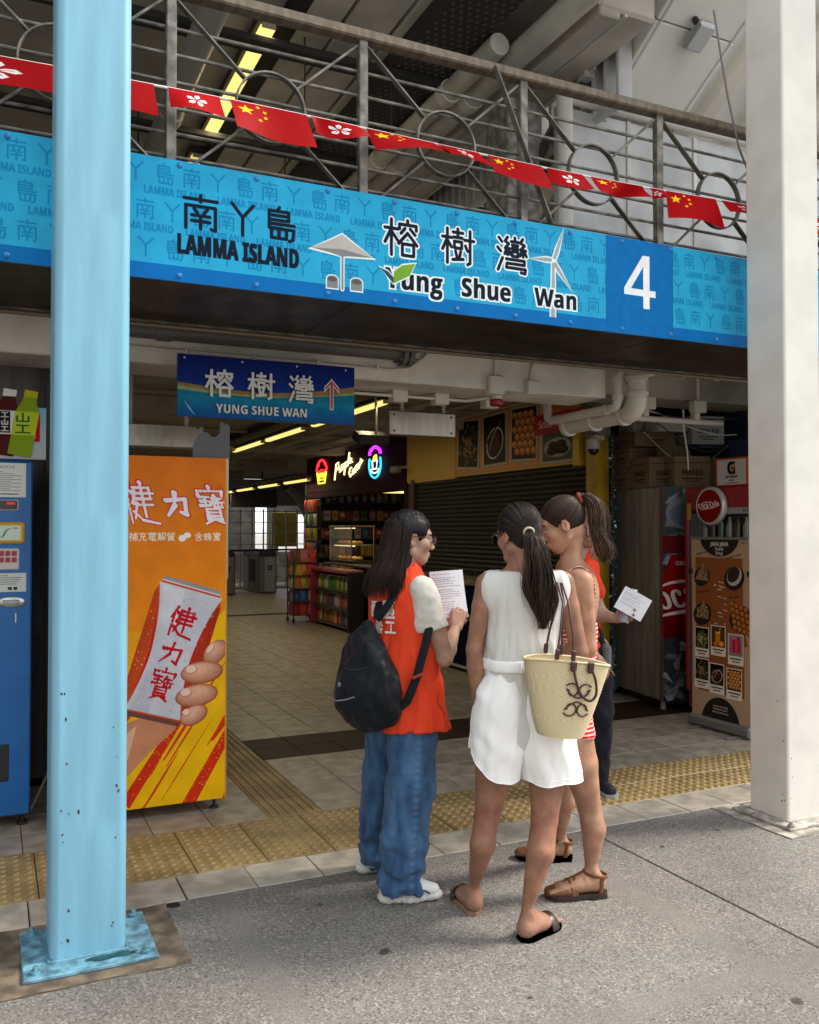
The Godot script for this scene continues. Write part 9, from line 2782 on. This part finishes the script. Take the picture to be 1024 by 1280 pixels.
func woman_in_stripes(turn: float) -> void:
	var skin := Color(0.50, 0.275, 0.18)
	var t := thing("person", "woman in a striped red top and brown sandals looking down, brown ponytail", "person", V3(2.234, 0, -3.194), turn)
	var o := start_body(t, skin)
	var b: Sdf = o[0]; var mi: MeshInstance3D = o[1]
	var f := V3(-0.92, 0, -0.39)
	var hx := head_frame(V3(-0.012, 1.575, 0.02), V3(-0.90, -0.36, -0.14))
	b.chain([hx * V3(0, -0.035, -0.045), V3(0.025, 1.42, 0.02), V3(0.04, 1.36, 0.01)], [0.042, 0.043, 0.058], 1.0, Vector3.ZERO, 0.02)
	b.cone(V3(0.045, 1.335, 0.14), V3(0.075, 1.335, -0.12), 0.044, 0.044)
	b.cone(V3(0.052, 1.27, 0.01), V3(0.035, 1.05, 0.0), 0.135, 0.115, 0.70, f)
	b.cone(V3(0.03, 0.98, 0.0), V3(-0.01, 0.84, 0.0), 0.115, 0.125, 0.78, f)
	var ls := V3(0.045, 1.335, 0.165); var le := V3(0.068, 1.06, 0.17); var lw := V3(-0.08, 0.98, 0.03)
	b.chain([ls, ls.lerp(le, 0.3), le, le.lerp(lw, 0.3), lw], [0.047, 0.045, 0.035, 0.034, 0.024], 1.0, Vector3.ZERO, 0.012)
	var rs := V3(0.065, 1.335, -0.155); var re := V3(0.02, 1.07, -0.22); var rw := V3(-0.15, 1.10, -0.12)
	b.chain([rs, re, rw], [0.05, 0.04, 0.026])
	b.chain([V3(-0.01, 0.80, 0.08), V3(0.050, 0.56, 0.07), V3(0.098, 0.37, 0.035), V3(0.113, 0.28, 0.045), V3(0.104, 0.11, 0.03)], [0.096, 0.076, 0.049, 0.051, 0.025], 1.0, Vector3.ZERO, 0.012)
	b.chain([V3(-0.01, 0.80, -0.09), V3(0.03, 0.56, -0.17), V3(0.03, 0.42, -0.22), V3(0.04, 0.30, -0.27), V3(0.038, 0.12, -0.345)], [0.096, 0.074, 0.048, 0.050, 0.025], 1.0, Vector3.ZERO, 0.012)
	foot(b, V3(0.160, 0.022, 0.04), V3(-0.092, 0.022, 0.075), V3(0.112, 0.105, 0.042), 1.0)
	foot(b, V3(0.090, 0.022, -0.36), V3(-0.160, 0.022, -0.38), V3(0.046, 0.105, -0.355), -1.0)
	sdf_job(b, 0.0075, Transform3D.IDENTITY, mi)
	sdf_job(head_shape(skin, Color(0.50, 0.20, 0.17), Color(0.09, 0.05, 0.035), skin, 0.0), 0.0034, hx, mi)
	sdf_job(hand_shape(skin, lw, V3(-0.7, 0.2, -0.5), V3(-0.3, 0.6, -0.6), V3(0.2, 0.8, -0.3), 0.6), 0.005, Transform3D.IDENTITY, mi)
	# striped halter top with thin straps, and shorts
	var si := Image.create_empty(8, 64, false, Image.FORMAT_RGB8)
	for y in 64:
		for x in 8:
			si.set_pixel(x, y, Color(0.80, 0.06, 0.10) if y % 16 < 9 else Color(0.88, 0.80, 0.78))
	TX["stripes"] = ImageTexture.create_from_image(si)
	var stm := cloth(Color.WHITE, 0.85, "stripes", 14.0, "", 0.0)
	var tp := Sdf.new(); tp.k = 0.04
	tp.cone(V3(0.046, 1.255, 0.0), V3(0.03, 1.04, 0.0), 0.146, 0.128, 0.74, f)
	tp.cone(V3(0.03, 1.04, 0.0), V3(-0.01, 0.86, 0.0), 0.125, 0.138, 0.80, f)
	tp.cone(V3(-0.012, 0.84, 0.08), V3(0.022, 0.68, 0.078), 0.100, 0.092)
	tp.cone(V3(-0.01, 0.84, -0.09), V3(0.0, 0.68, -0.12), 0.100, 0.094)
	tp.cone(V3(-0.02, 1.26, 0.07), V3(-0.02, 1.25, -0.07), 0.062, 0.062)
	tp.keep(V3(0.62, 0.78, 0.0), 0.985, 0.006)
	tp.keep(-UP, -0.68)
	folds(14, V3(18, 6, 18), 0.008, tp)
	var tm := part(t, "striped_top", null, stm)
	sdf_job(tp, 0.007, Transform3D.IDENTITY, tm)
	for k in 2:
		var z: float = [0.115, -0.10][k]
		var pts := PackedVector3Array()
		var ids := PackedInt32Array(range(b.ty.size()))
		for i in 15:
			var q := spline([V3(-0.065, 1.27, z * 0.8), V3(-0.01, 1.37, z * 0.9), V3(0.055, 1.41, z * 0.9), V3(0.115, 1.35, z * 0.95), V3(0.145, 1.26, z), V3(0.15, 1.16, z * 0.9), V3(0.145, 1.08, z * 0.8)], i / 14.0)
			for it in 6:
				var e := b.at(q, ids)
				var gr := V3(b.at(q + V3(0.004, 0, 0), ids) - e, b.at(q + V3(0, 0.004, 0), ids) - e, b.at(q + V3(0, 0, 0.004), ids) - e)
				if gr.length() > 1e-6:
					q -= gr.normalized() * (e - 0.003)
			pts.append(q)
		part(tm, "strap", MB.new().tube(pts, 0.003, 8, false, 2.6, V3(0.1, 0.2, 1)), stm)
	# fisherman sandals
	var tan := mat(L(0.20, 0.075, 0.028), 0.42, 0.0, "blotch", 3.0)
	for e in [[V3(0.160, 0.010, 0.04), V3(-0.092, 0.010, 0.075), 1.0], [V3(0.090, 0.010, -0.36), V3(-0.160, 0.010, -0.38), -1.0]]:
		var h: Vector3 = e[0]; var to: Vector3 = e[1]
		var d := (to - h).normalized()
		var n: Vector3 = UP.cross(d) * e[2]
		var so := part(t, "sandal", sole(h, to, e[2], -0.004, 0.012, 0.009), mat(L(0.035, 0.017, 0.012), 0.5))
		part(so, "heel_block", sole(h, h + d * 0.085, e[2], -0.010, -0.003, 0.008), mat(L(0.02, 0.012, 0.01), 0.5))
		var toe := Sdf.new(); toe.k = 0.02
		toe.cone(h + d * 0.17 + UP * 0.022, h + d * 0.225 + UP * 0.016, 0.049, 0.040, 0.60, UP)
		toe.keep(-UP, -0.015)
		for q in [0.155, 0.19, 0.222]:
			toe.cone(h + d * q + n * 0.05 + UP * 0.03, h + d * (q + 0.006) + n * 0.022 + UP * 0.06, 0.0055, 0.0055, 1.0, Vector3.ZERO, 0.004, 1)
			toe.cone(h + d * q - n * 0.05 + UP * 0.03, h + d * (q + 0.006) - n * 0.022 + UP * 0.06, 0.0055, 0.0055, 1.0, Vector3.ZERO, 0.004, 1)
		var tq := part(so, "toe_cage", null, tan)
		sdf_job(toe, 0.004, Transform3D.IDENTITY, tq)
		part(so, "cross_strap", strap_over(h, to, e[2], 0.52, 0.066, 0.043, 0.020, 0.006), tan)
		part(so, "cross_strap", strap_over(h, to, e[2], 0.62, 0.056, 0.047, 0.018, -0.006), tan)
		var tb := PackedVector3Array()
		for i in 7:
			var q := i / 6.0
			tb.append(h + d * lerpf(0.19, 0.085, q) + UP * lerpf(0.052, 0.098, q))
		part(so, "centre_strap", MB.new().tube(tb, 0.003, 8, false, 3.2, n), tan)
		var ak := PackedVector3Array()
		for i in 16:
			var a := TAU * i / 16
			ak.append(h + d * (0.042 + 0.052 * cos(a)) + n * sin(a) * 0.040 + UP * (0.082 + 0.010 * cos(a)))
		part(so, "ankle_strap", MB.new().tube(ak, 0.003, 8, true, 2.6, UP), tan)
		for sg in [-1.0, 1.0]:
			part(so, "side_strap", MB.new().tube(PackedVector3Array([h + d * 0.030 + n * sg * 0.036 + UP * 0.012, h + d * 0.026 + n * sg * 0.036 + UP * 0.05, h + d * 0.018 + n * sg * 0.034 + UP * 0.082]), 0.003, 8, false, 3.0, d), tan)
		part(so, "buckle", bx(h + d * 0.052 - n * 0.0445 + UP * 0.083, V3(0.020, 0.016, 0.004), 0.002, Basis(d, UP, n)), mat(L(0.5, 0.42, 0.3), 0.3, 0.8))
	# hair: smooth cap, high ponytail
	var dark := Color(0.026, 0.015, 0.010)
	var hc := hx * V3(0, 0.028, -0.016)
	var hs := Sdf.new(); hs.k = 0.02
	hs.ell(hc, V3(0.0775, 0.089, 0.097), hx.basis)
	hs.ell(hx * V3(0, -0.05, 0.080), V3(0.085, 0.098, 0.068), hx.basis, 0.012, 1)
	hs.ell(hx * V3(0, -0.095, -0.03), V3(0.085, 0.055, 0.09), hx.basis, 0.014, 1)
	for x in [-1.0, 1.0]:
		hs.ell(hx * V3(x * 0.080, -0.020, 0.0), V3(0.028, 0.030, 0.022), hx.basis, 0.01, 1)
	hs.paint = plain(dark)
	var hm := hair_mat(Color.WHITE)
	var hp := part(t, "hair", null, hm)
	sdf_job(hs, 0.005, Transform3D.IDENTITY, hp)
	var tie := hx * V3(0, 0.075, -0.098)
	var st := MB.new()
	var r := RandomNumberGenerator.new(); r.seed = 22
	var cap_hair := func(u: float, w: float, tt: float) -> Vector3:
		var a := lerpf(-2.4, 2.4, u)
		var start := V3(sin(a) * 1.0, cos(a) * 0.72 + 0.08, 0.42 + 0.30 * cos(a)).normalized()
		var end := hx.basis.inverse() * (tie - hc)
		end = V3(end.x / 0.0785, end.y / 0.090, end.z / 0.098).normalized()
		var q := start.slerp(end, tt * 0.98 + 0.02) * (1.004 + 0.012 * w)
		return hc + hx.basis * V3(q.x * 0.0785, q.y * 0.090, q.z * 0.098)
	strands(st, r, cap_hair, 420, 9, 0.0014, dark, Color(0.085, 0.050, 0.034))
	var tail := [tie, tie + V3(0.035, 0.02, 0.0), tie + V3(0.072, -0.02, 0.004), tie + V3(0.085, -0.09, 0.006), tie + V3(0.090, -0.16, 0.01), tie + V3(0.112, -0.225, 0.012), tie + V3(0.118, -0.275, 0.012)]
	var trad := [0.014, 0.024, 0.030, 0.034, 0.040, 0.034, 0.010]
	var tail_hair := func(u: float, w: float, tt: float) -> Vector3:
		var e: float = tt * (0.66 + 0.34 * sqrt(fposmod(w * 91.7 + u * 37.3, 1.0)))
		var c := spline(tail, e)
		var a := u * TAU; var q := spline_f(trad, e) * sqrt(w)
		return c + V3(cos(a) * q + 0.010 * e * sin(e * 16.0 + u * 7.0), 0.3 * q * sin(a * 2.0), sin(a) * q + 0.008 * cos(e * 14.0 + w * 8.0))
	strands(st, r, tail_hair, 420, 16, 0.0021, dark, Color(0.15, 0.085, 0.05))
	strands(st, r, func(u: float, w: float, tt: float) -> Vector3: return tail_hair.call(u, w, tt) + V3(0.022 * sin(u * 50.0 + tt * 4.0), 0.0, 0.014 * cos(w * 60.0 + tt * 5.0)) * tt * 1.6, 80, 14, 0.0009, dark, Color(0.12, 0.07, 0.045))
	part(hp, "hair_strands", st, hm).set_meta("kind", "stuff")
	var ring := PackedVector3Array()
	var bt := hx.basis * V3(0, 0.2, -1)
	for i in 14:
		var a := TAU * i / 14
		ring.append(tie + V3(0.012, 0.004, 0) + hx.basis.x * 0.019 * cos(a) + hx.basis.y * 0.019 * sin(a))
	part(t, "scrunchie", MB.new().tube(ring, 0.008, 8, true), cloth(L(0.30, 0.06, 0.04)))

func old_volunteer(turn: float) -> void:
	var skin := Color(0.46, 0.27, 0.20)
	var t := thing("person", "grey haired person in a red vest and dark trousers half hidden behind the women", "person", V3(3.188, 0, -4.37), turn)
	var o := start_body(t, skin)
	var b: Sdf = o[0]; var mi: MeshInstance3D = o[1]
	var f := V3(-0.97, 0, 0.25)
	var hx := head_frame(V3(0.045, 1.565, 0.0), V3(-0.30, -0.08, 0.95))
	b.chain([V3(0.03, 1.46, -0.02), V3(-0.03, 1.36, -0.02)], [0.05, 0.065])
	b.cone(V3(-0.06, 1.33, -0.14), V3(-0.02, 1.33, 0.12), 0.055, 0.055)
	b.cone(V3(-0.03, 1.22, 0), V3(-0.02, 0.9, 0), 0.15, 0.15, 0.75, f)
	var ls := V3(0.0, 1.31, 0.13); var le := V3(0.06, 1.06, 0.16); var lw := V3(0.135, 1.045, 0.24)
	b.chain([ls, le, lw], [0.055, 0.044, 0.028])
	var rs := V3(-0.08, 1.31, -0.14); var re := V3(-0.19, 1.05, -0.05); var rw := V3(0.05, 0.83, 0.14)
	b.chain([rs, re, V3(-0.10, 0.86, 0.10), V3(0.03, 0.83, 0.16)], [0.055, 0.044, 0.035, 0.028])
	b.chain([V3(0.07, 0.84, 0.03), V3(0.08, 0.46, 0.05), V3(0.07, 0.12, 0.03)], [0.085, 0.06, 0.04])
	b.chain([V3(-0.07, 0.84, -0.03), V3(-0.09, 0.46, -0.02), V3(-0.09, 0.12, -0.04)], [0.085, 0.06, 0.04])
	sdf_job(b, 0.011, Transform3D.IDENTITY, mi)
	sdf_job(head_shape(skin, Color(0.38, 0.16, 0.13), Color(0.20, 0.18, 0.17), skin), 0.0045, hx, mi)
	sdf_job(hand_shape(skin, lw, V3(0.55, 0.15, 0.45), V3(-0.2, 0.4, 0.8), V3(-0.2, 0.9, -0.1), 0.45, 0.25, 0.4), 0.0042, Transform3D.IDENTITY, mi)
	sdf_job(hand_shape(skin, V3(0.055, 0.81, 0.17), V3(0.5, -0.7, 0.1), V3(-0.5, -0.4, -0.5), V3(0.1, 0.3, 0.9), 0.8), 0.0045, Transform3D.IDENTITY, mi)
	var v := Sdf.new(); v.k = 0.05
	v.cone(V3(-0.04, 1.22, 0), V3(-0.02, 0.80, 0), 0.165, 0.18, 0.62, f)
	v.cone(V3(-0.06, 1.33, -0.13), V3(-0.02, 1.33, 0.11), 0.058, 0.058)
	v.cone(V3(-0.03, 1.36, -0.015), V3(-0.01, 1.40, -0.01), 0.075, 0.062)
	v.cone(V3(0.0, 1.30, 0.2), V3(0.0, 1.46, 0.05), 0.02, 0.06, 1.0, Vector3.ZERO, 0.02, 1)
	v.cone(ls, le.lerp(ls, 0.5), 0.07, 0.066)
	v.keep(-UP, -0.78)
	folds(19, V3(16, 6, 16), 0.014, v)
	var vm := part(t, "vest", null, cloth(L(0.70, 0.05, 0.018), 0.6))
	sdf_job(v, 0.009, Transform3D.IDENTITY, vm)
	part(vm, "white_stripe", MB.new().tube(PackedVector3Array([on_surface(v, V3(0.10, 1.10, 0.5), V3(0, 0, -1)), on_surface(v, V3(0.105, 0.98, 0.5), V3(0, 0, -1)), on_surface(v, V3(0.11, 0.86, 0.5), V3(0, 0, -1))]), 0.003, 8, false, 3.0, V3(1, 0, 0)), cloth(L(0.8, 0.78, 0.75)))
	var j := Sdf.new(); j.k = 0.03
	j.cone(V3(0, 0.88, 0), V3(0, 0.78, 0), 0.15, 0.15, 0.8, f)
	j.chain([V3(0.07, 0.80, 0.03), V3(0.085, 0.46, 0.05), V3(0.075, 0.07, 0.03)], [0.10, 0.08, 0.07])
	j.chain([V3(-0.07, 0.80, -0.03), V3(-0.09, 0.46, -0.02), V3(-0.09, 0.07, -0.04)], [0.10, 0.08, 0.07])
	j.keep(-UP, -0.05)
	folds(29, V3(16, 8, 16), 0.012, j)
	sdf_job(j, 0.011, Transform3D.IDENTITY, part(t, "trousers", null, cloth(L(0.012, 0.012, 0.018))))
	for k in 2:
		var h: Vector3 = [V3(0.085, 0, -0.06), V3(-0.06, 0, -0.12)][k]
		var to: Vector3 = h + V3(0.055 if k == 0 else -0.16, 0, 0.235 if k == 0 else 0.2)
		var d := (to - h).normalized()
		var s := Sdf.new(); s.k = 0.03
		s.cone(h + d * 0.04 + UP * 0.07, h + d * 0.04 + UP * 0.045, 0.036, 0.036)
		s.cone(h + d * 0.04 + UP * 0.045, h + d * 0.20 + UP * 0.034, 0.038, 0.036)
		s.keep(-UP, -0.018)
		var sm := part(t, "shoe", null, cloth(L(0.02, 0.024, 0.032), 0.6))
		sdf_job(s, 0.006, Transform3D.IDENTITY, sm)
		part(sm, "sole", sole(h, to, 1.0, 0.0, 0.022, 0.006), cloth(L(0.30, 0.32, 0.34), 0.6, "", 1.0, ""))
	var hs := Sdf.new(); hs.k = 0.02
	hs.ell(hx * V3(0, 0.034, -0.018), V3(0.080, 0.088, 0.096), hx.basis)
	hs.ell(hx * V3(0, -0.04, 0.078), V3(0.075, 0.098, 0.062), hx.basis, 0.012, 1)
	hs.ell(hx * V3(0, -0.10, -0.02), V3(0.1, 0.06, 0.1), hx.basis, 0.014, 1)
	hs.paint = plain(Color(0.20, 0.19, 0.185))
	folds(2, V3(90, 60, 90), 0.006, hs)
	var hm := hair_mat(Color.WHITE)
	sdf_job(hs, 0.005, Transform3D.IDENTITY, part(t, "hair", null, hm))
	var ptx := t.transform
	var pb := Basis(Vector3.BACK, -0.52) * Basis(UP, -0.15)
	var pn := solo("paper_sheet", MB.new().sheet(func(u: float, w: float) -> Vector3: return V3((u - 0.5) * 0.165, (0.5 - w) * 0.135, 0.006 * sin(u * 3.0)), 6, 6), paper_print(14, 9), "crumpled white note held by the grey haired person behind the women", "paper")
	pn.transform = ptx * Transform3D(pb, V3(0.215, 1.135, 0.34))
	var bo := thing("water_bottle", "small clear water bottle with a white cap held with the white note", "bottle")
	bo.transform = ptx * Transform3D(Basis(Vector3.BACK, -0.35), V3(0.17, 1.03, 0.30))
	var pet := StandardMaterial3D.new(); pet.albedo_color = Color(0.75, 0.85, 0.95, 0.35); pet.roughness = 0.08; pet.transparency = BaseMaterial3D.TRANSPARENCY_ALPHA
	part(bo, "bottle", MB.new().lathe(PackedVector2Array([V2(0, 0), V2(0.030, 0.0), V2(0.032, 0.012), V2(0.032, 0.12), V2(0.026, 0.145), V2(0.013, 0.165), V2(0.013, 0.18), V2(0, 0.18)]), 16), pet)
	part(bo, "label", MB.new().cyl(V3(0, 0.05, 0), V3(0, 0.155, 0), 0.0325, 0.018, 16, false), mat(L(0.03, 0.10, 0.28), 0.4))
	part(bo, "cap", MB.new().cyl(V3(0, 0.175, 0), V3(0, 0.195, 0), 0.016, -1, 16), mat(L(0.75, 0.75, 0.74), 0.5))
	var sb := thing("shoulder_bag", "small grey shoulder bag at the grey haired person's hip", "bag")
	sb.transform = ptx * Transform3D(Basis.IDENTITY, V3(0.115, 0.72, 0.06))
	part(sb, "pouch", bx(V3(0, 0.08, 0), V3(0.06, 0.17, 0.15), 0.02), cloth(L(0.13, 0.13, 0.14)))
	part(sb, "strap", MB.new().tube(PackedVector3Array([V3(-0.02, 0.16, 0.05), V3(-0.06, 0.30, 0.10), V3(-0.12, 0.42, 0.12), V3(-0.18, 0.55, 0.10), V3(-0.2, 0.64, 0.05)]), 0.005, 6), cloth(L(0.02, 0.02, 0.02)))
